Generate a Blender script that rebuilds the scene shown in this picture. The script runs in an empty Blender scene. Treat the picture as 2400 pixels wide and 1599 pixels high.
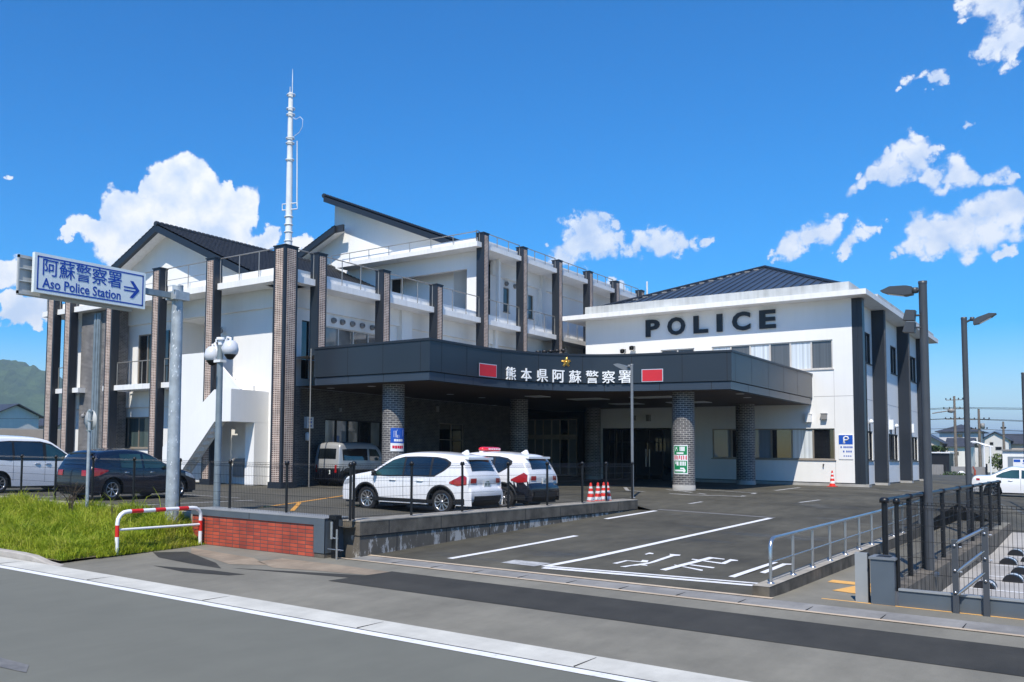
import bpy, math, random
from mathutils import Vector, Matrix
random.seed(7)
R = math.radians
SC = bpy.context.scene
COL = SC.collection

# ------------------------------------------------------------------ camera, sky, sun, exposure
cd = bpy.data.cameras.new('camera')
camo = bpy.data.objects.new('camera', cd); COL.objects.link(camo)
camo.matrix_world = Matrix(((0.76443599, 0.03088359, 0.64395948, 0.0),
                            (0.64453841, -0.05894723, -0.76229618, 0.0),
                            (0.01441719, 0.99778326, -0.06496705, 1.5),
                            (0, 0, 0, 1)))
cd.sensor_fit = 'HORIZONTAL'; cd.sensor_width = 36; cd.lens = 31.665
cd.shift_x = 0.1577; cd.shift_y = 0.05094
cd.clip_start = 0.1; cd.clip_end = 20000
SC.camera = camo
SC.view_settings.view_transform = 'Standard'
try: SC.view_settings.look = 'None'
except Exception: pass
SC.view_settings.gamma = 1.0
SC.view_settings.exposure = 0.34

SUN_DIR = Vector((0.33, -1.0, 1.42)).normalized()
SUN_EL = math.asin(SUN_DIR.z)
SUN_ROT = math.atan2(SUN_DIR.x, SUN_DIR.y)
sl = bpy.data.lights.new('sun', 'SUN'); sl.energy = 4.6; sl.angle = R(0.5); sl.color = (1.0, 0.935, 0.82)
so = bpy.data.objects.new('sun', sl); COL.objects.link(so)
so.rotation_euler = SUN_DIR.to_track_quat('Z', 'Y').to_euler(); so.location = (20, -40, 60)
SC.cycles.max_bounces = 8; SC.cycles.diffuse_bounces = 4; SC.cycles.glossy_bounces = 3
SC.cycles.transparent_max_bounces = 8; SC.cycles.sample_clamp_indirect = 6

CLOUD_BIG = [(-0.7428,0.6012,0.2946,0.019),(-0.7346,0.6133,0.2901,0.0205),(-0.7594,0.5856,0.2835,0.0175),(-0.7677,0.5777,0.2772,0.0102),
 (-0.752,0.6022,0.2682,0.0294),(-0.7337,0.6248,0.2672,0.0266),(-0.7163,0.6382,0.2823,0.0089),(-0.7128,0.6495,0.2647,0.0223),
 (-0.7049,0.6627,0.2527,0.0119),(-0.7882,0.5584,0.2586,0.0189),(-0.7819,0.5717,0.2486,0.0234),(-0.797,0.5513,0.2467,0.0145),
 (-0.8169,0.5264,0.2358,0.013),(-0.8114,0.538,0.2285,0.0159),(-0.8257,0.5178,0.2237,0.0086),(-0.8032,0.5531,0.2214,0.0219),
 (-0.7857,0.5752,0.2277,0.0293),(-0.7623,0.6023,0.237,0.034),(-0.7388,0.6301,0.2391,0.0327),(-0.7196,0.6525,0.2377,0.0224),
 (-0.6905,0.6846,0.2336,0.0135),(-0.7013,0.6766,0.2245,0.0135),(-0.6724,0.7049,0.2258,0.0105),(-0.8011,0.5607,0.2093,0.0117),
 (-0.8321,0.509,0.22,0.005),(-0.8634,0.473,0.1758,0.0156),(-0.8573,0.4798,0.1863,0.0128),(-0.8522,0.4876,0.1898,0.0086),
 (-0.8665,0.4689,0.1712,0.0085),(-0.865,0.4814,0.1413,0.0143),(-0.858,0.4928,0.145,0.0143),(-0.8517,0.5013,0.1528,0.0115),
 (-0.8489,0.5079,0.1462,0.0115),(-0.8684,0.4775,0.1339,0.0086),(-0.8573,0.4975,0.1325,0.0086),(-0.8465,0.4565,0.274,0.0056)]
CLOUD_MID = [(-0.419,0.8724,0.2517,0.0064),(-0.4244,0.8712,0.2467,0.0083),(-0.4138,0.8779,0.2409,0.0156),(-0.4338,0.8679,0.2419,0.0092),
 (-0.3988,0.8834,0.2462,0.0082),(-0.3937,0.887,0.2415,0.0073),(-0.4233,0.877,0.2271,0.0185),(-0.4077,0.8855,0.2228,0.0156),
 (-0.4402,0.8706,0.2198,0.0112),(-0.4463,0.8685,0.2156,0.0084),(-0.4328,0.8759,0.2132,0.0093),(-0.457,0.8596,0.2286,0.0042),
 (-0.3913,0.8922,0.2255,0.0073),(-0.3561,0.9049,0.233,0.0081),(-0.3674,0.9027,0.2241,0.0118),(-0.3516,0.9096,0.2214,0.0135),
 (-0.3358,0.9158,0.2203,0.0108),(-0.3218,0.9215,0.2176,0.008),(-0.376,0.9007,0.2176,0.01),(-0.306,0.9265,0.219,0.0058),
 (-0.3406,0.9162,0.211,0.0072),(-0.3883,0.8962,0.2147,0.0082),(-0.375,0.8985,0.2281,0.0055),(-0.4269,0.8822,0.1985,0.0056),
 (-0.4297,0.8818,0.1941,0.0065),(-0.3949,0.9,0.1846,0.0055),(-0.3871,0.9042,0.1806,0.0064),(-0.4006,0.8976,0.1839,0.0046),
 (-0.3802,0.9079,0.1767,0.0037)]
CLOUD_RIGHT = [(-0.0811,0.9159,0.3932,0.0075),(-0.0728,0.9186,0.3885,0.0119),(-0.0611,0.9217,0.383,0.0133),(-0.0504,0.9224,0.3829,0.0147),
 (-0.0535,0.9278,0.3693,0.0133),(-0.0468,0.9314,0.361,0.0148),(-0.0599,0.9305,0.3615,0.0119),(-0.0662,0.9321,0.3562,0.009),
 (-0.0521,0.9352,0.3502,0.0104),(-0.0711,0.9318,0.356,0.006),(-0.0536,0.9375,0.3438,0.006),(-0.0856,0.9206,0.3809,0.0045),
 (-0.1085,0.933,0.3431,0.007),(-0.1177,0.9323,0.3421,0.0055),(-0.1257,0.9317,0.3408,0.0047),(-0.1323,0.9309,0.3406,0.0047),
 (-0.1379,0.9312,0.3373,0.0029),(-0.1037,0.9355,0.3379,0.0047),(-0.1127,0.9374,0.3296,0.0023),(-0.129,0.9474,0.2929,0.0088),
 (-0.1201,0.9508,0.2855,0.0095),(-0.1378,0.9494,0.2822,0.0112),(-0.1274,0.9527,0.2761,0.0136),(-0.1492,0.9499,0.2748,0.0097),
 (-0.1566,0.951,0.2666,0.0098),(-0.1415,0.9535,0.266,0.0129),(-0.1668,0.951,0.2602,0.0082),(-0.1756,0.9508,0.2551,0.0083),
 (-0.1732,0.9475,0.2689,0.0041),(-0.1526,0.9464,0.2845,0.0041),(-0.1139,0.9537,0.2785,0.0079),(-0.1072,0.9535,0.2818,0.0055),
 (-0.0978,0.9596,0.2639,0.0094),(-0.1034,0.9612,0.2558,0.0126),(-0.0931,0.9623,0.2557,0.0094),(-0.1103,0.9618,0.2507,0.0079),
 (-0.0793,0.9649,0.2505,0.0078),(-0.0716,0.965,0.2523,0.0093),(-0.0668,0.9663,0.2486,0.0077),(-0.0593,0.9664,0.2503,0.0038),
 (-0.0884,0.9515,0.2947,0.0046),(-0.123,0.9577,0.2602,0.0096),(-0.1944,0.9535,0.2301,0.0067),(-0.2021,0.9533,0.2244,0.0093),
 (-0.1887,0.9548,0.2295,0.005),(-0.2113,0.953,0.2171,0.0102),(-0.2218,0.9511,0.2148,0.0094),(-0.2323,0.9488,0.2142,0.0103),
 (-0.2358,0.9497,0.2061,0.0103),(-0.2254,0.9524,0.2052,0.0086),(-0.2451,0.9482,0.2019,0.006),(-0.2509,0.9459,0.2057,0.0043),
 (-0.1663,0.9604,0.2237,0.0066),(-0.1737,0.9603,0.2181,0.0075),(-0.1813,0.9606,0.2109,0.0083),(-0.1875,0.961,0.2033,0.0075),
 (-0.1908,0.962,0.1955,0.005),(-0.2035,0.9581,0.2016,0.0042),(-0.1595,0.9621,0.2213,0.0041),(-0.0639,0.971,0.2304,0.0092),
 (-0.0606,0.9734,0.221,0.0108),(-0.0729,0.9718,0.2242,0.0124),(-0.0829,0.9703,0.2271,0.0117),(-0.0921,0.9703,0.2238,0.0126),
 (-0.0989,0.9715,0.2156,0.0142),(-0.112,0.9697,0.2172,0.012),(-0.1253,0.9677,0.2189,0.0097),(-0.131,0.9682,0.2133,0.0113),
 (-0.1178,0.9712,0.2071,0.0144),(-0.0996,0.9744,0.2018,0.0159),(-0.0825,0.9748,0.2074,0.0157),(-0.0672,0.9751,0.2114,0.0139),
 (-0.0572,0.9754,0.213,0.0077),(-0.1357,0.9701,0.2012,0.0114),(-0.1469,0.9695,0.196,0.0082),(-0.1198,0.9735,0.1947,0.0097),
 (-0.0936,0.9773,0.1903,0.0095),(-0.1569,0.9687,0.1922,0.0049),(-0.0693,0.9792,0.1905,0.0062),(-0.1266,0.9731,0.1923,0.0065)]

def make_world():
    w = bpy.data.worlds.new('World'); SC.world = w; w.use_nodes = True
    nt = w.node_tree; N = nt.nodes; L = nt.links
    for n in list(N): N.remove(n)
    out = N.new('ShaderNodeOutputWorld')
    sky = N.new('ShaderNodeTexSky'); sky.sky_type = 'NISHITA'; sky.sun_disc = False
    sky.sun_elevation = SUN_EL; sky.sun_rotation = SUN_ROT
    sky.altitude = 600; sky.air_density = 1.0; sky.dust_density = 0.35; sky.ozone_density = 2.2
    hs = N.new('ShaderNodeHueSaturation'); hs.inputs['Saturation'].default_value = 2.0; hs.inputs['Hue'].default_value = 0.506
    hs.inputs['Value'].default_value = 1.0
    L.new(sky.outputs[0], hs.inputs['Color'])
    bg = N.new('ShaderNodeBackground'); bg.inputs[1].default_value = SKY_STRENGTH
    L.new(hs.outputs[0], bg.inputs[0])
    tc = N.new('ShaderNodeTexCoord')
    nz = N.new('ShaderNodeTexNoise'); nz.inputs['Scale'].default_value = 26; nz.inputs['Detail'].default_value = 6; nz.inputs['Roughness'].default_value = 0.62
    L.new(tc.outputs['Generated'], nz.inputs['Vector'])
    sub = N.new('ShaderNodeVectorMath'); sub.operation = 'SUBTRACT'; sub.inputs[1].default_value = (0.5, 0.5, 0.5)
    L.new(nz.outputs['Color'], sub.inputs[0])
    def group(blobs, amp, lo, hi, col_lo, col_hi, stren, dens, nscale):
        mad = N.new('ShaderNodeVectorMath'); mad.operation = 'MULTIPLY_ADD'; mad.inputs[1].default_value = (amp,)*3
        L.new(sub.outputs[0], mad.inputs[0]); L.new(tc.outputs['Generated'], mad.inputs[2])
        cur = None
        for x, y, z, r in blobs:
            d = N.new('ShaderNodeVectorMath'); d.operation = 'DISTANCE'; d.inputs[1].default_value = (x, y, z)
            L.new(mad.outputs[0], d.inputs[0])
            m = N.new('ShaderNodeMath'); m.operation = 'MULTIPLY_ADD'; m.inputs[1].default_value = -1.0/(r*1.18); m.inputs[2].default_value = 1.0
            L.new(d.outputs['Value'], m.inputs[0])
            if cur is None: cur = m
            else:
                mx = N.new('ShaderNodeMath'); mx.operation = 'SMOOTH_MAX'; mx.inputs[2].default_value = 0.18
                L.new(cur.outputs[0], mx.inputs[0]); L.new(m.outputs[0], mx.inputs[1]); cur = mx
        n2 = N.new('ShaderNodeTexNoise'); n2.inputs['Scale'].default_value = nscale; n2.inputs['Detail'].default_value = 9; n2.inputs['Roughness'].default_value = 0.6
        L.new(tc.outputs['Generated'], n2.inputs['Vector'])
        a = N.new('ShaderNodeMath'); a.operation = 'MULTIPLY_ADD'; a.inputs[1].default_value = dens; 
        L.new(n2.outputs['Fac'], a.inputs[0]); L.new(cur.outputs[0], a.inputs[2])
        mr = N.new('ShaderNodeMapRange'); mr.interpolation_type = 'SMOOTHSTEP'
        mr.inputs['From Min'].default_value = lo + dens*0.5; mr.inputs['From Max'].default_value = hi + dens*0.5
        L.new(a.outputs[0], mr.inputs['Value'])
        # soft relief: compare the cloud noise with the same noise looked up a little towards the sun
        off = N.new('ShaderNodeVectorMath'); off.operation = 'ADD'; off.inputs[1].default_value = (0.006, -0.008, 0.016)
        L.new(tc.outputs['Generated'], off.inputs[0])
        n3 = N.new('ShaderNodeTexNoise'); n3.inputs['Scale'].default_value = nscale*0.8; n3.inputs['Detail'].default_value = 5; n3.inputs['Roughness'].default_value = 0.55
        n4 = N.new('ShaderNodeTexNoise'); n4.inputs['Scale'].default_value = nscale*0.8; n4.inputs['Detail'].default_value = 5; n4.inputs['Roughness'].default_value = 0.55
        L.new(tc.outputs['Generated'], n3.inputs['Vector']); L.new(off.outputs[0], n4.inputs['Vector'])
        df = N.new('ShaderNodeMath'); df.operation = 'SUBTRACT'; L.new(n3.outputs['Fac'], df.inputs[0]); L.new(n4.outputs['Fac'], df.inputs[1])
        ra = N.new('ShaderNodeMapRange'); ra.inputs['From Min'].default_value = -0.22; ra.inputs['From Max'].default_value = 0.14
        L.new(df.outputs[0], ra.inputs['Value'])
        mc = N.new('ShaderNodeMix'); mc.data_type = 'RGBA'
        mc.inputs[6].default_value = (*col_lo, 1); mc.inputs[7].default_value = (*col_hi, 1)
        L.new(ra.outputs[0], mc.inputs[0])
        b2 = N.new('ShaderNodeBackground'); b2.inputs[1].default_value = stren
        L.new(mc.outputs[2], b2.inputs[0])
        return mr, b2
    cur = bg
    for blobs, amp, lo, hi, cl, ch, s, dens, ns, op in (
            (CLOUD_BIG, 0.050, 0.02, 0.26, (0.60, 0.72, 0.92), (0.97, 0.98, 1.0), 0.93, 0.55, 34, 1.0),
            (CLOUD_MID, 0.055, 0.00, 0.50, (0.50, 0.64, 0.90), (0.86, 0.92, 1.0), 0.90, 0.7, 38, 0.95),
            (CLOUD_RIGHT, 0.055, 0.00, 0.55, (0.56, 0.68, 0.90), (0.92, 0.95, 1.0), 0.90, 0.75, 38, 0.93)):
        mr, b2 = group(blobs, amp, lo, hi, cl, ch, s, dens, ns)
        mu = N.new('ShaderNodeMath'); mu.operation = 'MULTIPLY'; mu.inputs[1].default_value = op
        L.new(mr.outputs[0], mu.inputs[0])
        ms = N.new('ShaderNodeMixShader')
        L.new(mu.outputs[0], ms.inputs[0]); L.new(cur.outputs[0], ms.inputs[1]); L.new(b2.outputs[0], ms.inputs[2])
        cur = ms
    L.new(cur.outputs[0], out.inputs[0])
SKY_STRENGTH = 0.15
make_world()

# ------------------------------------------------------------------ materials
MATS = {}
def new_mat(name):
    m = bpy.data.materials.new(name); m.use_nodes = True
    MATS[name] = m
    return m, m.node_tree.nodes, m.node_tree.links, m.node_tree.nodes['Principled BSDF']
def pos_node(N): return N.new('ShaderNodeNewGeometry')
def ramp(N, stops):
    r = N.new('ShaderNodeValToRGB'); e = r.color_ramp.elements
    while len(e) > 1: e.remove(e[-1])
    e[0].position = stops[0][0]; e[0].color = (*stops[0][1], 1)
    for p, c in stops[1:]:
        x = e.new(p); x.color = (*c, 1)
    return r
def mat(name, col, rough=0.6, metal=0.0, var=0.12, scale=3.0, bump=0.0, bscale=40, coat=0.0, spec=0.5, streak=0.0, detail=5):
    """plain surface with a noise variation of the base colour, optional vertical weather streaks and bump"""
    m, N, L, B = new_mat(name)
    g = pos_node(N)
    nz = N.new('ShaderNodeTexNoise'); nz.inputs['Scale'].default_value = scale; nz.inputs['Detail'].default_value = detail
    L.new(g.outputs['Position'], nz.inputs['Vector'])
    lo = tuple(c*(1-var) for c in col); hi = tuple(min(1, c*(1+var)) for c in col)
    r = ramp(N, [(0.3, lo), (0.7, hi)])
    L.new(nz.outputs['Fac'], r.inputs[0])
    src = r.outputs[0]
    if streak:
        mp = N.new('ShaderNodeMapping'); mp.inputs['Scale'].default_value = (5, 5, 0.35)
        L.new(g.outputs['Position'], mp.inputs[0])
        n2 = N.new('ShaderNodeTexNoise'); n2.inputs['Scale'].default_value = 1.2; n2.inputs['Detail'].default_value = 6
        L.new(mp.outputs[0], n2.inputs['Vector'])
        r2 = ramp(N, [(0.42, (1, 1, 1)), (0.72, (1-streak, 1-streak, 1-streak*1.08))])
        L.new(n2.outputs['Fac'], r2.inputs[0])
        mx = N.new('ShaderNodeMix'); mx.data_type = 'RGBA'; mx.blend_type = 'MULTIPLY'; mx.inputs[0].default_value = 1
        L.new(src, mx.inputs[6]); L.new(r2.outputs[0], mx.inputs[7]); src = mx.outputs[2]
    L.new(src, B.inputs['Base Color'])
    B.inputs['Roughness'].default_value = rough; B.inputs['Metallic'].default_value = metal
    B.inputs['Coat Weight'].default_value = coat; B.inputs['Coat Roughness'].default_value = 0.04
    B.inputs['Specular IOR Level'].default_value = spec
    if bump:
        nb = N.new('ShaderNodeTexNoise'); nb.inputs['Scale'].default_value = bscale; nb.inputs['Detail'].default_value = 4
        L.new(g.outputs['Position'], nb.inputs['Vector'])
        bp = N.new('ShaderNodeBump'); bp.inputs['Strength'].default_value = bump; bp.inputs['Distance'].default_value = 0.02
        L.new(nb.outputs['Fac'], bp.inputs['Height']); L.new(bp.outputs[0], B.inputs['Normal'])
    return m
def brick(name, c1, c2, mortar, bw, bh, ms=0.010, rough=0.7, uv=False, offset=0.5, bump=0.5):
    m, N, L, B = new_mat(name)
    if uv:
        tc = N.new('ShaderNodeTexCoord'); vec = tc.outputs['UV']
    else:
        g = pos_node(N)
        sp = N.new('ShaderNodeSeparateXYZ'); L.new(g.outputs['Position'], sp.inputs[0])
        sn = N.new('ShaderNodeSeparateXYZ'); L.new(g.outputs['True Normal'], sn.inputs[0])
        ab = N.new('ShaderNodeMath'); ab.operation = 'ABSOLUTE'; L.new(sn.outputs[0], ab.inputs[0])
        gt = N.new('ShaderNodeMath'); gt.operation = 'GREATER_THAN'; gt.inputs[1].default_value = 0.6; L.new(ab.outputs[0], gt.inputs[0])
        mx = N.new('ShaderNodeMix'); L.new(gt.outputs[0], mx.inputs[0]); L.new(sp.outputs[0], mx.inputs[2]); L.new(sp.outputs[1], mx.inputs[3])
        cb = N.new('ShaderNodeCombineXYZ'); L.new(mx.outputs[0], cb.inputs[0]); L.new(sp.outputs[2], cb.inputs[1])
        vec = cb.outputs[0]
    bt = N.new('ShaderNodeTexBrick'); L.new(vec, bt.inputs['Vector'])
    bt.inputs['Color1'].default_value = (*c1, 1); bt.inputs['Color2'].default_value = (*c2, 1); bt.inputs['Mortar'].default_value = (*mortar, 1)
    bt.inputs['Scale'].default_value = 1; bt.inputs['Mortar Size'].default_value = ms; bt.inputs['Mortar Smooth'].default_value = 0.1
    bt.inputs['Brick Width'].default_value = bw; bt.inputs['Row Height'].default_value = bh; bt.offset = offset
    bt.inputs['Bias'].default_value = 0.0
    nz = N.new('ShaderNodeTexNoise'); nz.inputs['Scale'].default_value = 2.2; nz.inputs['Detail'].default_value = 6
    L.new(vec, nz.inputs['Vector'])
    r2 = ramp(N, [(0.3, (0.68, 0.68, 0.68)), (0.7, (1.15, 1.13, 1.1))]); L.new(nz.outputs['Fac'], r2.inputs[0])
    mm = N.new('ShaderNodeMix'); mm.data_type = 'RGBA'; mm.blend_type = 'MULTIPLY'; mm.inputs[0].default_value = 1
    L.new(bt.outputs['Color'], mm.inputs[6]); L.new(r2.outputs[0], mm.inputs[7])
    L.new(mm.outputs[2], B.inputs['Base Color']); B.inputs['Roughness'].default_value = rough
    iv = N.new('ShaderNodeMath'); iv.operation = 'SUBTRACT'; iv.inputs[0].default_value = 1; L.new(bt.outputs['Fac'], iv.inputs[1])
    bp = N.new('ShaderNodeBump'); bp.inputs['Strength'].default_value = bump; bp.inputs['Distance'].default_value = 0.01
    L.new(iv.outputs[0], bp.inputs['Height']); L.new(bp.outputs[0], B.inputs['Normal'])
    return m
def asphalt(name, col, stain=0.35, big=0.18, grain=0.25, wet=0.0, warm=1.0):
    m, N, L, B = new_mat(name)
    g = pos_node(N)
    n1 = N.new('ShaderNodeTexNoise'); n1.inputs['Scale'].default_value = 160; n1.inputs['Detail'].default_value = 3
    n2 = N.new('ShaderNodeTexNoise'); n2.inputs['Scale'].default_value = big; n2.inputs['Detail'].default_value = 8; n2.inputs['Roughness'].default_value = 0.65
    n3 = N.new('ShaderNodeTexNoise'); n3.inputs['Scale'].default_value = 1.3; n3.inputs['Detail'].default_value = 7; n3.inputs['Roughness'].default_value = 0.7
    mp = N.new('ShaderNodeMapping'); mp.inputs['Scale'].default_value = (1.9, 0.55, 1)
    L.new(g.outputs['Position'], mp.inputs[0])
    L.new(g.outputs['Position'], n1.inputs['Vector']); L.new(g.outputs['Position'], n2.inputs['Vector']); L.new(mp.outputs[0], n3.inputs['Vector'])
    r1 = ramp(N, [(0.25, (1-grain,)*3), (0.75, (1+grain,)*3)]); L.new(n1.outputs['Fac'], r1.inputs[0])
    r2 = ramp(N, [(0.3, (1-stain,)*3), (0.7, (1+stain, 1+stain*0.97, 1+stain*0.93))]); L.new(n2.outputs['Fac'], r2.inputs[0])
    r3 = ramp(N, [(0.3, (1-stain*0.6,)*3), (0.7, (1+stain*0.6,)*3)]); L.new(n3.outputs['Fac'], r3.inputs[0])
    cur = None
    for r in (r1, r2, r3):
        mx = N.new('ShaderNodeMix'); mx.data_type = 'RGBA'; mx.blend_type = 'MULTIPLY'; mx.inputs[0].default_value = 1
        if cur is None: mx.inputs[6].default_value = (*col, 1)
        else: L.new(cur, mx.inputs[6])
        L.new(r.outputs[0], mx.inputs[7]); cur = mx.outputs[2]
    L.new(cur, B.inputs['Base Color'])
    B.inputs['Roughness'].default_value = 0.85; B.inputs['Specular IOR Level'].default_value = 0.3
    if wet:
        n4 = N.new('ShaderNodeTexNoise'); n4.inputs['Scale'].default_value = 0.35; n4.inputs['Detail'].default_value = 6
        mp2 = N.new('ShaderNodeMapping'); mp2.inputs['Scale'].default_value = (0.8, 1.6, 1); mp2.inputs['Location'].default_value = (2.3, 0.7, 0)
        L.new(g.outputs['Position'], mp2.inputs[0]); L.new(mp2.outputs[0], n4.inputs['Vector'])
        r4 = ramp(N, [(0.58, (0.82,)*3), (0.68, (0.82-wet,)*3)]); L.new(n4.outputs['Fac'], r4.inputs[0]); L.new(r4.outputs[0], B.inputs['Roughness'])
    bp = N.new('ShaderNodeBump'); bp.inputs['Strength'].default_value = 0.35; bp.inputs['Distance'].default_value = 0.01
    L.new(n1.outputs['Fac'], bp.inputs['Height']); L.new(bp.outputs[0], B.inputs['Normal'])
    return m
def paint(name, col, worn=0.5, under=(0.05, 0.05, 0.052), scale=5):
    """road paint worn through to the asphalt below"""
    m, N, L, B = new_mat(name)
    g = pos_node(N)
    n = N.new('ShaderNodeTexNoise'); n.inputs['Scale'].default_value = scale; n.inputs['Detail'].default_value = 8; n.inputs['Roughness'].default_value = 0.75
    L.new(g.outputs['Position'], n.inputs['Vector'])
    a = 0.30*worn
    r = ramp(N, [(0.18+a, tuple((u+c)*0.5 for u, c in zip(under, col))), (0.30+a, tuple(c*0.85 for c in col)), (0.62+a*0.5, col)])
    L.new(n.outputs['Fac'], r.inputs[0]); L.new(r.outputs[0], B.inputs['Base Color']); B.inputs['Roughness'].default_value = 0.7
    return m
def glass_dark(name, col, rough=0.03, folds=0.0, coat=1.0):
    """window pane seen from outside by day: what hangs behind it, under a clear reflecting coat"""
    m, N, L, B = new_mat(name)
    g = pos_node(N)
    if folds:
        sp = N.new('ShaderNodeSeparateXYZ'); L.new(g.outputs['Position'], sp.inputs[0])
        ad = N.new('ShaderNodeMath'); ad.operation = 'ADD'; L.new(sp.outputs[0], ad.inputs[0]); L.new(sp.outputs[1], ad.inputs[1])
        n = N.new('ShaderNodeTexNoise'); n.noise_dimensions = '1D'; n.inputs['Scale'].default_value = 9; n.inputs['Detail'].default_value = 3
        L.new(ad.outputs[0], n.inputs['W'])
        r = ramp(N, [(0.3, tuple(c*(1-folds) for c in col)), (0.7, tuple(min(1, c*(1+folds*0.4)) for c in col))])  # shade of the folds is banded into the base colour, without relief
        L.new(n.outputs['Fac'], r.inputs[0]); L.new(r.outputs[0], B.inputs['Base Color'])
    else:
        n = N.new('ShaderNodeTexNoise'); n.inputs['Scale'].default_value = 0.9; n.inputs['Detail'].default_value = 2
        L.new(g.outputs['Position'], n.inputs['Vector'])
        r = ramp(N, [(0.35, tuple(c*0.6 for c in col)), (0.65, tuple(c*1.4 for c in col))])
        L.new(n.outputs['Fac'], r.inputs[0]); L.new(r.outputs[0], B.inputs['Base Color'])
    B.inputs['Roughness'].default_value = 0.5 if folds else rough
    B.inputs['Coat Weight'].default_value = coat; B.inputs['Coat Roughness'].default_value = 0.02
    B.inputs['Coat IOR'].default_value = 1.55
    return m

mat('white_wall', (0.80, 0.795, 0.775), 0.75, var=0.03, scale=0.5, bump=0.08, bscale=90, streak=0.025)
mat('white_slab', (0.80, 0.795, 0.78), 0.7, var=0.05, scale=0.8, bump=0.08, bscale=60, streak=0.10)
mat('parapet_concrete', (0.50, 0.52, 0.52), 0.85, var=0.14, scale=1.2, bump=0.3, bscale=12, streak=0.22)
mat('concrete', (0.36, 0.35, 0.33), 0.9, var=0.2, scale=1.5, bump=0.3, bscale=60)
mat('kerb_concrete', (0.40, 0.37, 0.33), 0.9, var=0.22, scale=2.5, bump=0.4, bscale=50)
mat('dark_metal', (0.017, 0.022, 0.031), 0.42, var=0.10, scale=0.6, spec=0.5)
mat('canopy_metal', (0.019, 0.026, 0.036), 0.36, var=0.10, scale=0.5, spec=0.55)
mat('canopy_metal_light', (0.030, 0.041, 0.060), 0.33, var=0.10, scale=0.5, spec=0.6)
mat('joint_black', (0.008, 0.008, 0.010), 0.7, var=0)
mat('trim_black', (0.010, 0.010, 0.012), 0.45, var=0.05)
mat('letter_black', (0.012, 0.013, 0.016), 0.4, var=0.05)
mat('letter_white', (0.85, 0.86, 0.86), 0.4, var=0.02)
mat('gold', (0.80, 0.50, 0.12), 0.28, metal=0.9, var=0.1)
mat('sign_red', (0.56, 0.018, 0.030), 0.5, var=0.05)
mat('sign_edge', (0.42, 0.48, 0.55), 0.4, var=0.05)
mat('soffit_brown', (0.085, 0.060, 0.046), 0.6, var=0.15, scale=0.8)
mat('steel', (0.55, 0.55, 0.55), 0.28, metal=0.9, var=0.05)
mat('bronze_frame', (0.30, 0.255, 0.21), 0.4, metal=0.35, var=0.05)
mat('pale_frame', (0.60, 0.555, 0.50), 0.4, metal=0.2, var=0.05)
mat('rail_metal', (0.36, 0.335, 0.30), 0.4, metal=0.55, var=0.05)
mat('galvanised', (0.40, 0.44, 0.46), 0.55, metal=0.35, var=0.22, scale=5, streak=0.12)
mat('galv_spots', (0.68, 0.71, 0.73), 0.6, var=0.1)
mat('galvanised_dark', (0.24, 0.29, 0.32), 0.5, metal=0.35, var=0.18, scale=3, streak=0.15)
mat('fence_black', (0.006, 0.006, 0.007), 0.4, var=0.05)
mat('lamp_grey', (0.055, 0.06, 0.068), 0.4, var=0.08)
mat('lamp_midgrey', (0.17, 0.185, 0.20), 0.4, var=0.08)
mat('plastic_white', (0.78, 0.79, 0.80), 0.3, var=0.02)
mat('camera_white', (0.60, 0.62, 0.66), 0.28, var=0.03, spec=0.6)
mat('plastic_grey', (0.25, 0.245, 0.24), 0.5, var=0.05)
mat('box_grey', (0.085, 0.105, 0.125), 0.4, var=0.08)
mat('panel_grey', (0.34, 0.35, 0.35), 0.42, metal=0.3, var=0.06)
mat('red_paint', (0.62, 0.018, 0.012), 0.35, var=0.06, coat=0.3)
mat('white_paint', (0.80, 0.80, 0.80), 0.35, var=0.03, coat=0.3)
mat('cone_red', (0.72, 0.035, 0.02), 0.5, var=0.06)
mat('sign_white', (0.74, 0.80, 0.80), 0.35, var=0.03)
mat('sign_blue', (0.010, 0.055, 0.36), 0.4, var=0.04)
mat('notice_blue', (0.010, 0.085, 0.45), 0.4, var=0.04)
mat('notice_green', (0.004, 0.22, 0.075), 0.4, var=0.04)
mat('notice_white', (0.80, 0.80, 0.80), 0.4, var=0.02)
mat('notice_red', (0.62, 0.012, 0.05), 0.4, var=0.02)
mat('sign_backing', (0.45, 0.46, 0.45), 0.6, var=0.06)
mat('tile_roof', (0.030, 0.032, 0.036), 0.36, var=0.35, scale=6, spec=0.5)
mat('seam_roof', (0.045, 0.056, 0.075), 0.36, var=0.14, scale=0.7, spec=0.55)
mat('house_roof', (0.045, 0.048, 0.058), 0.5, var=0.25, scale=2)
mat('house_wall', (0.72, 0.69, 0.65), 0.8, var=0.05, scale=1, streak=0.06)
mat('house_wall_grey', (0.62, 0.61, 0.60), 0.8, var=0.05, scale=1, streak=0.06)
mat('house_wall_tan', (0.50, 0.43, 0.38), 0.8, var=0.06, scale=1)
mat('taupe_fence', (0.24, 0.21, 0.185), 0.8, var=0.08, scale=1)
mat('wood_pole', (0.17, 0.14, 0.115), 0.85, var=0.25, scale=4)
mat('wire', (0.02, 0.03, 0.04), 0.6, var=0)
mat('door_grey', (0.13, 0.125, 0.12), 0.5, var=0.05)
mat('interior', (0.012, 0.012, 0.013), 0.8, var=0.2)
mat('interior_wall', (0.10, 0.10, 0.105), 0.8, var=0.1)
mat('earth', (0.10, 0.085, 0.05), 0.95, var=0.35, scale=0.8)
mat('field', (0.07, 0.11, 0.035), 0.95, var=0.35, scale=0.06)
mat('hedge_leaf', (0.030, 0.065, 0.012), 0.7, var=0.4, scale=2)
mat('bush_leaf', (0.10, 0.15, 0.035), 0.7, var=0.35, scale=3)
mat('twig', (0.085, 0.06, 0.04), 0.9, var=0.3, scale=8)
mat('rust_red', (0.32, 0.06, 0.03), 0.7, var=0.2)
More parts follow.
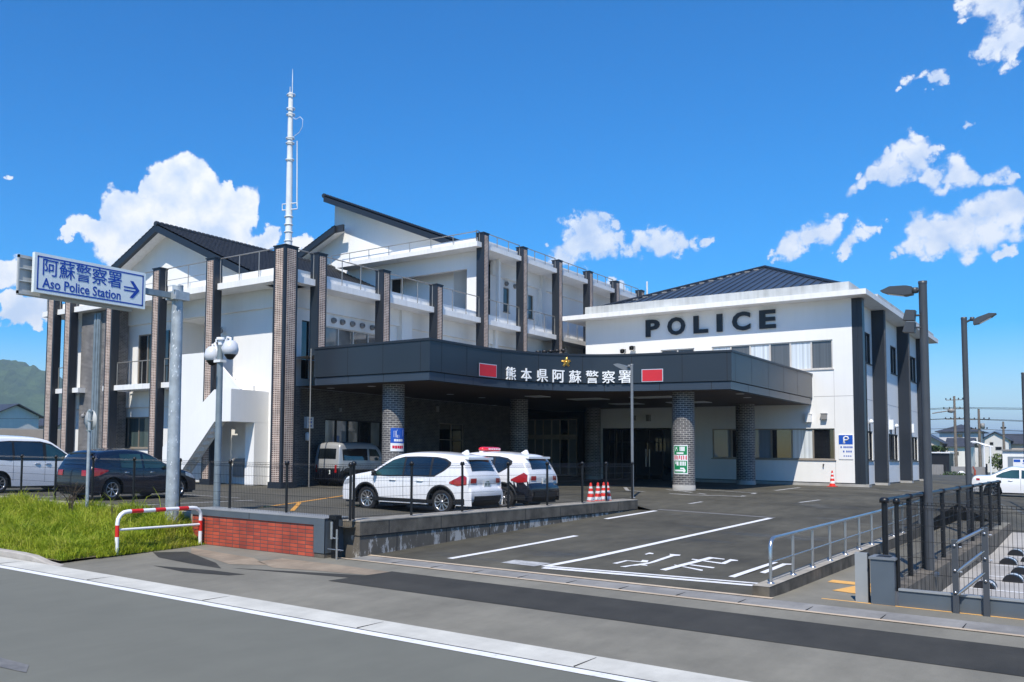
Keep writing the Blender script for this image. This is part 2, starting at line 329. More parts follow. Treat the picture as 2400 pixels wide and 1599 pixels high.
brick('pillar_tile', (0.27, 0.165, 0.13), (0.135, 0.078, 0.064), (0.66, 0.56, 0.48), 0.125, 0.075, 0.014, offset=0.0)
brick('dark_brick', (0.060, 0.058, 0.060), (0.105, 0.098, 0.092), (0.22, 0.21, 0.195), 0.215, 0.072, 0.008)
brick('grey_brick', (0.155, 0.150, 0.155), (0.075, 0.074, 0.080), (0.33, 0.32, 0.31), 0.20, 0.066, 0.010)
brick('column_brick', (0.115, 0.110, 0.115), (0.060, 0.058, 0.064), (0.40, 0.39, 0.37), 0.235, 0.085, 0.011, uv=True)
brick('red_brick', (0.50, 0.085, 0.040), (0.33, 0.052, 0.030), (0.085, 0.060, 0.055), 0.215, 0.0755, 0.0075, offset=0.0)
asphalt('road_asphalt', (0.150, 0.152, 0.128), stain=0.10, grain=0.16)
asphalt('apron_asphalt', (0.190, 0.180, 0.148), stain=0.20, grain=0.16, big=0.5)
asphalt('patch_asphalt', (0.042, 0.041, 0.036), stain=0.25, grain=0.2, big=0.9)
asphalt('drive_asphalt', (0.078, 0.073, 0.056), stain=0.42, grain=0.2, big=0.22, wet=0.42)
asphalt('lot_asphalt', (0.085, 0.080, 0.064), stain=0.25, grain=0.2, big=0.3)
asphalt('right_lot_pave', (0.38, 0.365, 0.345), stain=0.15, grain=0.1, big=0.4)
asphalt('tan_stain', (0.26, 0.21, 0.155), stain=0.3, grain=0.1, big=1.2)
asphalt('gutter_concrete', (0.52, 0.51, 0.46), stain=0.14, grain=0.10, big=1.4)
asphalt('paver', (0.23, 0.225, 0.215), stain=0.25, grain=0.1, big=1.5)
asphalt('tan_strip', (0.50, 0.405, 0.30), stain=0.14, grain=0.08, big=1.5)
paint('line_white', (0.80, 0.80, 0.80), worn=0.35)
paint('line_white_worn', (0.55, 0.55, 0.54), worn=0.9)
paint('line_faint', (0.20, 0.195, 0.185), worn=0.8)
paint('line_yellow', (0.72, 0.34, 0.06), worn=0.6)
paint('line_orange', (0.80, 0.44, 0.12), worn=0.4)
glass_dark('pane_dark', (0.010, 0.011, 0.013))
glass_dark('pane_blue', (0.035, 0.05, 0.065), rough=0.02)
glass_dark('pane_curtain_white', (0.62, 0.67, 0.71), folds=0.28, coat=0.7)
glass_dark('pane_curtain_grey', (0.085, 0.09, 0.098), folds=0.30, coat=0.8)
glass_dark('pane_curtain_teal', (0.055, 0.085, 0.085), folds=0.35, coat=0.8)
glass_dark('pane_blind', (0.21, 0.25, 0.29), folds=0.06, coat=0.9)
glass_dark('pane_interior', (0.20, 0.195, 0.18), rough=0.1, coat=0.8)
glass_dark('car_glass', (0.010, 0.014, 0.018), rough=0.02)
glass_dark('car_glass_green', (0.022, 0.055, 0.05), rough=0.02)
mat('car_white', (0.82, 0.82, 0.83), 0.28, var=0.01, coat=1.0)
mat('car_black', (0.006, 0.007, 0.012), 0.25, var=0.02, coat=1.0)
mat('car_navy', (0.006, 0.008, 0.018), 0.25, var=0.02, coat=1.0)
mat('car_silver', (0.42, 0.43, 0.44), 0.3, metal=0.3, var=0.02, coat=0.8)
mat('car_trim', (0.012, 0.012, 0.013), 0.55, var=0.05)
mat('tyre', (0.011, 0.011, 0.012), 0.8, var=0.1)
mat('rim', (0.50, 0.50, 0.51), 0.3, metal=0.8, var=0.04)
mat('tail_red', (0.36, 0.008, 0.010), 0.15, var=0.15, scale=20, coat=1.0)
mat('lamp_clear', (0.55, 0.58, 0.62), 0.15, metal=0.3, var=0.2, scale=20, coat=1.0)
mat('beacon_red', (0.75, 0.012, 0.018), 0.2, var=0.05, coat=1.0)
mat('chrome', (0.7, 0.7, 0.71), 0.15, metal=1.0, var=0.02)
mat('plate', (0.70, 0.72, 0.72), 0.5, var=0.05)
mat('plate_ink', (0.03, 0.08, 0.05), 0.5, var=0)
mat('cabin', (0.02, 0.02, 0.022), 0.8, var=0.1)

# stained block wall: old render flaking off grey block
m, N, L, B = new_mat('stained_block')
g = pos_node(N); sp = N.new('ShaderNodeSeparateXYZ'); L.new(g.outputs['Position'], sp.inputs[0])
mp = N.new('ShaderNodeMapping'); mp.inputs['Scale'].default_value = (1.2, 1.2, 0.55); L.new(g.outputs['Position'], mp.inputs[0])
n1 = N.new('ShaderNodeTexNoise'); n1.inputs['Scale'].default_value = 2.6; n1.inputs['Detail'].default_value = 9; n1.inputs['Roughness'].default_value = 0.72; L.new(mp.outputs[0], n1.inputs['Vector'])
r1 = ramp(N, [(0.0, (0.060, 0.052, 0.042)), (0.515, (0.12, 0.105, 0.085)), (0.55, (0.40, 0.385, 0.36)), (1.0, (0.56, 0.54, 0.51))])
L.new(n1.outputs['Fac'], r1.inputs[0]); L.new(r1.outputs[0], B.inputs['Base Color']); B.inputs['Roughness'].default_value = 0.92
mat('block_top', (0.125, 0.108, 0.085), 0.92, var=0.45, scale=3.0, bump=0.4, bscale=40, streak=0.35)
mat('block_ledge', (0.33, 0.30, 0.25), 0.92, var=0.25, scale=3.0, bump=0.4, bscale=40)
# hills: forest in light and dark clumps
def hill_mat(name, a, b, s):
    m, N, L, B = new_mat(name)
    g = pos_node(N)
    n1 = N.new('ShaderNodeTexNoise'); n1.inputs['Scale'].default_value = s; n1.inputs['Detail'].default_value = 8; n1.inputs['Roughness'].default_value = 0.68
    L.new(g.outputs['Position'], n1.inputs['Vector'])
    r = ramp(N, [(0.32, a), (0.68, b)]); L.new(n1.outputs['Fac'], r.inputs[0]); L.new(r.outputs[0], B.inputs['Base Color'])
    B.inputs['Roughness'].default_value = 0.95; B.inputs['Specular IOR Level'].default_value = 0.1
    bp = N.new('ShaderNodeBump'); bp.inputs['Strength'].default_value = 1.0; bp.inputs['Distance'].default_value = 25
    L.new(n1.outputs['Fac'], bp.inputs['Height']); L.new(bp.outputs[0], B.inputs['Normal'])
hill_mat('hill_forest', (0.020, 0.045, 0.012), (0.085, 0.13, 0.035), 0.012)
hill_mat('hill_far', (0.025, 0.05, 0.02), (0.07, 0.11, 0.04), 0.006)
# grass blades: several greens and dry straw by position
m, N, L, B = new_mat('grass_blade')
g = pos_node(N)
n1 = N.new('ShaderNodeTexNoise'); n1.inputs['Scale'].default_value = 1.1; n1.inputs['Detail'].default_value = 6; n1.inputs['Roughness'].default_value = 0.7
n2 = N.new('ShaderNodeTexNoise'); n2.inputs['Scale'].default_value = 30; n2.inputs['Detail'].default_value = 2
L.new(g.outputs['Position'], n1.inputs['Vector']); L.new(g.outputs['Position'], n2.inputs['Vector'])
ad = N.new('ShaderNodeMath'); ad.operation = 'MULTIPLY_ADD'; ad.inputs[1].default_value = 0.45; L.new(n2.outputs['Fac'], ad.inputs[0]); L.new(n1.outputs['Fac'], ad.inputs[2])
r = ramp(N, [(0.46, (0.060, 0.115, 0.006)), (0.62, (0.21, 0.30, 0.014)), (0.78, (0.38, 0.43, 0.035)), (0.93, (0.50, 0.43, 0.12))])
L.new(ad.outputs[0], r.inputs[0]); L.new(r.outputs[0], B.inputs['Base Color']); B.inputs['Roughness'].default_value = 0.55
B.inputs['Specular IOR Level'].default_value = 0.25
tb = N.new('ShaderNodeBsdfTranslucent'); L.new(r.outputs[0], tb.inputs[0])
ms = N.new('ShaderNodeMixShader'); ms.inputs[0].default_value = 0.35
outn = N['Material Output']; L.new(B.outputs[0], ms.inputs[1]); L.new(tb.outputs[0], ms.inputs[2]); L.new(ms.outputs[0], outn.inputs[0])

# ------------------------------------------------------------------ mesh helpers
class MB:
    """collects faces in world coordinates; build() links them as ONE object under a parent"""
    def __init__(s): s.v = []; s.f = []; s.mi = []; s.cur = 0; s.uv = None; s.smooth = []; s.sm = False
    def face(s, pts):
        i = len(s.v); s.v += [tuple(p) for p in pts]; s.f.append(tuple(range(i, i+len(pts)))); s.mi.append(s.cur); s.smooth.append(s.sm)
        return s
    def box(s, a, b):
        x0, x1 = sorted((a[0], b[0])); y0, y1 = sorted((a[1], b[1])); z0, z1 = sorted((a[2], b[2]))
        i = len(s.v)
        s.v += [(x0, y0, z0), (x1, y0, z0), (x1, y1, z0), (x0, y1, z0), (x0, y0, z1), (x1, y0, z1), (x1, y1, z1), (x0, y1, z1)]
        for q in ((0, 3, 2, 1), (4, 5, 6, 7), (0, 1, 5, 4), (1, 2, 6, 5), (2, 3, 7, 6), (3, 0, 4, 7)):
            s.f.append(tuple(i+k for k in q)); s.mi.append(s.cur); s.smooth.append(False)
        return s
    def grid(s, rows, closed=False, smooth=True):
        """rows of points -> quads sharing vertices"""
        n = len(rows[0]); i = len(s.v)
        for r_ in rows: s.v += [tuple(p) for p in r_]
        for a in range(len(rows)-1):
            for b in range(n if closed else n-1):
                b2 = (b+1) % n
                s.f.append((i+a*n+b, i+a*n+b2, i+(a+1)*n+b2, i+(a+1)*n+b)); s.mi.append(s.cur); s.smooth.append(smooth)
        return s
    def tube(s, pts, r, n=8, caps=True):
        pts = [Vector(p) for p in pts]
        rr = r if isinstance(r, (list, tuple)) else [r]*len(pts)
        rows = []; up = None
        for k, p in enumerate(pts):
            t = (pts[min(k+1, len(pts)-1)] - pts[max(k-1, 0)]).normalized()
            if up is None:
                up = Vector((0, 0, 1)) if abs(t.z) < 0.9 else Vector((1, 0, 0))
            a = t.cross(up).normalized(); b = a.cross(t).normalized(); up = b
            rows.append([p + (a*math.cos(2*math.pi*q/n) + b*math.sin(2*math.pi*q/n))*rr[k] for q in range(n)])
        s.grid(rows, closed=True)
        if caps:
            s.face(rows[0]); s.face(rows[-1][::-1])
        return s
    def lathe(s, c, prof, n=20, axis='z'):
        rows = []
        for r_, h in prof:
            row = []
            for q in range(n):
                a = 2*math.pi*q/n; u, v = r_*math.cos(a), r_*math.sin(a)
                row.append({'z': (c[0]+u, c[1]+v, c[2]+h), 'x': (c[0]+h, c[1]+u, c[2]+v), 'y': (c[0]+u, c[1]+h, c[2]+v)}[axis])
            rows.append(row)
        return s.grid(rows, closed=True)
    def prism(s, poly, d0, d1, fn):
        """polygon (2D, counter-clockwise) extruded between d0 and d1; fn(u, v, d) -> xyz"""
        n = len(poly)
        s.face([fn(u, v, d0) for u, v in poly]); s.face([fn(u, v, d1) for u, v in poly][::-1])
        for k in range(n):
            u, v = poly[k]; u2, v2 = poly[(k+1) % n]
            s.face([fn(u, v, d0), fn(u, v, d1), fn(u2, v2, d1), fn(u2, v2, d0)])
        return s
    def xform(s, M, start=0):
        for k in range(start, len(s.v)): s.v[k] = tuple(M @ Vector(s.v[k]))
        return s
    def build(s, name, material, parent=None, bevel=0.0, recalc=True):
        me = bpy.data.meshes.new(name)
        off = parent_world(parent) if parent else Vector((0, 0, 0))
        base = Vector((0, 0, 0))
        if parent is None and s.v:
            xs = [p[0] for p in s.v]; ys = [p[1] for p in s.v]
            base = Vector(((min(xs)+max(xs))/2, (min(ys)+max(ys))/2, min(p[2] for p in s.v)))
            off = base
        me.from_pydata([(p[0]-off.x, p[1]-off.y, p[2]-off.z) for p in s.v], [], s.f)
        mats = material if isinstance(material, (list, tuple)) else [material]
        for q in mats: me.materials.append(MATS[q])
        if len(mats) > 1: me.polygons.foreach_set('material_index', s.mi)
        me.polygons.foreach_set('use_smooth', s.smooth)
        if s.uv:
            l = me.uv_layers.new(name='UVMap')
            for li, lp in enumerate(me.loops): l.data[li].uv = s.uv[lp.vertex_index]
        if recalc:
            import bmesh
            bm = bmesh.new(); bm.from_mesh(me); bmesh.ops.recalc_face_normals(bm, faces=bm.faces); bm.to_mesh(me); bm.free()
        me.update()
        o = bpy.data.objects.new(name, me); COL.objects.link(o)
        if parent: o.parent = parent
        else: o.location = base
        if bevel:
            bv = o.modifiers.new('bevel', 'BEVEL'); bv.width = bevel; bv.segments = 2; bv.limit_method = 'ANGLE'
        return o
_pw = {}
def parent_world(p):
    w = Vector((0, 0, 0))
    while p is not None:
        w = w + p.location; p = p.parent
    return w
def tag(o, label, cat, group=None):
    o['label'] = label; o['category'] = cat
    if group: o['group'] = group
    return o
def thing(name, label, cat, loc=(0, 0, 0), group=None):
    o = bpy.data.objects.new(name, None); COL.objects.link(o); o.location = loc; o.empty_display_size = 0.3
    return tag(o, label, cat, group)
def structure(o):
    o['kind'] = 'structure'; return o
def copy_tree(o, parent=None, delta=None):
    c = o.copy(); COL.objects.link(c)
    if parent is not None: c.parent = parent
    if delta is not None: c.location = Vector(o.location) + Vector(delta)
    for ch in list(o.children): copy_tree(ch, c)
    return c
def text_pts(body, size, extrude=0.02, offset=0.0, spacing=1.0):
    cu = bpy.data.curves.new('lettering', 'FONT'); cu.body = body; cu.size = size; cu.extrude = extrude; cu.offset = offset; cu.space_character = spacing
    cu.resolution_u = 3
    o = bpy.data.objects.new('lettering', cu); COL.objects.link(o)
    dg = bpy.context.evaluated_depsgraph_get()
    me = bpy.data.meshes.new_from_object(o.evaluated_get(dg))
    v = [tuple(q.co) for q in me.vertices]; f = [tuple(p.vertices) for p in me.polygons]
    bpy.data.objects.remove(o); bpy.data.curves.remove(cu); bpy.data.meshes.remove(me)
    return v, f
def add_text(mb, body, fn, w=None, h=None, extrude=0.02, offset=0.0):
    """lettering scaled to width w and height h; fn(u, v, d) -> xyz with u right, v up from the lower left, d towards the viewer"""
    v, f = text_pts(body, 1.0, 0.5, offset)
    x0 = min(p[0] for p in v); x1 = max(p[0] for p in v); y0 = min(p[1] for p in v); y1 = max(p[1] for p in v)
    sx = w/(x1-x0) if w else None; sy = h/(y1-y0) if h else None
    sx = sx or sy; sy = sy or sx
    i = len(mb.v)
    mb.v += [tuple(fn((p[0]-x0)*sx, (p[1]-y0)*sy, (p[2]+0.5)*extrude)) for p in v]
    for q in f:
        mb.f.append(tuple(i+k for k in q)); mb.mi.append(mb.cur); mb.smooth.append(False)
    return mb
# facade frames: 'Y' faces -Y at y=c (u = x); 'X' faces +X at x=c (u = y); d goes INTO the building
def FP(fac, c):
    return (lambda u, d, z: (u, c+d, z)) if fac == 'Y' else (lambda u, d, z: (c-d, u, z))
def holed_wall(mb, fac, c, u0, u1, z0, z1, holes, depth=0.14):
    P = FP(fac, c)
    us = sorted({u0, u1, *[h[0] for h in holes], *[h[1] for h in holes]}); zs = sorted({z0, z1, *[h[2] for h in holes], *[h[3] for h in holes]})
    us = [u for u in us if u0 <= u <= u1]; zs = [z for z in zs if z0 <= z <= z1]
    for a, b in zip(us, us[1:]):
        for p, q in zip(zs, zs[1:]):
            cu, cz = (a+b)/2, (p+q)/2
            if any(h[0] < cu < h[1] and h[2] < cz < h[3] for h in holes): continue
            mb.face([P(a, 0, p), P(b, 0, p), P(b, 0, q), P(a, 0, q)])
    for a, b, p, q in holes:
        for (ua, za, ub, zb) in ((a, p, b, p), (b, p, b, q), (b, q, a, q), (a, q, a, p)):
            mb.face([P(ua, 0, za), P(ub, 0, zb), P(ub, depth, zb), P(ua, depth, za)])
    return mb
def window(parent, fac, c, u0, u1, z0, z1, panes, frame='pale_frame', fw=0.05, rec=0.05, sill=True, mids=(), name='window'):
    """one window: frame + sill as the part, each pane a sub-part; panes = list of materials left to right"""
    P = FP(fac, c); fb = MB()
    def bar(ua, ub, za, zb, d0=rec, d1=rec+0.07): fb.box(P(ua, d0, za), P(ub, d1, zb))
    bar(u0, u1, z0, z0+fw); bar(u0, u1, z1-fw, z1); bar(u0, u0+fw, z0+fw, z1-fw); bar(u1-fw, u1, z0+fw, z1-fw)
    n = len(panes); w = (u1-u0)/n
    for k in range(1, n): bar(u0+w*k-fw*0.6, u0+w*k+fw*0.6, z0+fw, z1-fw)
    for zm in mids: bar(u0+fw, u1-fw, zm-fw*0.4, zm+fw*0.4)
    if sill: fb.box(P(u0-0.05, -0.05, z0-0.05), P(u1+0.05, rec, z0-0.002))
    f = fb.build(name, frame, parent)
    for k, pm in enumerate(panes):
        pb = MB(); d = rec+0.045 + (0.012 if k % 2 else 0)
        pb.face([P(u0+w*k, d, z0), P(u0+w*(k+1), d, z0), P(u0+w*(k+1), d, z1), P(u0+w*k, d, z1)]).build('pane', pm, f, recalc=False)
    return f

# ------------------------------------------------------------------ ground, road, forecourt
def lerp_pts(pts, y):
    if y <= pts[0][0]: return pts[0][1]
    for (a, za), (b, zb) in zip(pts, pts[1:]):
        if y <= b: return za + (zb-za)*(y-a)/(b-a)
    return pts[-1][1]
def sstep(a, b, x):
    t = min(1, max(0, (x-a)/(b-a))); return t*t*(3-2*t)
def h_drive(x, y):
    z = lerp_pts([(13.65, -.60), (14.3, -.58), (27.74, -.19), (36, .10), (45, .15)], y)
    k = (1 if y < 30 else max(0, 1-(y-30)/10))*sstep(14.4, 17.5, y)
    return z - .08*min(max((x+11.3)/7.1, 0), 1)*k
def h_lot(x, y):
    return lerp_pts([(24, 0), (36, .10), (45, .15)], y) - .11*math.exp(-((x+13.6)/3)**2-((y-20.5)/3)**2)
def h_fore(x, y):
    if y <= 27.74: return h_lot(x, y) if x < -11.6 else h_drive(x, y)
    z = h_lot(x, y) + (h_drive(x, y)-h_lot(x, y))*sstep(-15, -11.3, x)
    return z - .42*sstep(-9.0, -4.0, x)*sstep(36, 55, y)
def sheet(mb, xs, ys, fn, dz=0.0):
    return mb.grid([[(x, y, fn(x, y)+dz) for x in xs] for y in ys], smooth=True)
def frange(a, b, n): return [a+(b-a)*k/n for k in range(n+1)]
def draped(mb, poly, fn, dz=0.006, step=1.2):
    """flat marking laid on a sloping surface: long edges are subdivided so that it follows the slope"""
    pts = []
    for (x, y), (x2, y2) in zip(poly, poly[1:]+poly[:1]):
        pts.append((x, y))
    mb.face([(x, y, fn(x, y)+dz) for x, y in pts])
    return mb
def stripe(mb, x0, y0, x1, y1, w, fn, dz=0.006, n=None):
    L = math.hypot(x1-x0, y1-y0); n = n or max(1, int(L/1.5)); nx, ny = -(y1-y0)/L*w/2, (x1-x0)/L*w/2
    rows = []
    for k in range(n+1):
        t = k/n; x = x0+(x1-x0)*t; y = y0+(y1-y0)*t
        rows.append([(x+nx, y+ny, fn(x+nx, y+ny)+dz), (x-nx, y-ny, fn(x-nx, y-ny)+dz)])
    return mb.grid(rows)

MB().grid([[(x, y, -1.5) for x in (-6000, -300, 300, 6000)] for y in (-3000, -100, 200, 6000)]).build('ground', 'field')
structure(bpy.data.objects['ground'])
road = structure(MB().grid([[(x, y, -.75) for x in (-400, 0, 400)] for y in (-14, 0, 9.0)]).build('road', 'road_asphalt'))
b = MB(); stripe(b, -200, 8.86, 200, 8.86, 0.19, lambda x, y: -.75, n=40); b.build('edge_line', 'line_white', road)
b = MB(); stripe(b, -200, 2.2, 200, 2.2, 0.15, lambda x, y: -.75, n=40); 
b.build('centre_line', 'line_white', road)
b = MB(); b.face([(x, y, -.745) for x, y in ((-9.9, 5.05), (-8.62, 5.12), (-8.35, 4.93), (-9.4, 4.78), (-9.9, 4.83))]); b.build('worn_marking', 'line_faint', road)
gut = structure(MB().grid([[(x, y, z) for x in frange(-120, 120, 60)] for y, z in ((9.0, -.748), (9.62, -.738))]).build('gutter', 'gutter_concrete'))
b = MB()
for k in range(-30, 30): b.box((k*3.0+1.55, 9.01, -.745), (k*3.0+1.562, 9.61, -.739))
b.build('joint', 'joint_black', gut)
b = MB(); b.box((-120, 8.975, -.76), (120, 9.0, -.7465)); b.build('gutter_edge', 'joint_black', gut)
# dropped kerb at the verge: raised to the left, dying away towards the crossing
b = MB(); rows = []
for x in frange(-60, -15.3, 90):
    t = sstep(-15.4, -16.5, x) if x > -16.6 else 1.0
    t = 1-min(1, max(0, (x+16.55)/1.15)); t = t*t*(3-2*t)
    z = -.737+.125*t; yb = 9.62+.02*t
    rows.append([(x, yb, -.76), (x, yb, z-.02), (x, yb+.03, z), (x, yb+.16, z), (x, yb+.18, z-.015), (x, yb+.18, -.8)])
structure(b.grid(rows, smooth=False).build('kerb', 'kerb_concrete'))
def h_apron(x, y): return lerp_pts([(9.6, -.739), (13.65, -.60), (15.2, -.60)], y)
b = MB(); sheet(b, [-15.58, -12, -8, -4, 0, 10, 40, 120], [9.62, 11, 12, 13, 13.66], h_apron)
apron = structure(b.build('pavement', 'apron_asphalt'))
b = MB(); sheet(b, frange(-9.9, 60, 60), [11.50, 12, 12.5, 12.93], h_apron, .005); 
b.face([(-9.9, 11.5, h_apron(0, 11.5)+.005), (-9.88, 12.93, h_apron(0, 12.93)+.005), (-10.15, 11.5, h_apron(0, 11.5)+.005)]); b.build('asphalt_patch', 'patch_asphalt', apron)
b = MB()
for poly in ([(-15.3, 12.85), (-13.1, 12.6), (-12.2, 12.1), (-12.9, 11.75), (-13.7, 12.05), (-14.6, 12.25)], [(-12.6, 12.9), (-11.2, 12.95), (-9.7, 12.85), (-9.6, 12.45), (-10.9, 12.2), (-11.9, 11.95), (-12.7, 12.3)]):
    draped(b, poly, h_apron, .004)
b.build('sand_stain', 'tan_stain', apron)
b = MB()
for poly in ([(-13.9, 10.75), (-12.6, 11.05), (-11.75, 11.1), (-11.9, 10.85), (-12.8, 10.62)], [(-15.4, 11.9), (-14.9, 12.4), (-13.2, 11.7), (-12.6, 11.3), (-13.6, 11.35), (-14.7, 11.5)], [(-12.5, 11.45), (-9.9, 12.35), (-9.0, 12.2), (-10.1, 11.95)]):
    draped(b, poly, h_apron, .0045)
b.build('damp_patch', 'patch_asphalt', apron)
# threshold of pavers between two tan kerb strips
b = MB(); sheet(b, frange(-11.55, 40, 30), [13.66, 14.31], h_drive)
thr = structure(b.build('threshold_paving', 'paver'))
b = MB(); 
for k in range(-12, 30): b.box((k*.9+.3, 13.7, -.64), (k*.9+.31, 14.27, h_drive(k*.9, 14)+.003))
b.build('joint', 'joint_black', thr)
b = MB(); stripe(b, -11.75, 13.62, 40, 13.74, .11, lambda x, y: h_drive(x, y), .008, 40); stripe(b, -11.55, 14.29, -3.9, 14.36, .12, h_drive, .009, 20); b.build('kerb_strip', 'tan_strip', thr)
# forecourt: upper car park to the left, sloping drive, court in front of the hall
b = MB(); sheet(b, [-80, -60, -45] + frange(-30, -11.6, 24), frange(13.72, 27.74, 14), h_lot)
lot = structure(b.build('parking_lot', 'lot_asphalt'))
b = MB(); sheet(b, frange(-11.6, -3.96, 12), frange(14.30, 27.74, 14), h_drive)
drv = structure(b.build('driveway', 'drive_asphalt'))
b = MB(); sheet(b, [-80, -60, -40, -30] + frange(-26, -3.96, 22), frange(27.74, 36, 10) + frange(37, 60, 16) + [75, 100, 130], h_fore)
crt = structure(b.build('forecourt', 'drive_asphalt'))
b = MB(); sheet(b, frange(-3.96, -2.55, 2), frange(15.2, 36, 12), lambda x, y: -.60+.02*max(0, y-20)*.4); sheet(b, [-3.96, -2.55, 0, 40], [14.30, 15.2], lambda x, y: lerp_pts([(14.30, -.579), (15.2, -.60)], y))
pth = structure(b.build('path', 'apron_asphalt'))
b = MB(); b.face([(x, y, -.594) for x, y in ((-3.77, 17.13), (-3.77, 17.50), (-3.05, 17.45), (-2.95, 15.95), (-3.17, 16.0), (-3.48, 16.1), (-3.30, 17.08))]); b.build('guide_marking', 'line_orange', pth)
b = MB(); stripe(b, -3.4, 15.06, 40, 15.0, .07, lambda x, y: -.60, .006, 20); b.build('orange_edge', 'line_orange', pth)
def h_right(x, y): return lerp_pts([(30, -.95), (45, -.5), (56, -.28), (80, -.2)], y)
b = MB(); sheet(b, [-3.96, -2.56, 0, 5, 15, 60], [36, 40, 45, 50, 56, 65, 80, 110], lambda x, y: h_fore(x, y) if x < -3.9 else h_right(x, y))
b.build('right_court', 'drive_asphalt', crt)
b = MB(); sheet(b, [-2.56, 0, 5, 15, 60], [15.19, 20, 25, 30, 36], h_right)
rlot = structure(b.build('right_parking_lot', 'right_lot_pave'))
b = MB()
for k in range(6): stripe(b, -2.2, 18.6+2.55*k, 2.8, 18.6+2.55*k, .12, h_right, .006)
stripe(b, -.2, 28.0, 2.0, 35.8, .16, h_right, .008); stripe(b, .1, 15.4, .1, 30, .12, h_right, .0075)
b.build('bay_line', 'line_white', rlot)
# markings on the drive
b = MB()
stripe(b, -8.05, 15.2, -4.45, 15.83, .14, h_drive); stripe(b, -8.0, 14.98, -4.45, 15.50, .20, h_drive)
b.build('stop_line', 'line_white', drv)
b = MB(); stripe(b, -8.06, 15.15, -7.86, 20.6, .15, h_drive); stripe(b, -7.86, 20.6, -7.56, 27.73, .15, h_drive); b.build('lane_line', 'line_white', drv)
b = MB(); stripe(b, -9.98, 14.9, -9.85, 20.1, .14, h_drive); stripe(b, -11.0, 24.3, -10.9, 27.7, .15, h_drive); b.build('left_line', 'line_white', drv)
b = MB(); draped(b, [(-8.93, 15.06), (-8.92, 15.58), (-8.16, 15.62), (-8.2, 15.03)], h_drive); b.build('worn_block', 'line_white_worn', drv)
b = MB()
for poly in ([(-7.327, 16.466), (-7.316, 17.066), (-6.993, 17.13), (-6.962, 17.05), (-7.254, 17.001), (-7.236, 16.476)],
             [(-7.01, 17.02), (-7.096, 17.339), (-6.984, 17.364), (-6.90, 17.1)],
             [(-6.924, 16.128), (-6.87, 17.1), (-6.93, 18.359), (-7.013, 18.534), (-6.792, 18.565), (-6.761, 18.429), (-6.831, 18.285), (-6.79, 17.232), (-6.80, 16.756), (-6.86, 16.5), (-7.023, 16.107)][::-1],
             [(-6.95, 16.70), (-6.94, 16.60), (-6.717, 16.614), (-6.737, 16.708)],
             [(-7.382, 18.153), (-7.398, 18.443), (-7.29, 18.403), (-7.255, 18.267), (-7.337, 18.244), (-7.321, 18.091)],
             [(-6.338, 16.278), (-6.245, 18.648), (-6.119, 18.523), (-6.21, 16.236)],
             [(-6.387, 17.091), (-6.394, 17.155), (-5.768, 16.864), (-5.729, 16.729), (-5.753, 16.707)],
             [(-6.22, 17.311), (-6.209, 17.42), (-5.715, 17.342), (-5.692, 17.226), (-5.723, 17.198)],
             [(-6.245, 18.648), (-5.928, 18.584), (-5.904, 18.482), (-6.171, 18.476)],
             [(-6.396, 18.042), (-6.41, 18.153), (-5.768, 18.003), (-5.757, 17.867)],
             [(-5.80, 17.87), (-5.832, 18.623), (-5.668, 18.571), (-5.649, 18.481), (-5.731, 18.377), (-5.70, 17.89)],
             [(-5.149, 16.312), (-5.098, 18.778), (-4.996, 18.81), (-4.997, 18.692), (-5.029, 16.277)],
             [(-4.91, 17.29), (-4.892, 18.712), (-4.707, 18.805), (-4.696, 18.699), (-4.791, 18.587), (-4.80, 17.236)]):
    draped(b, poly, h_drive, .007+.0006*random.random())
b.build('painted_letters', 'line_white', drv)
b = MB(); stripe(b, -11.5, 28.2, -7.5, 27.9, .28, h_fore, .005); b.build('grey_band', 'line_faint', crt)
b = MB(); 
for p in ([(-16.4, 38.2), (-15.3, 40.1)], [(-15.3, 40.1), (-14.0, 39.4)], [(-15.0, 35.2), (-12.2, 34.5)], [(-12.2, 34.5), (-10.5, 34.95)], [(-10.5, 34.95), (-10.75, 37.5)], [(-10.75, 37.5), (-13.7, 38.9)], [(-14.3, 37.5), (-11.9, 35.2)], [(-16.4, 38.2), (-15.0, 35.2)]):
    stripe(b, *p[0], *p[1], .15, h_fore, .006+.002*random.random())
stripe(b, -10.95, 30.75, -10.88, 31.8, .13, h_fore); stripe(b, -10.9, 40.8, -11.05, 45.3, .16, h_fore)
stripe(b, -9.0, 47.0, -8.2, 47.3, .14, h_fore); stripe(b, -7.6, 48.5, -6.6, 50.5, .14, h_fore); stripe(b, -7.3, 43, -6.0, 43.3, .14, h_fore); stripe(b, -7.0, 53, -6.2, 55, .14, h_fore); stripe(b, -8.2, 33.5, -7.9, 35, .12, h_fore)
b.build('court_marking', 'line_white_worn', crt)
b = MB(); stripe(b, -17.2, 16.7, -20.8, 25.2, .13, h_lot); stripe(b, -15.9, 16.6, -18.2, 19.3, .12, h_lot); stripe(b, -16.4, 19.6, -17.6, 22.2, .12, h_lot); b.build('yellow_line', 'line_yellow', lot)
b = MB(); stripe(b, -19.8, 14.0, -19.8, 19, .13, h_lot); stripe(b, -24.7, 14.0, -24.7, 19, .13, h_lot); stripe(b, -21.0, 19.5, -26, 19.5, .12, h_lot); stripe(b, -12.0, 22.2, -17.2, 22.2, .13, h_lot); b.build('bay_line', 'line_white_worn', lot)

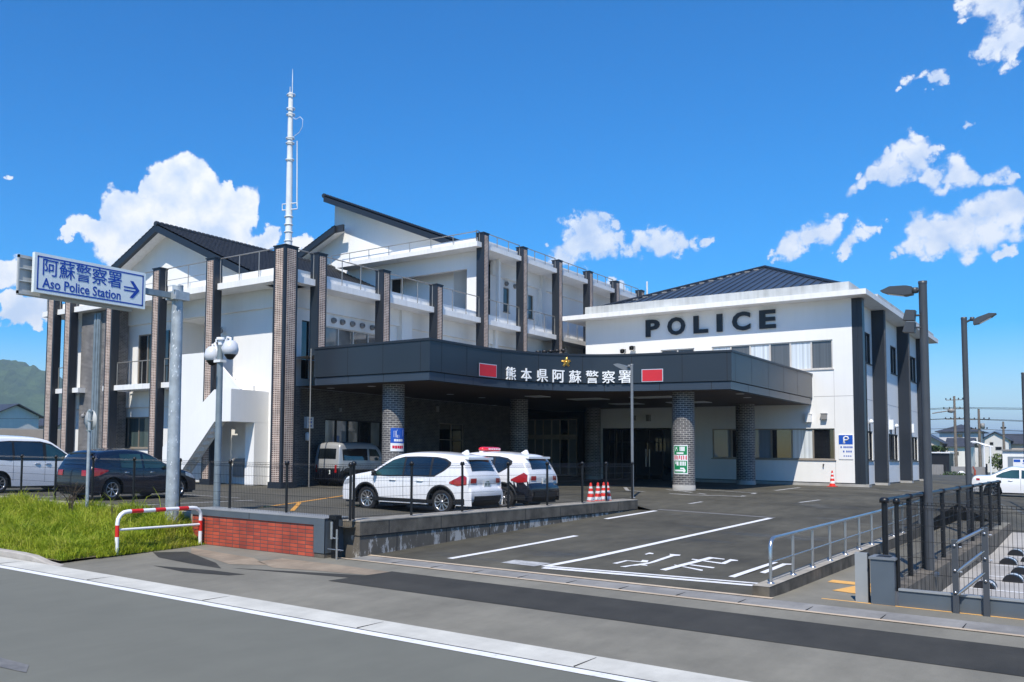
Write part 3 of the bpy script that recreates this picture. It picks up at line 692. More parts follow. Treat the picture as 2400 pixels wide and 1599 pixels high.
# verge: earth bank with rank grass between road kerb and car park
def h_verge(x, y): return min(lerp_pts([(9.8, -.66), (10.6, -.60), (12.2, -.42), (13.7, -.02)], y) - .02*math.sin(x*1.7+y), -.68+max(0, y-9.8)*.02+.55*max(0, -15.56-x))
b = MB(); sheet(b, frange(-60, -20, 40)[:-1] + frange(-20, -15.56, 24), frange(9.80, 13.72, 12), h_verge)
verge = structure(b.build('verge', 'earth'))
b = MB(); b.box((-60, 13.64, -.5), (-15.97, 13.86, .05)); lot_kerb = structure(b.build('lot_kerb', 'block_ledge'))
def make_grass():
    rnd = random.Random(3); v = []; f = []
    def clump_h(x, y):
        return 0.6+0.75*(0.5+0.5*math.sin(x*2.3+1.1*math.sin(y*3.1)))*(0.5+0.5*math.sin(y*4.7+x*1.3))
    n = 95000
    for k in range(n):
        t = rnd.random()
        x = -15.48 - 13.5*(t**1.2); y = 9.84+3.87*rnd.random()
        if y < 10.6 and x > -15.55-(y-9.8)*0.05: continue
        hh = (0.09+0.34*rnd.random()**1.9)*clump_h(x, y)*(0.6 if x > -15.9 else 1)*(0.55 if y < 10.15 else 1)*(0.75 if y > 13.3 else 1)
        if rnd.random() < 0.035: hh *= 1.9
        w = 0.005+0.006*rnd.random(); a = rnd.random()*6.283; lean = hh*(0.25+0.75*rnd.random()); b_ = rnd.random()*6.283
        z = h_verge(x, y)-.01
        dx, dy = math.cos(a)*w, math.sin(a)*w; lx, ly = math.cos(b_)*lean, math.sin(b_)*lean
        i = len(v)
        v += [(x-dx, y-dy, z), (x+dx, y+dy, z), (x+lx*.35+dx*.8, y+ly*.35+dy*.8, z+hh*.6), (x+lx*.35-dx*.8, y+ly*.35-dy*.8, z+hh*.6), (x+lx, y+ly, z+hh*(0.98-.25*rnd.random()))]
        f += [(i, i+1, i+2, i+3), (i+3, i+2, i+4)]
    # spill over the crossing edge
    me = bpy.data.meshes.new('grass'); me.from_pydata(v, [], f); me.materials.append(MATS['grass_blade']); me.update()
    o = bpy.data.objects.new('grass', me); COL.objects.link(o); o['kind'] = 'stuff'
    o['label'] = 'rank green roadside grass on the verge'; o['category'] = 'grass'
make_grass()

# ------------------------------------------------------------------ office building (left wing)
OB = thing('office_building', 'large white office building with brick-faced dark pillars and black tiled gable roofs', 'building', (-33.5, 30, 0))
def railing(parent, pts, z0, z1, sp=1.4, mid=False, r=0.022, name='railing', m='rail_metal'):
    b = MB()
    for (x0, y0), (x1, y1) in zip(pts, pts[1:]):
        L = math.hypot(x1-x0, y1-y0); n = max(1, round(L/sp))
        b.tube([(x0, y0, z1), (x1, y1, z1)], r*1.15, 6)
        if mid: b.tube([(x0, y0, (z0+z1)/2), (x1, y1, (z0+z1)/2)], r*.6, 5)
        for k in range(n+1):
            t = (k+0.0)/n; x = x0+(x1-x0)*t; y = y0+(y1-y0)*t
            b.tube([(x, y, z0), (x, y, z1)], r, 6)
            b.box((x-.045, y-.045, z0), (x+.045, y+.045, z0+.02))
    return b.build(name, m, parent)
def pillar(x0, x1, y0, y1, ztop, inner, brick_faces, plinth=.26, zb=0):
    """dark metal pillar; inner = box of the blade running back to the wall; brick_faces = 'F' (-Y) / 'S' (+X)"""
    b = MB(); b.box((x0, y0, zb), (x1, y1, ztop)); b.box((x0-.03, y0-.03, ztop), (x1+.03, y1+.03, ztop+.05))
    if not zb: b.box((x0-.05, y0-.05, -.1), (x1+.05, y1+.05, plinth))
    plinth += zb
    p = b.build('pillar', 'dark_metal', OB)
    q = MB(); mx = .095 if (x1-x0) < .6 else .12
    if 'F' in brick_faces: q.box((x0+mx, y0-.012, plinth), (x1-mx, y0+.05, ztop-.10))
    if 'S' in brick_faces: q.box((x1-.05, y0+mx, plinth), (x1+.012, y1-mx, ztop-.10))
    q.build('brick_face', 'pillar_tile', p)
ZS, ZT = 8.40, 8.67            # roof slab of the two-storey part
Z3, Z3T = 12.43, 12.69         # roof slab of the third storey
pillar(-25.71, -25.06, 25.5, 26.24, 9.74, None, 'FS')
for a, c in ((-29.86, -29.30), (-33.59, -33.05), (-37.20, -36.66), (-40.78, -40.22), (-42.40, -41.75)):
    pillar(a, c, 25.5, 25.93, 9.77, None, 'F')
SP = [(27.51, 28.06), (31.89, 32.44), (36.17, 36.70), (40.46, 41.00), (44.66, 45.17), (48.95, 49.46), (53.15, 53.65), (57.20, 57.75), (61.46, 62.00)]
for k, (a, c) in enumerate(SP):
    top = 9.77 if k < 3 else 13.2
    pillar(-25.54, -25.10, a, c, top, None, 'S', zb=5.46 if k < 6 else 0)
# slabs, parapets
b = MB()
b.box((-43.2, 25.68, ZS), (-25.72, 27.5, ZT)); b.box((-26.9, 26.22, ZS), (-25.25, 63, ZT)); b.box((-25.75, 25.72, ZS+.002), (-25.245, 26.23, ZT+.002))
b.build('roof_slab', 'white_slab', OB)
b = MB(); b.box((-43, 25.98, ZT), (-25.55, 26.16, 9.02)); b.box((-25.72, 26.16, ZT), (-25.54, 62.5, 9.02)); b.build('parapet', 'white_wall', OB)
b = MB(); b.box((-42.9, 26.2, ZT-.05), (-25.75, 41, ZT+.02)); b.build('flat_roof', 'concrete', OB)
b = MB()
for x0, x1 in ((-36.66, -33.59), (-33.05, -32.2), (-40.22, -39.7), (-37.6, -37.2), (-41.75, -40.78)):
    MB().box((x0, 25.72, 4.29), (x1, 27, 4.53)).build('balcony_slab', 'white_slab', OB)
b = MB(); b.box((-35.0, 40.0, Z3), (-25.21, 63, Z3T)); b.build('top_slab', 'white_slab', OB)
b = MB(); b.box((-34.9, 40.35, Z3T), (-25.45, 40.5, 12.99)); b.box((-25.60, 40.5, Z3T), (-25.45, 62.6, 12.99)); b.build('top_parapet', 'white_wall', OB)
# front wall
FW = 27.0
win_g = (-38.17, -35.51, 1.53, 3.05)
rec = (-33.60, -31.0, 4.53, 7.55)
d2 = (-36.0, -35.0, 5.0, 7.1)
b = MB(); holed_wall(b, 'Y', FW, -42.4, -26.4, 0, ZS, [win_g, rec, (-36.6, -35.15, 4.53, 7.1)], .15)
b.build('front_wall', 'white_wall', OB)
window(OB, 'Y', FW, -38.17, -35.51, 1.53, 3.05, ['pane_curtain_teal', 'pane_curtain_teal', 'pane_curtain_teal'], 'bronze_frame', mids=(), fw=.06)
window(OB, 'Y', FW, -36.6, -35.15, 4.53, 7.1, ['pane_dark', 'pane_curtain_teal'], 'bronze_frame', fw=.05, sill=False)
# recessed balcony door behind the stair head
b = MB(); b.face([(-33.6, 28.6, 4.53), (-31.0, 28.6, 4.53), (-31.0, 28.6, 7.55), (-33.6, 28.6, 7.55)]); b.face([(-33.6, 27.15, 4.53), (-33.6, 28.6, 4.53), (-33.6, 28.6, 7.55), (-33.6, 27.15, 7.55)])
b.face([(-31.0, 27.15, 4.53), (-31.0, 28.6, 4.53), (-31.0, 28.6, 7.55), (-31.0, 27.15, 7.55)]); b.face([(-33.6, 27.15, 7.55), (-31.0, 27.15, 7.55), (-31.0, 28.6, 7.55), (-33.6, 28.6, 7.55)]); b.face([(-33.6, 27.0, 4.53), (-31.0, 27.0, 4.53), (-31.0, 28.6, 4.53), (-33.6, 28.6, 4.53)])
b.build('recess', 'white_wall', OB)
b = MB(); b.box((-32.9, 28.5, 4.55), (-32.2, 28.59, 6.7)); b.build('door', 'door_grey', OB)
b = MB(); b.box((-34.35, 26.90, 4.53), (-34.1, 26.99, 7.15)); b.build('side_window', 'pane_dark', OB)
b = MB(); b.box((-42.3, 26.86, 7.60), (-26.4, 26.998, ZS-.002)); b.box((-42.3, 26.86, 3.52), (-28.2, 26.997, 4.285)); b.box((-26.398, 27.0, 7.62), (-26.26, 62, ZS-.001)); b.build('wall_beam', 'white_wall', OB)
# side wall above the canopy and the third storey
w_side = (29.35, 33.6, 5.75, 7.06)
b = MB(); holed_wall(b, 'X', -26.4, 27.0, 62, 4.2, ZS, [w_side, (27.95, 28.45, 4.6, 7.12)], .12); b.build('side_wall', 'white_wall', OB)
window(OB, 'X', -26.4, *w_side, ['pane_interior', 'pane_interior', 'pane_blue', 'pane_blue'], 'pale_frame', fw=.055)
window(OB, 'X', -26.4, 27.95, 28.45, 4.6, 7.12, ['pane_dark'], 'dark_metal', fw=.03, sill=False)
for a, c in ((34.72, 35.55), (43.4, 43.66), (52, 52.5)): MB().box((-26.398, a, 4.2), (-26.12, c, ZS-.003)).build('pilaster', 'white_wall', OB)
W3 = -26.6
b = MB(); holed_wall(b, 'X', W3, 43.6, 62, ZT, Z3, [(45.05, 45.72, 9.72, 11.15), (47.95, 48.58, 9.69, 11.12)], .12)
b.box((W3+.002, 43.6, 11.62), (W3+.16, 62, Z3-.002)); b.box((W3+.003, 49.17, ZT), (W3+.28, 49.6, Z3-.003)); b.box((W3+.003, 56.3, ZT), (W3+.28, 56.7, Z3-.003))
b.face([(-35, 62, ZT), (W3, 62, ZT), (W3, 62, Z3), (-35, 62, Z3)])
b.build('upper_side_wall', 'white_wall', OB)
window(OB, 'X', W3, 45.05, 45.72, 9.72, 11.15, ['pane_curtain_teal'], 'bronze_frame', fw=.04)
window(OB, 'X', W3, 47.95, 48.58, 9.69, 11.12, ['pane_curtain_teal'], 'bronze_frame', fw=.04)
b = MB(); b.box((-26.48, 41.0, ZT), (-25.84, 41.9, Z3-.001)); b.box((-26.15, 43.45, ZT), (-25.95, 43.65, Z3-.001)); b.build('corner_column', 'white_wall', OB)
b = MB(); b.box((-36, 41.0, 11.52), (-26.482, 41.25, Z3-.002)); b.box((-36, 41.0, ZT), (-31.75, 41.2, 11.52)); b.build('terrace_beam', 'white_wall', OB)
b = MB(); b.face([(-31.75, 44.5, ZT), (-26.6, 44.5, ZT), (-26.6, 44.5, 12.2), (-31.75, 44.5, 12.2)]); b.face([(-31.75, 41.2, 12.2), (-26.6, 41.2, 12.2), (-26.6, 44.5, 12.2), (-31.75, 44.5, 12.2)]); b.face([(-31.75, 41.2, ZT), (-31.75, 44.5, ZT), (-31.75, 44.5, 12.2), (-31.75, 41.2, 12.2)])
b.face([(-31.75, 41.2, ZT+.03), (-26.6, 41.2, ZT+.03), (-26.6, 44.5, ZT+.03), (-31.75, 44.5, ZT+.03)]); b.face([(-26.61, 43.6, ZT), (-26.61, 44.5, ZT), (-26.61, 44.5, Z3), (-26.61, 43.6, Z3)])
b.build('terrace_recess', 'interior', OB)  # near-black walls: the shade under the slab is put into the colour
window(OB, 'Y', 44.42, -30.6, -27.0, ZT+.1, 11.0, ['pane_blue', 'pane_dark', 'pane_blue', 'pane_dark'], 'bronze_frame', rec=.0, sill=False)
# grey brick stair tower face, shutter column
b = MB(); b.box((-40.2, 26.15, 0), (-37.25, 26.9, ZS-.004)); b.build('brick_panel', 'grey_brick', OB)
b = MB()
for k in range(5): b.box((-38.95+.11*k, 26.02-.03*(k % 2), 1.2), (-38.845+.11*k, 26.148, ZS-.15))
b.build('duct', 'galvanised_dark', OB)
b = MB(); b.tube([(-40.32, 26.0, .1), (-40.32, 26.0, 8.1)], .05, 8); b.build('downpipe', 'sign_backing', OB)
b = MB(); b.tube([(-25.0, 27.05, 0), (-25.0, 27.05, 5.7)], .028, 8); b.build('downpipe', 'rail_metal', OB)
# dark ground floor under the canopy
b = MB(); holed_wall(b, 'X', -26.402, 27.2, 46, 0, 4.2, [(29.55, 33.6, 1.7, 2.95), (38.4, 40.7, .1, 3.05)], .15); b.build('brick_wall', 'dark_brick', OB)
b = MB(); b.box((-26.42, 26.3, 0), (-25.7, 27.18, 4.15)); b.build('brick_pier', 'dark_brick', OB)
window(OB, 'X', -26.402, 29.55, 33.6, 1.7, 2.95, ['pane_interior', 'pane_blind', 'pane_interior', 'pane_dark', 'pane_interior'], 'trim_black', fw=.07)
window(OB, 'X', -26.402, 38.4, 40.7, .1, 3.05, ['pane_dark', 'pane_dark'], 'bronze_frame', fw=.04, sill=False, mids=(2.2,), name='door')
b = MB(); b.box((-26.38, 28.18, 2.48), (-26.2, 28.58, 2.97)); bx = b.build('control_box', 'plastic_white', OB)
b = MB(); b.box((-26.2, 28.28, 2.84), (-26.19, 28.46, 2.90)); b.box((-26.2, 28.28, 2.70), (-26.19, 28.46, 2.78)); b.box((-26.2, 28.28, 2.55), (-26.19, 28.46, 2.62)); b.build('button', 'notice_blue', bx)
b = MB(); b.lathe((-26.3, 28.33, 1.93), [(.0, 0), (.10, .02), (.12, .12), (.12, .28), (.09, .36), (0, .38)], 12); b.build('wall_phone', 'plastic_white', OB)
MB().box((-26.39, 30.4, 3.28), (-26.3, 30.56, 3.46)).build('wall_lamp', 'plastic_grey', OB); MB().box((-26.39, 38.0, 3.6), (-26.33, 38.25, 3.9)).build('wall_lamp', 'plastic_grey', OB)
# entrance recess with glazed doors
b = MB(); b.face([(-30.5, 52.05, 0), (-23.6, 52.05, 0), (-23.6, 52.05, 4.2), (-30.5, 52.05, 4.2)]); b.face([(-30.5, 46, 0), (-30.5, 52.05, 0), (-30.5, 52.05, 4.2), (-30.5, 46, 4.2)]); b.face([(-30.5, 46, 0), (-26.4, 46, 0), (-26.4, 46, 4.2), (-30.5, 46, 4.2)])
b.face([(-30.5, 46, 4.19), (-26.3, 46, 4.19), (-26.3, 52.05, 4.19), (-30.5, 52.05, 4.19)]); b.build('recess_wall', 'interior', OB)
gl = window(OB, 'Y', 51.95, -28.9, -25.4, .2, 3.75, ['pane_blind', 'pane_blind', 'pane_blind', 'pane_blind', 'pane_dark', 'pane_blind'], 'pale_frame', fw=.06, rec=0, sill=False, mids=(2.75, 2.62, 2.5), name='entrance_doors')
b = MB(); b.box((-28.9, 51.90, 2.52), (-25.4, 51.94, 2.74)); b.build('transom', 'pale_frame', gl)
# small fittings on the upper walls
b = MB()
for y in (29.95, 30.55, 31.25, 31.95, 32.7):
    MB().lathe((-26.39, y, 7.33), [(.0, 0), (.13, .0), (.13, .08), (.10, .16), (.04, .17)], 10, 'x').build('vent_hood', 'plastic_grey', OB)
for y in (45.3, 46.3): MB().lathe((W3+.01, y, 11.36), [(.0, 0), (.14, .0), (.14, .10), (.05, .18)], 10, 'x').build('vent_hood', 'plastic_grey', OB)
b = MB(); b.box((-37.9, 26.7, 6.9), (-37.5, 26.86, 7.2)); b.build('emergency_light', 'plastic_white', OB)
for x, y, z in ((-30.28, 26.80, 6.8), (-26.2, 26.9, 8.0), (-39.6, 26.0, 3.1)):
    b = MB(); b.tube([(x-.1, y+.15, z+.18), (x, y+.05, z+.18), (x, y, z+.1)], .02, 6); b.lathe((x, y, z), [(0, -.12), (.10, -.06), (.11, .05), (.06, .12), (0, .13)], 12); b.build('dome_camera', 'plastic_grey', OB)
# railings
fx = [(-43.0, -42.4), (-41.75, -40.78), (-40.22, -37.2), (-36.66, -33.59), (-33.05, -29.86), (-29.3, -25.71)]
for a, c in fx: railing(OB, [(a, 25.83), (c, 25.83)], ZT, 9.78, 1.3, mid=(a < -29.5))
ends = [26.24] + [q for p in SP for q in p]
for k in range(0, len(ends)-1, 2):
    a, c = ends[k], ends[k+1]
    railing(OB, [(-25.36, a), (-25.36, c)], ZT, 9.78, 1.45)
    if k >= 8: railing(OB, [(-25.33, a), (-25.33, c)], Z3T, 13.32, 1.35)
railing(OB, [(-35.6, 40.15), (-25.36, 40.15)], Z3T, 13.25, 1.5); railing(OB, [(-25.36, 40.15), (-25.36, 40.46)], Z3T, 13.3, 1.5)
for a, c in ((-36.66, -33.59), (-33.05, -32.1), (-41.75, -40.78), (-37.6, -37.2)): railing(OB, [(a+.08, 25.83), (c-.08, 25.83)], 4.53, 5.62, 1.0, mid=False)
# external stair
def YP(y): return lambda u, v, d: (u, y+d, v)
b = MB(); Ys = 24.85
b.prism([(-31.7, .05), (-30.9, .05), (-28.35, 2.67), (-27.36, 2.67), (-27.36, 4.0), (-28.40, 4.0), (-31.7, 1.60)], 0, .15, YP(Ys))
b.prism([(-31.7, .05), (-30.9, .05), (-28.35, 2.67), (-27.5, 2.67), (-27.5, 3.0), (-28.40, 3.0), (-31.7, .55)], 0, .12, YP(25.35))
b.box((-31.55, Ys+.15, 1.0), (-31.45, 25.35, 1.6))
st = b.build('staircase', 'white_wall', OB)
b = MB(); b.box((-27.51, Ys+.152, 2.67), (-27.362, 27.0, 4.0)); b.box((-28.3, Ys+.15, 2.68), (-27.51, 27.0, 2.95)); b.box((-27.9, 26.2, .05), (-27.365, 26.99, 2.668)); b.build('landing', 'white_wall', st)
b = MB(); n = 10
for k in range(n):
    x = -31.3+2.95*k/n; MB().box((x, Ys+.15, .1+.27*k), (x+.3, 25.35, .27+.27*k)).build('tread', 'white_slab', st)
n = 9
for k in range(n):
    x = -27.55-.235*k; MB().box((x-.30, 25.78, 2.95+.19*k+.05), (x, 26.98, 3.12+.19*k+.05)).build('tread', 'white_slab', st)
b = MB(); b.prism([(-27.75, 3.0), (-27.70, 4.05), (-29.2, 5.3), (-29.2, 4.5)], 0, .12, YP(25.66)); b.box((-29.2, 25.66, 3.0), (-27.75, 25.775, 3.9)); b.build('upper_parapet', 'white_wall', st)
b = MB(); b.box((-32.2, 25.74, 1.9), (-29.9, 25.90, 5.73)); b.build('balcony_panel', 'white_wall', st)
b = MB(); b.box((-27.76, 26.94, .2), (-27.37, 26.985, 2.07)); d = b.build('stair_door', 'door_grey', OB)
b = MB(); b.lathe((-27.68, 26.93, 1.1), [(0, -.05), (.04, -.04), (.04, 0), (0, 0)], 8, 'y'); b.build('handle', 'steel', d)
b = MB(); b.box((-29.4, 26.90, .35), (-28.75, 26.998, 1.15)); b.build('louvre', 'plastic_grey', OB)
# roofs: rolled black tiles
def tile_plane(mb, x_top, z_top, x_bot, z_bot, y0, y1, roll=.27, course=.30, amp=.06):
    L = math.hypot(x_bot-x_top, z_bot-z_top); nx, nz = -(z_bot-z_top)/L, (x_bot-x_top)/L
    if nz < 0: nx, nz = -nx, -nz
    ny = max(2, int((y1-y0)/roll)*4); nc = int(L/course); rows = []
    for c in range(nc+1):
        for e in (0, 1):
            t = min(1, (c+e*.985)/nc) if c < nc else 1
            lift = .0 if e == 0 else .028
            row = []
            for k in range(ny+1):
                y = y0+(y1-y0)*k/ny; a = amp*(abs(math.cos(math.pi*(y-y0)/roll))**0.7) + lift
                row.append((x_top+(x_bot-x_top)*t+nx*a, y, z_top+(z_bot-z_top)*t+nz*a))
            rows.append(row)
            if c == nc: break
    mb.grid(rows, smooth=True); return mb
def gable_roof(y0, y1, ax, az, rx, rz, lx, lz, split=None):
    b = MB(); tile_plane(b, ax, az, rx, rz, y0, y1)
    lax, laz = split if split else (ax, az)
    tile_plane(b, lax, laz, lx, lz, y0, y1)
    b.tube([(ax, y0-.05, az+.05), (ax, y1, az+.05)], .13, 8)
    n = int((y1-y0)/.3)
    for k in range(n): b.tube([(ax, y0+.3*k, az+.05), (ax, y0+.3*k+.12, az+.05)], .155, 8)
    rf = b.build('tiled_roof', 'tile_roof', OB)
    b = MB(); th = .34
    b.prism([(ax, az), (rx, rz), (rx, rz-th), (ax, az-th)], 0, .22, YP(y0-.02)); b.prism([(lx, lz), (lax, laz), (lax, laz-th), (lx, lz-th)], 0, .22, YP(y0-.02))
    b.build('verge_board', 'dark_metal', rf)
    b = MB(); b.prism([(ax, az-.06), (rx+.02, rz-.06), (rx+.02, rz-.2), (ax, az-.2)], .2, y1-y0, YP(y0)); b.prism([(lx, lz-.06), (lax, laz-.06), (lax, laz-.2), (lx, lz-.2)], .2, y1-y0, YP(y0)); b.build('roof_soffit', 'white_slab', rf)
    return rf
gable_roof(27.5, 41, -36.1, 12.66, -29.3, 9.52, -43.1, 9.42)
b = MB(); b.prism([(-42.0, 8.9), (-30.25, 8.9), (-30.25, 9.75), (-36.1, 12.46), (-42.0, 9.74)], 0, 12, YP(28.45)); b.build('gable_wall', 'white_wall', OB)
rf = gable_roof(41.05, 62, -37.1, 17.38, -27.25, 13.12, -42.5, 12.65, split=(-36.15, 15.36))
b = MB(); b.box((-36.55, 41.2, 15.0), (-35.6, 41.34, 15.42)); b.build('ridge_end', 'tile_roof', rf)
b = MB(); b.prism([(-41.8, 8.9), (-28.0, 8.9), (-28.0, 13.25), (-37.0, 17.1), (-37.0, 14.8), (-41.8, 12.8)], 0, 20, YP(42.0)); b.build('upper_gable_wall', 'white_wall', OB)
# mast on the corner pillar
AN = thing('radio_mast', 'tall pale steel radio mast with whip antennas on the corner brick pillar', 'mast', (-25.58, 26.2, 9.7))
b = MB(); b.tube([(-25.58, 26.2, 9.7), (-25.6, 26.2, 13.0), (-25.62, 26.2, 16.35)], [.155, .13, .095], 12); b.build('pole', 'galv_spots', AN)
b = MB()
for z in (10.1, 10.47, 10.78, 11.11, 13.5, 14.2, 14.41, 15.41, 15.66, 16.25): b.lathe((-25.6, 26.2, z), [(.16, -.02), (.185, -.02), (.185, .02), (.16, .02)], 12)
for z in (11.45, 11.7): b.tube([(-25.98, 26.2, z), (-25.12, 26.2, z-.08)], .025, 6)
b.tube([(-25.98, 26.2, 11.45), (-25.98, 26.2, 11.7)], .02, 6); b.tube([(-25.12, 26.2, 11.37), (-25.12, 26.2, 11.62)], .02, 6); b.build('bracket', 'galv_spots', AN)
b = MB(); b.tube([(-25.14, 26.2, 11.5), (-25.2, 26.2, 14.22)], [.03, .022], 6); b.build('side_antenna', 'galv_spots', AN)
b = MB(); b.tube([(-25.52, 26.2, 15.0), (-25.53, 26.2, 16.9), (-25.54, 26.2, 17.35)], [.02, .02, .008], 6); b.tube([(-25.66, 26.2, 16.3), (-25.66, 26.2, 16.62)], .018, 6); b.build('whip', 'galv_spots', AN)
b = MB(); b.tube([(-25.52, 26.2, 15.3), (-25.3, 26.2, 15.15), (-25.05, 26.2, 15.2), (-24.9, 26.2, 15.05), (-24.92, 26.2, 14.75), (-25.1, 26.2, 14.55), (-25.5, 26.2, 14.42)], .010, 5); b.build('cable', 'plastic_white', AN)

# ------------------------------------------------------------------ police hall (right wing)
PH = thing('police_hall', 'white two-storey hall with POLICE letters and a low dark metal hip roof', 'building', (-16.5, 58, 0))
PY, PX = 49.45, -9.58
up = (-16.32, -10.45, 5.97, 7.43); lo_ = (-16.35, -10.43, 1.45, 3.0); sm = (-19.11, -17.25, 5.97, 7.43); dr = (-22.63, -18.55, .12, 3.07)
b = MB(); holed_wall(b, 'Y', PY, -23.6, PX, -.1, 9.41, [up, lo_, sm, dr], .16)
b.face([(-23.6, PY, -.1), (-23.6, 71, -.1), (-23.6, 71, 9.41), (-23.6, PY, 9.41)]); b.build('front_wall', 'white_wall', PH)
window(PH, 'Y', PY, *up, ['pane_curtain_white', 'pane_curtain_grey', 'pane_curtain_white', 'pane_curtain_grey', 'pane_curtain_white', 'pane_curtain_grey'], 'pale_frame', fw=.06)
window(PH, 'Y', PY, *sm, ['pane_curtain_grey', 'pane_curtain_grey'], 'pale_frame', fw=.06)
window(PH, 'Y', PY, *lo_, ['pane_blind', 'pane_dark', 'pane_blind', 'pane_dark', 'pane_curtain_white', 'pane_dark'], 'bronze_frame', fw=.06)
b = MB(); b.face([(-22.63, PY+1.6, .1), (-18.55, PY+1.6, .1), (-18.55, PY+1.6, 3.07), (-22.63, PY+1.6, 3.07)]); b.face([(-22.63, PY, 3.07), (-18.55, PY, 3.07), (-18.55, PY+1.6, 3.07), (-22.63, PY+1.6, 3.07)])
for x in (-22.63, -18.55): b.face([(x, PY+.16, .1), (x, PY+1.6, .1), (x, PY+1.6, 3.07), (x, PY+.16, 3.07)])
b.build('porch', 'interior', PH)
dw = window(PH, 'Y', PY+.9, -22.6, -18.6, .13, 3.05, ['pane_dark', 'pane_dark', 'pane_dark', 'pane_dark', 'pane_blue'], 'trim_black', fw=.05, rec=0, sill=False, mids=(2.3,), name='glazed_doors')
b = MB(); b.tube([(-20.35, PY+.88, .9), (-20.35, PY+.88, 1.9)], .02, 6); b.tube([(-20.15, PY+.88, .9), (-20.15, PY+.88, 1.9)], .02, 6); b.build('handle', 'steel', dw)
b = MB(); b.box((-21.8, PY+1.3, .1), (-21.3, PY+1.36, 2.3)); b.build('orange_door', 'rust_red', PH)
# concrete plinth; the drip strip above is black to paint its shadow line
b = MB(); b.box((-18.55, PY-.012, -.2), (PX+.012, PY-.002, .30)); b.box((PX+.002, PY-.012, -.5), (PX+.012, 71, .18)); b.build('plinth', 'concrete', PH)
b = MB(); b.box((-18.55, PY-.02, .30), (PX+.02, PY-.002, .335)); b.box((PX+.002, PY, .18), (PX+.02, 71, .215)); b.build('drip_shadow_line', 'joint_black', PH)
b = MB(); b.box((-11.35, PY-.004, 4.59), (PX, PY-.001, 4.605)); b.box((PX+.001, PY, 4.59), (PX+.004, 71, 4.605)); b.box((-10.42, PY-.004, .33), (-10.41, PY-.001, 1.38)); b.box((-10.42, PY-.004, 4.6), (-10.41, PY-.001, 5.9)); b.box((-10.42, PY-.004, 3.05), (-10.41, PY-.001, 4.59)); b.build('wall_joint', 'plastic_grey', PH)
# side wall with deep blades
wu = [(51.74, 53.95, 6.49, 8.10), (59.5, 61.45, 6.49, 8.10), (66.0, 68.4, 6.49, 8.10)]; wl = [(51.67, 53.93, 1.45, 2.96), (58.4, 61.3, 1.45, 2.96), (65.6, 68.3, 1.45, 2.96)]
b = MB(); holed_wall(b, 'X', PX, PY, 71, -.5, 9.41, wu+wl, .16); b.face([(PX, 71, -.5), (-23.6, 71, -.5), (-23.6, 71, 9.41), (PX, 71, 9.41)]); b.build('side_wall', 'white_wall', PH)
for w_ in wu+wl: window(PH, 'X', PX, *w_, ['pane_dark', 'pane_dark'], 'trim_black', fw=.07, rec=.04)
for k, (y, t) in enumerate(((PY+.02, .5), (54.25, .5), (61.65, .5), (68.55, .5))):
    b = MB(); b.box((PX-.05 if k else PX, y, .28), (-9.0 if k else -9.12, y+t, 9.40))
    if k == 0: b.box((PX+.18, y-.03, .28), (PX+.24, y, 9.39))
    p = b.build('blade', 'dark_metal', PH)
    b = MB(); b.box((PX-.04, y-.04, -.5), (-8.97, y+t+.04, .279)); b.build('base', 'concrete', p)
    if k: b = MB(); b.box((-9.02, y+.08, .3), (-8.985, y+t-.08, 9.3)); b.build('brick_face', 'dark_brick', p)
for y, z0, z1 in ((51.75, -.1, 6.4), (63.0, -.1, 3.2), (55.2, 6, 9.3)): MB().tube([(-9.45, y, z0), (-9.45, y, z1)], .055, 8).build('downpipe', 'trim_black', PH)
b = MB()
for y in (58.6, 65.5): MB().box((PX, y, 3.2), (PX+.22, y+.35, 3.75)).build('wall_box', 'plastic_white', PH)
for y in (53.0, 60.2): MB().lathe((PX+.12, y, 3.35), [(0, 0), (.09, 0), (.11, .1), (.06, .2), (0, .22)], 10).build('wall_lamp', 'plastic_white', PH)
b = MB(); 
for y in (53.0, 60.2, 58.9): MB().tube([(PX+.05, y, 2.96), (PX+.05, y, 3.35)], .03, 6).build('conduit', 'trim_black', PH)
# eaves, parapet, roof
b = MB(); b.box((-24.6, 48.45, 9.411), (-8.75, 72, 9.67)); b.build('eaves_slab', 'white_slab', PH)
b = MB(); b.box((-23.4, 48.95, 9.672), (-9.55, 49.15, 10.17)); b.box((-9.75, 49.151, 9.672), (-9.551, 71, 10.17)); b.box((-9.3, 52.5, 9.673), (-8.95, 71.5, 10.0)); b.build('parapet', 'parapet_concrete', PH)
ap = (-16.4, 59.76, 13.5); bz = 10.0
cn = [(-23.2, 49.2, bz), (-9.75, 49.2, bz), (-9.75, 71, bz), (-23.2, 71, bz)]
b = MB()
for k in range(4): b.face([cn[k], cn[(k+1) % 4], ap])
rf = b.build('hip_roof', 'seam_roof', PH)
b = MB()
for k in range(4):
    A_ = Vector(cn[k]); B_ = Vector(cn[(k+1) % 4]); V_ = Vector(ap); e = (B_-A_).normalized(); t0 = (V_-A_).dot(e); L_ = (B_-A_).length
    nrm = (B_-A_).cross(V_-A_).normalized()
    s_ = .45
    while s_ < L_:
        foot = A_+e*s_; fr = s_/t0 if s_ < t0 else (L_-s_)/(L_-t0); topv = foot+(V_-(A_+e*t0))*fr
        b.prism([(0, 0), (1, 0)], 0, 1, lambda u, v, d, f=foot, t=topv: tuple(f+(t-f)*u+nrm*(.05*d))) if False else None
        w2 = e*.022
        q = [foot-w2, foot+w2, topv+w2, topv-w2]; r_ = [p+nrm*.055 for p in q]
        b.face(r_); b.face([q[0], r_[0], r_[3], q[3]]); b.face([q[1], r_[1], r_[2], q[2]]); b.face([q[0], q[1], r_[1], r_[0]])
        s_ += .46
b.build('seam', 'seam_roof', rf)
b = MB()
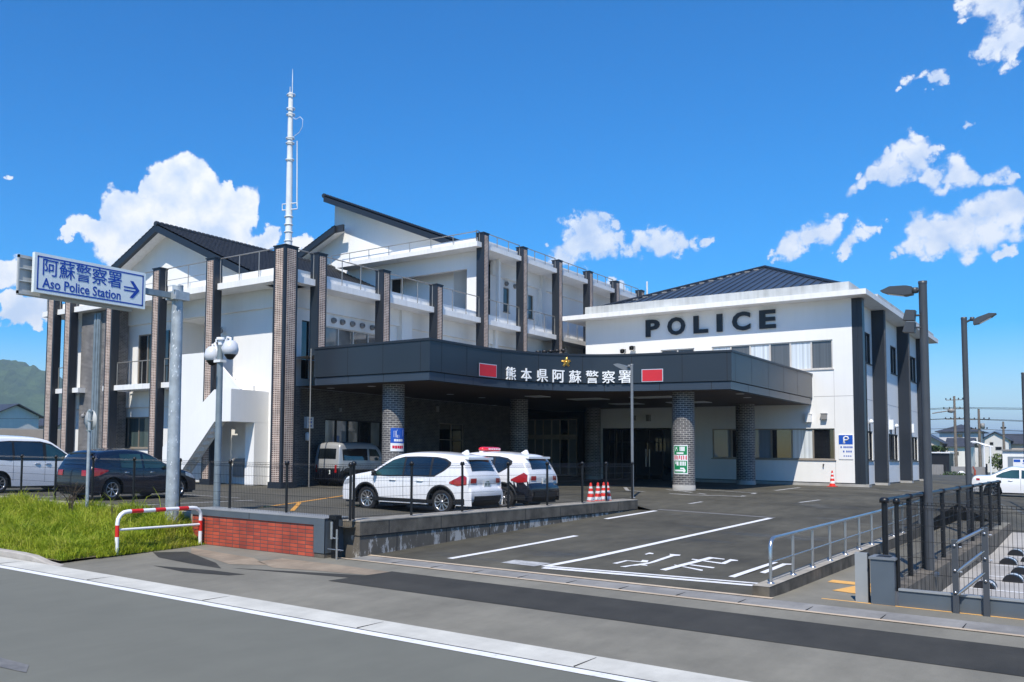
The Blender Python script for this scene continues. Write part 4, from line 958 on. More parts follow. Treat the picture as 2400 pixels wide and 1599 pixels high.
for k in range(4): b.tube([Vector(cn[k])+Vector((0, 0, .05)), Vector(ap)+Vector((0, 0, .05))], .10, 6)
b.build('hip_ridge', 'dark_metal', rf)
b = MB()
for k in range(14):
    t = .22+.75*k/14; p = Vector(cn[0]).lerp(Vector(ap), t); b.box((p.x+.18, p.y-.1, p.z-.02), (p.x+.48, p.y+.02, p.z+.05))
b.build('snow_clip', 'plastic_grey', rf)
b = MB(); b.tube([(-24.9, 62.0, 9.6), (-24.9, 62.0, 13.9)], .06, 6); b.build('lightning_rod', 'galv_spots', PH)
# POLICE letters
for ch, x0, x1, z0, z1 in (('P', -19.93, -19.13, 8.20, 9.17), ('O', -18.69, -17.71, 8.20, 9.20), ('L', -17.25, -16.48, 8.21, 9.17), ('I', -16.02, -15.72, 8.21, 9.17), ('C', -15.22, -14.30, 8.19, 9.19), ('E', -13.85, -13.05, 8.20, 9.17)):
    b = MB(); add_text(b, ch, lambda u, v, d, x0=x0, z0=z0: (x0+u, PY-.02-d, z0+v), x1-x0, z1-z0, .09, .035)
    o = b.build('letter', 'letter_black', PH, recalc=False)
# fittings on the front wall
b = MB()
for x, z in ((-22.3, 7.35), (-20.0, 7.35)): pass
b.lathe((-22.45, PY-.10, 7.05), [(0, 0), (.08, .02), (.09, .12), (.05, .3), (0, .32)], 10); b.build('wall_lamp', 'plastic_white', PH)
for x, z, s_, m_ in ((-21.35, 7.35, .30, 'plastic_grey'), (-20.8, 7.5, .30, 'plastic_grey'), (-20.55, 7.1, .16, 'plastic_white')):
    b = MB(); b.box((x, PY-.34, z), (x+s_, PY-.16, z+s_*.75)); b.tube([(x+s_/2, PY-.2, z+.1), (x+s_/2, PY, z+.1)], .04, 6); b.lathe((x+s_/2, PY-.36, z+s_*.4), [(.02, .02), (s_*.45, .02), (s_*.45, .1)], 12, 'y'); b.build('floodlight', m_, PH)
for x0, x1, z0, z1, m_ in ((-11.72, -11.45, 3.32, 3.72, 'plastic_white'), (-11.0, -10.75, 3.45, 3.72, 'plastic_grey'), (-14.65, -14.32, 3.42, 3.80, 'plastic_grey'), (-19.9, -19.7, 3.45, 3.78, 'plastic_grey'), (-20.75, -20.55, 3.5, 3.75, 'plastic_grey')):
    b = MB(); b.box((x0, PY-.2, z0), (x1, PY-.001, z1)); b.box((x0-.02, PY-.22, z1), (x1+.02, PY-.001, z1+.03)); b.build('vent_hood', m_, PH)
b = MB(); b.tube([(-10.95, PY, 1.22), (-10.95, PY-.08, 1.22), (-10.95, PY-.08, 1.12)], .03, 6); b.build('tap', 'trim_black', PH)
# link block between the two wings, dark ribbed metal with cowls on top
LK = thing('link_block', 'dark ribbed metal plant screen between the two white wings above the canopy', 'building', (-25, 52, 5.7))
b = MB(); b.box((-26.3, 52.2, 4.25), (-23.6, 58, 6.9))
for k in range(7): b.box((-26.2+.38*k, 52.15, 4.3), (-26.13+.38*k, 52.2, 6.85))
b.box((-25.5, 46.5, 5.76), (-23.62, 52.2, 7.25)); b.box((-23.95, 46.45, 5.77), (-23.8, 46.5, 7.3)); b.build('screen', 'dark_metal', LK)
b = MB(); 
for k in range(5): b.box((-25.45+.42*k, 46.46, 5.8), (-25.44+.42*k, 46.499, 7.2))
b.build('joint', 'joint_black', LK)
b = MB()
for k in range(5): MB().lathe((-25.3+.4*k, 46.8, 7.25), [(.07, 0), (.07, .12), (.17, .14), (.15, .26), (0, .28)], 10).build('cowl', 'trim_black', LK)
# ------------------------------------------------------------------ entrance canopy
CZ0, CZ1, CZ2, CZ3 = 4.20, 4.50, 5.68, 5.76
ctrl = [(-19.17, 27.2), (-19.12, 29), (-19.0, 31), (-18.62, 32.6), (-18.05, 33.9), (-17.2, 35.0), (-16.3, 35.7), (-15.0, 36.2), (-13.4, 36.5), (-11.4, 36.85)]
def catmull(P, n=6):
    P = [Vector(p) for p in P]; P = [P[0]]+P+[P[-1]]; out = []
    for i in range(1, len(P)-2):
        a, b_, c, d = P[i-1:i+3]
        for k in range(n):
            t = k/n; out.append(.5*((2*b_)+(c-a)*t+(2*a-5*b_+4*c-d)*t*t+(3*b_-a-3*c+d)*t**3))
    return out+[P[-2]]
front = catmull(ctrl)
CPATH = [Vector((-24.95, 27.2))] + front + [Vector((-11.4, PY-.01))]
CN = thing('entrance_canopy', 'dark metal entrance canopy with curved fascia on round brick columns', 'canopy', (-18.5, 36, 0))
def path_normals(path):
    ns = []
    for k, p in enumerate(path):
        a = path[max(0, k-1)]; c = path[min(len(path)-1, k+1)]
        e1 = (p-a).normalized() if k else (c-p).normalized(); e2 = (c-p).normalized() if k < len(path)-1 else e1
        n1 = Vector((e1.y, -e1.x)); n2 = Vector((e2.y, -e2.x)); n = (n1+n2).normalized(); n = n/max(.4, n.dot(n1)); ns.append(n)
    return ns
NS = path_normals(CPATH)
def offset(d): return [p+n*d for p, n in zip(CPATH, NS)]
def strip(mb, prof):
    """sweep a profile [(offset, z)] along the canopy edge with hard edges at the two corners"""
    segs = [(0, 2), (1, len(CPATH)-1), (len(CPATH)-2, len(CPATH))]
    for a, c in segs:
        for (o0, z0), (o1, z1) in zip(prof, prof[1:]):
            P0 = offset(o0); P1 = offset(o1)
            mb.grid([[(P0[k].x, P0[k].y, z0) for k in range(a, c)], [(P1[k].x, P1[k].y, z1) for k in range(a, c)]], smooth=(c-a) > 2)
    return mb
b = strip(MB(), [(-.06, CZ1+.03), (0, CZ1+.03), (0, CZ2)]); b.build('fascia', 'canopy_metal', CN)
b = strip(MB(), [(-.30, CZ0), (-.05, CZ0), (-.05, CZ1)]); b.build('lower_band', 'canopy_metal_light', CN)
b = strip(MB(), [(-.07, CZ1-.004), (-.10, CZ1-.004), (-.10, CZ1+.032), (-.03, CZ1+.032)]); b.build('shadow_gap', 'joint_black', CN)
b = strip(MB(), [(-.2, CZ3), (.035, CZ3), (.035, CZ2-.005), (-.01, CZ2-.005)]); b.build('coping', 'dark_metal', CN)
inner = offset(-.06)
poly = [(p.x, p.y) for p in inner] + [(-23.6, PY-.01), (-23.6, 52.0), (-26.38, 52.0), (-26.38, 27.3)]
poly[0] = (-26.38, 27.26)
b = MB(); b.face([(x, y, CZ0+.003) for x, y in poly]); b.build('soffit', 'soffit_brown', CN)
b = MB(); b.face([(x, y, 5.45) for x, y in poly]); b.build('deck', 'concrete', CN)
b = MB()
def arc_points(path):
    s = [0]
    for a, c in zip(path, path[1:]): s.append(s[-1]+(c-a).length)
    return s
S_ = arc_points(CPATH)
def at_arc(s):
    for k in range(len(S_)-1):
        if s <= S_[k+1]:
            t = (s-S_[k])/(S_[k+1]-S_[k]); p = CPATH[k].lerp(CPATH[k+1], t); e = (CPATH[k+1]-CPATH[k]).normalized(); return p, e, Vector((e.y, -e.x))
    return CPATH[-1], e, Vector((e.y, -e.x))
def seam_at(s, z0, z1, o0):
    p, e, n = at_arc(s); q = p+n*o0; w = e*.012
    b.face([(q.x-w.x, q.y-w.y, z0), (q.x+w.x, q.y+w.y, z0), (q.x+w.x, q.y+w.y, z1), (q.x-w.x, q.y-w.y, z1)])
for s in (1.8, 3.58, 5.36): seam_at(s, CZ1+.03, CZ2, .004)
for s in (1.8, 3.58): seam_at(s, CZ0, CZ1, -.046)
base = S_[1]
for s in (.75, 2.4, 4.6, 6.6, 8.6, 10.6, 12.6, 14.3): seam_at(base+s, CZ1+.03, CZ2, .004)
for s in (1.0, 2.9, 5.1, 7.3, 9.5, 11.7, 13.7): seam_at(base+s, CZ0, CZ1, -.046)
L2 = S_[-2]
for s in (.45, 2.6, 5.0, 7.4, 9.8): seam_at(L2+s, CZ1+.03, CZ2, .004)
for s in (2.3, 5.3, 8.6): seam_at(L2+s, CZ0, CZ1, -.046)
b.build('panel_joint', 'joint_black', CN, recalc=False)
# brick columns
def column(x, y, r=.44, z0=.0, z1=CZ0):
    mb = MB(); n = 40; mb.uv = []
    rows = [[(x+r*math.cos(2*math.pi*k/n), y+r*math.sin(2*math.pi*k/n), z) for k in range(n+1)] for z in (z0-.1, z0+.25, z1)]
    mb.grid(rows)
    for z in (z0-.1, z0+.25, z1): mb.uv += [(2*math.pi*r*k/n, z) for k in range(n+1)]
    c = mb.build('column', 'column_brick', CN)
    q = MB(); q.lathe((x, y, z0-.1), [(r+.012, 0), (r+.012, .30), (r, .31)], 32); q.build('base_ring', 'concrete', c)
    return c
COLS = [(-21.75, 28.4), (-13.65, 37.75), (-14.1, 47.6), (-22.3, 39.3), (-22.6, 48.2)]
for (x, y) in COLS: column(x, y, z0=h_fore(x, y))
# soffit lights
for x0, y0, x1, y1 in ((-16.9, 39.85, -15.0, 40.85), (-19.9, 44.3, -18.4, 45.4), (-16.9, 44.3, -15.0, 45.4), (-20.0, 39.8, -18.3, 40.9), (-20.7, 37.0, -19.9, 38.0)):
    b = MB(); b.box((x0, y0, CZ0-.03), (x1, y1, CZ0)); b.build('ceiling_panel', 'plastic_white', CN)
b = MB()
for x, y in ((-25.4, 28.75), (-23.15, 28.74), (-23.1, 34.43), (-12.0, 39.86), (-12.47, 42.45), (-23.13, 37.2)): MB().lathe((x, y, CZ0-.012), [(0, 0), (.16, 0), (.18, .012)], 16).build('downlight', 'plastic_white', CN)
# fascia lettering, red plates and emblem
def fascia_fn(sc):
    p, e, n = at_arc(sc)
    return lambda u, v, d: (p.x+e.x*u+n.x*(.012+d), p.y+e.y*u+n.y*(.012+d), v)
for ch, s in zip('熊本県阿蘇警察署', (5.11, 5.95, 6.76, 7.52, 8.26, 8.99, 9.67, 10.33)):
    fn = fascia_fn(base+s)
    b = MB(); add_text(b, ch, lambda u, v, d: fn(u-.265, 4.53+v, d), .53, .53, .05, .006); b.build('character', 'letter_white', CN, recalc=False)
def bent_panel(mb, s0, s1, z0, z1, o):
    rows = []
    for k in range(7):
        p, e, n = at_arc(s0+(s1-s0)*k/6); rows.append([(p.x+n.x*o, p.y+n.y*o, z0), (p.x+n.x*o, p.y+n.y*o, z1)])
    mb.grid(rows); a, c = rows[0], rows[-1]
    return mb
for s0, s1 in ((3.18, 4.30), (11.0, 11.86)):
    b = bent_panel(MB(), base+s0, base+s1, 4.56, 5.09, .035); o = b.build('nameplate', 'sign_edge', CN)
    b = bent_panel(MB(), base+s0+.03, base+s1-.03, 4.59, 5.06, .042); b.build('red_face', 'sign_red', o)
fn = fascia_fn(base+7.88)
b = MB()
for k in range(5):
    a = math.pi/2+2*math.pi*k/5
    tip = (.235*math.cos(a), .235*math.sin(a)); l_ = (.135*math.cos(a+.42), .135*math.sin(a+.42)); r_ = (.135*math.cos(a-.42), .135*math.sin(a-.42)); i0 = (.055*math.cos(a+.63), .055*math.sin(a+.63)); i1 = (.055*math.cos(a-.63), .055*math.sin(a-.63))
    nl = (.225*math.cos(a+.16), .225*math.sin(a+.16)); nr = (.225*math.cos(a-.16), .225*math.sin(a-.16)); nm = (.195*math.cos(a), .195*math.sin(a))
    ring = [i1, r_, nr, nm, nl, l_, i0]
    ctr = (.10*math.cos(a), .10*math.sin(a))
    for q in range(len(ring)-1): b.face([fn(ring[q][0], 5.40+ring[q][1], .012), fn(ring[q+1][0], 5.40+ring[q+1][1], .012), fn(ctr[0], 5.40+ctr[1], .075)])
    b.face([fn(i0[0], 5.40+i0[1], .012), fn(i1[0], 5.40+i1[1], .012), fn(ctr[0], 5.40+ctr[1], .075)])
    a2 = a+math.pi/5
    b.face([fn(.05*math.cos(a2-.5), 5.40+.05*math.sin(a2-.5), .03), fn(.05*math.cos(a2+.5), 5.40+.05*math.sin(a2+.5), .03), fn(.16*math.cos(a2), 5.40+.16*math.sin(a2), .05)])
b.lathe((0, 0, 0), [(0, .09), (.05, .075), (.065, .03)], 12, 'z')
for k in range(len(b.v)-36, len(b.v)): x_, y_, z_ = b.v[k]; b.v[k] = fn(x_, 5.40+y_, z_)
b.build('emblem', 'gold', CN)

# ------------------------------------------------------------------ notices on walls and columns
def curved_board(cx, cy, r, ang, w, z0, z1, parts, name, label, cat):
    """board bent round a column; parts = [(u0,u1,v0,v1,material)] in board fractions, first is the backing"""
    t = thing(name, label, cat, (cx+r*math.cos(ang), cy+r*math.sin(ang), z0))
    def fn(o): return lambda u, v: (cx+(r+o)*math.cos(ang+(u-.5)*w/r), cy+(r+o)*math.sin(ang+(u-.5)*w/r), z0+(z1-z0)*v)
    for k, (u0, u1, v0, v1, m_, nm) in enumerate(parts):
        F_ = fn(.015+.003*(k > 0)+.002*(k > 2)); mb = MB()
        for (a, c, p, q) in (u0 if isinstance(u0, list) else [(u0, u1, v0, v1)]):
            n = max(1, int(8*(c-a)))
            mb.grid([[F_(a+(c-a)*i/n, p), F_(a+(c-a)*i/n, q)] for i in range(n+1)])
        mb.build(nm, m_, t)
    return t
camang = lambda x, y: math.atan2(-y, -x)
cx, cy = COLS[0]
curved_board(cx, cy, .44, camang(cx, cy)+.48, .62, 1.55, 2.46, [
    (0, 1, 0, .35, 'notice_white', 'white_panel'), (0, 1, .35, 1, 'notice_blue', 'blue_panel'),
    ([(.20, .50, .60, .88), (.25, .42, .88, .93), (.62, .86, .64, .92), (.40, .54, .58, .70)], 0, 0, 0, 'notice_white', 'pictogram'),
    ([(.22, .34, .42, .52), (.36, .50, .42, .52), (.52, .66, .42, .52), (.68, .82, .42, .52)], 0, 0, 0, 'notice_white', 'writing'),
    ([(.12, .26, .12, .24), (.28, .42, .11, .24), (.44, .56, .12, .24), (.58, .72, .11, .24), (.74, .88, .12, .24)], 0, 0, 0, 'notice_red', 'red_writing')],
    'column_notice', 'blue and white notice on the round brick column behind the white car', 'notice')
cx, cy = COLS[1]
curved_board(cx, cy, .44, camang(cx, cy)-.32, .60, .78, 1.98, [
    (0, 1, 0, 1, 'notice_white', 'white_border'), ([(.05, .95, .04, .46), (.05, .95, .66, .965)], 0, 0, 0, 'notice_green', 'green_panel'),
    ([(.08, .14, .49, .64), (.18, .26, .50, .64), (.32, .38, .49, .62), (.44, .50, .52, .64), (.56, .62, .49, .63), (.68, .74, .50, .64), (.80, .84, .50, .62), (.88, .94, .49, .64)], 0, 0, 0, 'notice_red', 'red_writing'),
    ([(.15, .34, .79, .86), (.19, .30, .86, .92), (.48, .80, .79, .94), (.26, .72, .69, .745)], 0, 0, 0, 'notice_white', 'writing'),
    ([(.16, .24, .34, .43), (.26, .40, .29, .43), (.48, .56, .29, .43), (.59, .66, .29, .43), (.69, .76, .29, .43), (.79, .86, .29, .43), (.12, .84, .09, .15), (.50, .76, .17, .22), (.70, .80, .06, .19)], 0, 0, 0, 'notice_white', 'arrow')],
    'column_notice', 'green and white notice with an arrow on the front brick column near the hall', 'notice')
# parking notice by the corner of the hall
NB = thing('wall_notice', 'white notice with a blue top panel on the white wall beside the orange cone', 'notice', (-9.95, PY-.03, 1.48))
b = MB(); b.box((-10.26, PY-.03, 1.48), (-9.63, PY-.002, 2.68)); b.build('board', 'notice_white', NB)
b = MB(); b.box((-10.25, PY-.034, 2.21), (-9.64, PY-.031, 2.67)); bp_ = b.build('blue_panel', 'notice_blue', NB)
b = MB(); b.tube([(-10.02, PY-.04, 2.33), (-10.02, PY-.04, 2.55), (-9.95, PY-.04, 2.60), (-9.85, PY-.04, 2.57), (-9.82, PY-.04, 2.5), (-9.87, PY-.04, 2.43), (-10.0, PY-.04, 2.42)], .035, 6); b.box((-10.06, PY-.042, 2.27), (-9.97, PY-.036, 2.33)); b.build('symbol', 'notice_white', bp_)
b = MB()
for z, xs in ((2.03, (-10.18, -10.05, -9.97, -9.88, -9.79, -9.71)), (1.82, (-10.07, -9.93, -9.84, -9.75)), (1.62, (-10.05, -9.95, -9.86, -9.77))):
    for x in xs: b.box((x, PY-.034, z), (x+.06, PY-.031, z+(.09 if z > 1.7 else .05))); b.box((x+.01, PY-.0345, z+.03), (x+.05, PY-.0342, z+.05))
b.build('writing', 'notice_blue', NB)
b = MB(); b.box((-26.36, 34.9, 1.4), (-26.33, 35.5, 2.5)); tag(b.build('framed_poster', 'pane_blue'), 'dim framed poster on the dark brick wall behind the round column', 'poster')

# ------------------------------------------------------------------ vehicles
class Car:
    """body shell lofted from a side silhouette (x forward, z up); side surface y(x, z) with tumblehome"""
    def __init__(s, top, W, belt, roof, sill, wheels, rw, tum=.20, endk=.10, bulge=.05, rnd=.10, arch=.07):
        s.top = top; s.W = W/2; s.belt = belt; s.roof = roof; s.sill = sill; s.wheels = wheels; s.rw = rw; s.tum = tum; s.endk = endk; s.bulge = bulge; s.rnd = rnd; s.arch = arch
        pts = [Vector((p[0], 0, p[1])) for p in top]
        P = [pts[0]]+pts+[pts[-1]]; out = []
        for i in range(1, len(P)-2):
            a, b_, c, d = P[i-1:i+3]; n = max(2, int((c-b_).length/.035))
            for k in range(n):
                t = k/n; m1 = (c-a)*.5; m2 = (d-b_)*.5
                lim = (c-b_).length
                if m1.length > lim: m1 = m1.normalized()*lim
                if m2.length > lim: m2 = m2.normalized()*lim
                h00 = 2*t**3-3*t*t+1; h10 = t**3-2*t*t+t; h01 = -2*t**3+3*t*t; h11 = t**3-t*t
                out.append(b_*h00+m1*h10+c*h01+m2*h11)
        out.append(pts[-1]); s.sil = out
        s.x0 = min(p.x for p in out); s.x1 = max(p.x for p in out); s.xc = (s.x0+s.x1)/2; s.L = s.x1-s.x0
    def ztop(s, x):
        best = None
        for a, b in zip(s.sil, s.sil[1:]):
            if (a.x-x)*(b.x-x) <= 0 and abs(a.x-b.x) > 1e-9:
                z = a.z+(b.z-a.z)*(x-a.x)/(b.x-a.x); best = z if best is None else max(best, z)
        return best if best is not None else s.sill
    def zbot(s, x):
        z = s.sill
        for wx in s.wheels:
            r = s.rw+s.arch; d = r*r-(x-wx)**2
            if d > 0: z = max(z, s.rw+math.sqrt(d))
        return z
    def ys(s, x, z, zt=None):
        e = abs(x-s.xc)/(s.L/2); y = s.W*(1-s.endk*max(0, e)**7)
        if z > s.belt: y -= s.tum*((z-s.belt)/(s.roof-s.belt))**1.25
        else: y -= .035*((s.belt-z)/s.belt)**2 - .012*math.sin(max(0, min(1, (z-s.sill)/(s.belt-s.sill)))*math.pi)
        zt = s.ztop(x) if zt is None else zt
        d = zt-z
        if d < s.rnd: y -= (s.rnd-math.sqrt(max(0, s.rnd**2-(s.rnd-max(d, 0))**2)))*.75
        return max(.05, y)
    def body(s, zsplit=None):
        """returns MB of the shell; with zsplit faces below it get material 1"""
        b = MB(); fr = [0, .06, .15, .3, .5, .68, .82, .90, .95, .98, 1]
        prev = None; us = [-1, -.8, -.5, -.2, 0, .2, .5, .8, 1]
        st = []
        for k, p in enumerate(s.sil):
            a = s.sil[max(0, k-1)]; c = s.sil[min(len(s.sil)-1, k+1)]; t = (c-a); n = Vector((-t.z, 0, t.x)).normalized()
            if n.z < -.2 : n = -n
            if n.dot(p-Vector((s.xc, 0, s.roof*.4))) < 0: n = -n
            zb = min(s.zbot(p.x), p.z); y = s.ys(p.x, p.z, p.z)
            L_ = [(p.x, s.ys(p.x, zb+(p.z-zb)*f, p.z), zb+(p.z-zb)*f) for f in fr]
            R_ = [(q[0], -q[1], q[2]) for q in L_]
            T_ = [tuple(p+Vector((0, -u*y, 0))+n*(s.bulge*(1-u*u))) for u in us]
            st.append((L_, T_, R_))
        for idx in (0, 2): b.grid([q[idx] for q in st])
        b.grid([q[1] for q in st])
        if zsplit is not None:
            for i, f in enumerate(b.f):
                if sum(b.v[k][2] for k in f)/len(f) < zsplit: b.mi[i] = 1
        return b
    def side(s, cols, side=1, off=.006, nz=6, mb=None):
        """patch on the flank: cols = [(x, zlo, zhi)]"""
        b = mb or MB(); rows = []
        C_ = []
        for (xa, la, ha), (xb, lb, hb) in zip(cols, cols[1:]):
            n = max(1, int(abs(xb-xa)/.06))
            for k in range(n): t = k/n; C_.append((xa+(xb-xa)*t, la+(lb-la)*t, ha+(hb-ha)*t))
        C_.append(cols[-1])
        for x, lo, hi in C_:
            zt = s.ztop(x); rows.append([(x, side*(s.ys(x, lo+(hi-lo)*k/nz, zt)+off), lo+(hi-lo)*k/nz) for k in range(nz+1)])
        return b.grid(rows)
    def across(s, za, zb, end, ua, ub, off=.008, taper=0.0, mb=None):
        """patch over the top/end strip between heights za..zb at the 'front' or 'rear'; ua..ub across (-1..1)"""
        b = mb or MB()
        mid = len(s.sil)//2
        rng = range(len(s.sil))
        im = max(rng, key=lambda k: s.sil[k].z)
        sel = [k for k in rng if (k <= im if end == 'front' else k >= im) and za <= s.sil[k].z <= zb]
        rows = []
        for k in sel:
            p = s.sil[k]; a = s.sil[max(0, k-1)]; c = s.sil[min(len(s.sil)-1, k+1)]; t = c-a; n = Vector((-t.z, 0, t.x)).normalized()
            if n.dot(p-Vector((s.xc, 0, s.roof*.4))) < 0: n = -n
            y = s.ys(p.x, p.z, p.z); f = (p.z-za)/max(1e-6, zb-za); w = 1-taper*f
            rows.append([tuple(p+Vector((0, -(ua+(ub-ua)*q/8)*w*y, 0))+n*(s.bulge*(1-((ua+(ub-ua)*q/8)*w)**2)+off)) for q in range(9)])
        if len(rows) > 1: b.grid(rows)
        return b
def wheel_mb(r, w, spokes=10):
    """wheel about the origin, axle along y, outer face at +y"""
    t = MB(); t.lathe((0, 0, 0), [(r*.66, -w), (r*.93, -w), (r, -w*.85), (r, -w*.15), (r*.94, -.005), (r*.70, .0), (r*.66, -.02)], 32, 'y')
    m = MB(); m.lathe((0, 0, 0), [(r*.68, -.012), (r*.64, -.004), (r*.60, -.03), (r*.58, -w*.6)], 32, 'y')
    m.lathe((0, 0, 0), [(0, -.008), (r*.13, -.012), (r*.15, -.04)], 16, 'y')
    for k in range(spokes):
        a = 2*math.pi*k/spokes
        def q(rr, da, d): return (rr*math.cos(a+da), d, rr*math.sin(a+da))
        m.face([q(r*.12, -.28, -.03), q(r*.12, .28, -.03), q(r*.61, .075, -.012), q(r*.61, -.075, -.012)])
        m.face([q(r*.12, .28, -.03), q(r*.12, .28, -.07), q(r*.61, .075, -.06), q(r*.61, .075, -.012)]); m.face([q(r*.12, -.28, -.03), q(r*.61, -.075, -.012), q(r*.61, -.075, -.06), q(r*.12, -.28, -.07)])
    d = MB(); d.lathe((0, 0, 0), [(0, -w*.55), (r*.62, -w*.55)], 24, 'y')
    return t, m, d
def finish_car(root, M):
    pass
def make_car(name, label, loc, heading, spec, group=None, sc=1.0):
    """heading = angle of the nose from +X; spec fills the parts"""
    T = thing(name, label, 'car', loc, group)
    T.rotation_euler = (0, 0, heading)
    def part(mb, nm, m_, parent=None, recalc=True):
        par = parent or T; off = Vector((0, 0, 0))
        me = bpy.data.meshes.new(nm); me.from_pydata(mb.v, [], mb.f)
        ms = m_ if isinstance(m_, (list, tuple)) else [m_]
        for q in ms: me.materials.append(MATS[q])
        if len(ms) > 1: me.polygons.foreach_set('material_index', mb.mi)
        me.polygons.foreach_set('use_smooth', mb.smooth)
        if recalc:
            import bmesh
            bm = bmesh.new(); bm.from_mesh(me); bmesh.ops.remove_doubles(bm, verts=bm.verts, dist=.0005); bmesh.ops.recalc_face_normals(bm, faces=bm.faces); bm.to_mesh(me); bm.free()
        me.update()
        o = bpy.data.objects.new(nm, me); COL.objects.link(o); o.parent = par
        return o
    spec(part)
    T.scale = (sc, sc, sc)
    return T
def wheels(part, car, ws=.21, spokes=10, rim='rim', inset=.015):
    for wx in car.wheels:
        for sd in (1, -1):
            y = sd*(car.W*(1-.0)-inset-.02)
            t, m, d = wheel_mb(car.rw, ws, spokes)
            def place(mb):
                mb.v = [(wx+p[0], y+sd*p[1], car.rw+p[2]) for p in mb.v]; return mb
            w = part(place(t), 'wheel', 'tyre'); part(place(m), 'rim', rim, w); part(place(d), 'brake', 'car_trim', w)
def underbody(part, car):
    b = MB(); w = car.W-.10
    xs = sorted(car.wheels); r = car.rw+car.arch+.01
    segs = [(car.x0+.12, xs[0]-r), (xs[0]+r, xs[1]-r), (xs[1]+r, car.x1-.12)]
    for a, c in segs: b.box((a, -w, car.sill-.06), (c, w, car.sill+.25))
    b.box((car.x0+.15, -w+.22, car.sill-.02), (car.x1-.15, w-.22, car.belt-.12))
    part(b, 'underbody', 'car_trim')
def arches(part, car, w=.06, m='car_trim', nm='arch_trim'):
    for wx in car.wheels:
        for sd in (1, -1):
            b = MB(); rows = []
            for k in range(25):
                a = -.12+(math.pi+.24)*k/24; r0 = car.rw+car.arch-.012; r1 = r0+w
                x0, z0 = wx+r0*math.cos(a), max(.18, car.rw+r0*math.sin(a)); x1, z1 = wx+r1*math.cos(a), max(.18, car.rw+r1*math.sin(a))
                rows.append([(x0, sd*(car.ys(x0, z0)-.05), z0), (x0, sd*(car.ys(x0, z0)+.014), z0), (x1, sd*(car.ys(x1, z1)+.014), z1), (x1, sd*(car.ys(x1, z1)-.01), z1)])
            b.grid(rows); part(b, nm, m)
def plate(part, x, y, z, fx, parent=None):
    b = MB(); b.box((x, y-.165, z-.083), (x+fx*.012, y+.165, z+.083)); p = part(b, 'licence_plate', 'plate', parent)
    b = MB()
    for k, yy in enumerate((-.11, -.05, .03, .09)): b.box((x+fx*.012, y+yy-.018, z-.055), (x+fx*.014, y+yy+.018, z+.02))
    for yy in (-.07, -.02, .03): b.box((x+fx*.012, y+yy-.018, z+.035), (x+fx*.014, y+yy+.018, z+.065))
    part(b, 'plate_number', 'plate_ink', p)
def mirror(part, car, x, z, m):
    for sd in (1, -1):
        y = car.ys(x, z)
        b = MB(); b.lathe((x, sd*(y+.12), z), [(0, -.09), (.06, -.07), (.09, 0), (.08, .06), (0, .09)], 10)
        b.v = [(x+(p[0]-x)*.7, p[1], p[2]) for p in b.v]; b.tube([(x, sd*y, z-.05), (x, sd*(y+.1), z-.03)], .03, 6); part(b, 'mirror', m)
def line(part, car, pts, nm='panel_gap', m='joint_black', w=.008, sides=(1, -1)):
    b = MB()
    for sd in sides:
        for (xa, za), (xb, zb) in zip(pts, pts[1:]):
            n = max(1, int(math.hypot(xb-xa, zb-za)/.08)); L = math.hypot(xb-xa, zb-za); nx, nz = -(zb-za)/L*w/2, (xb-xa)/L*w/2; rows = []
            for k in range(n+1):
                x = xa+(xb-xa)*k/n; z = za+(zb-za)*k/n
                rows.append([(x+nx, sd*(car.ys(x+nx, z+nz)+.003), z+nz), (x-nx, sd*(car.ys(x-nx, z-nz)+.003), z-nz)])
            b.grid(rows)
    part(b, nm, m)

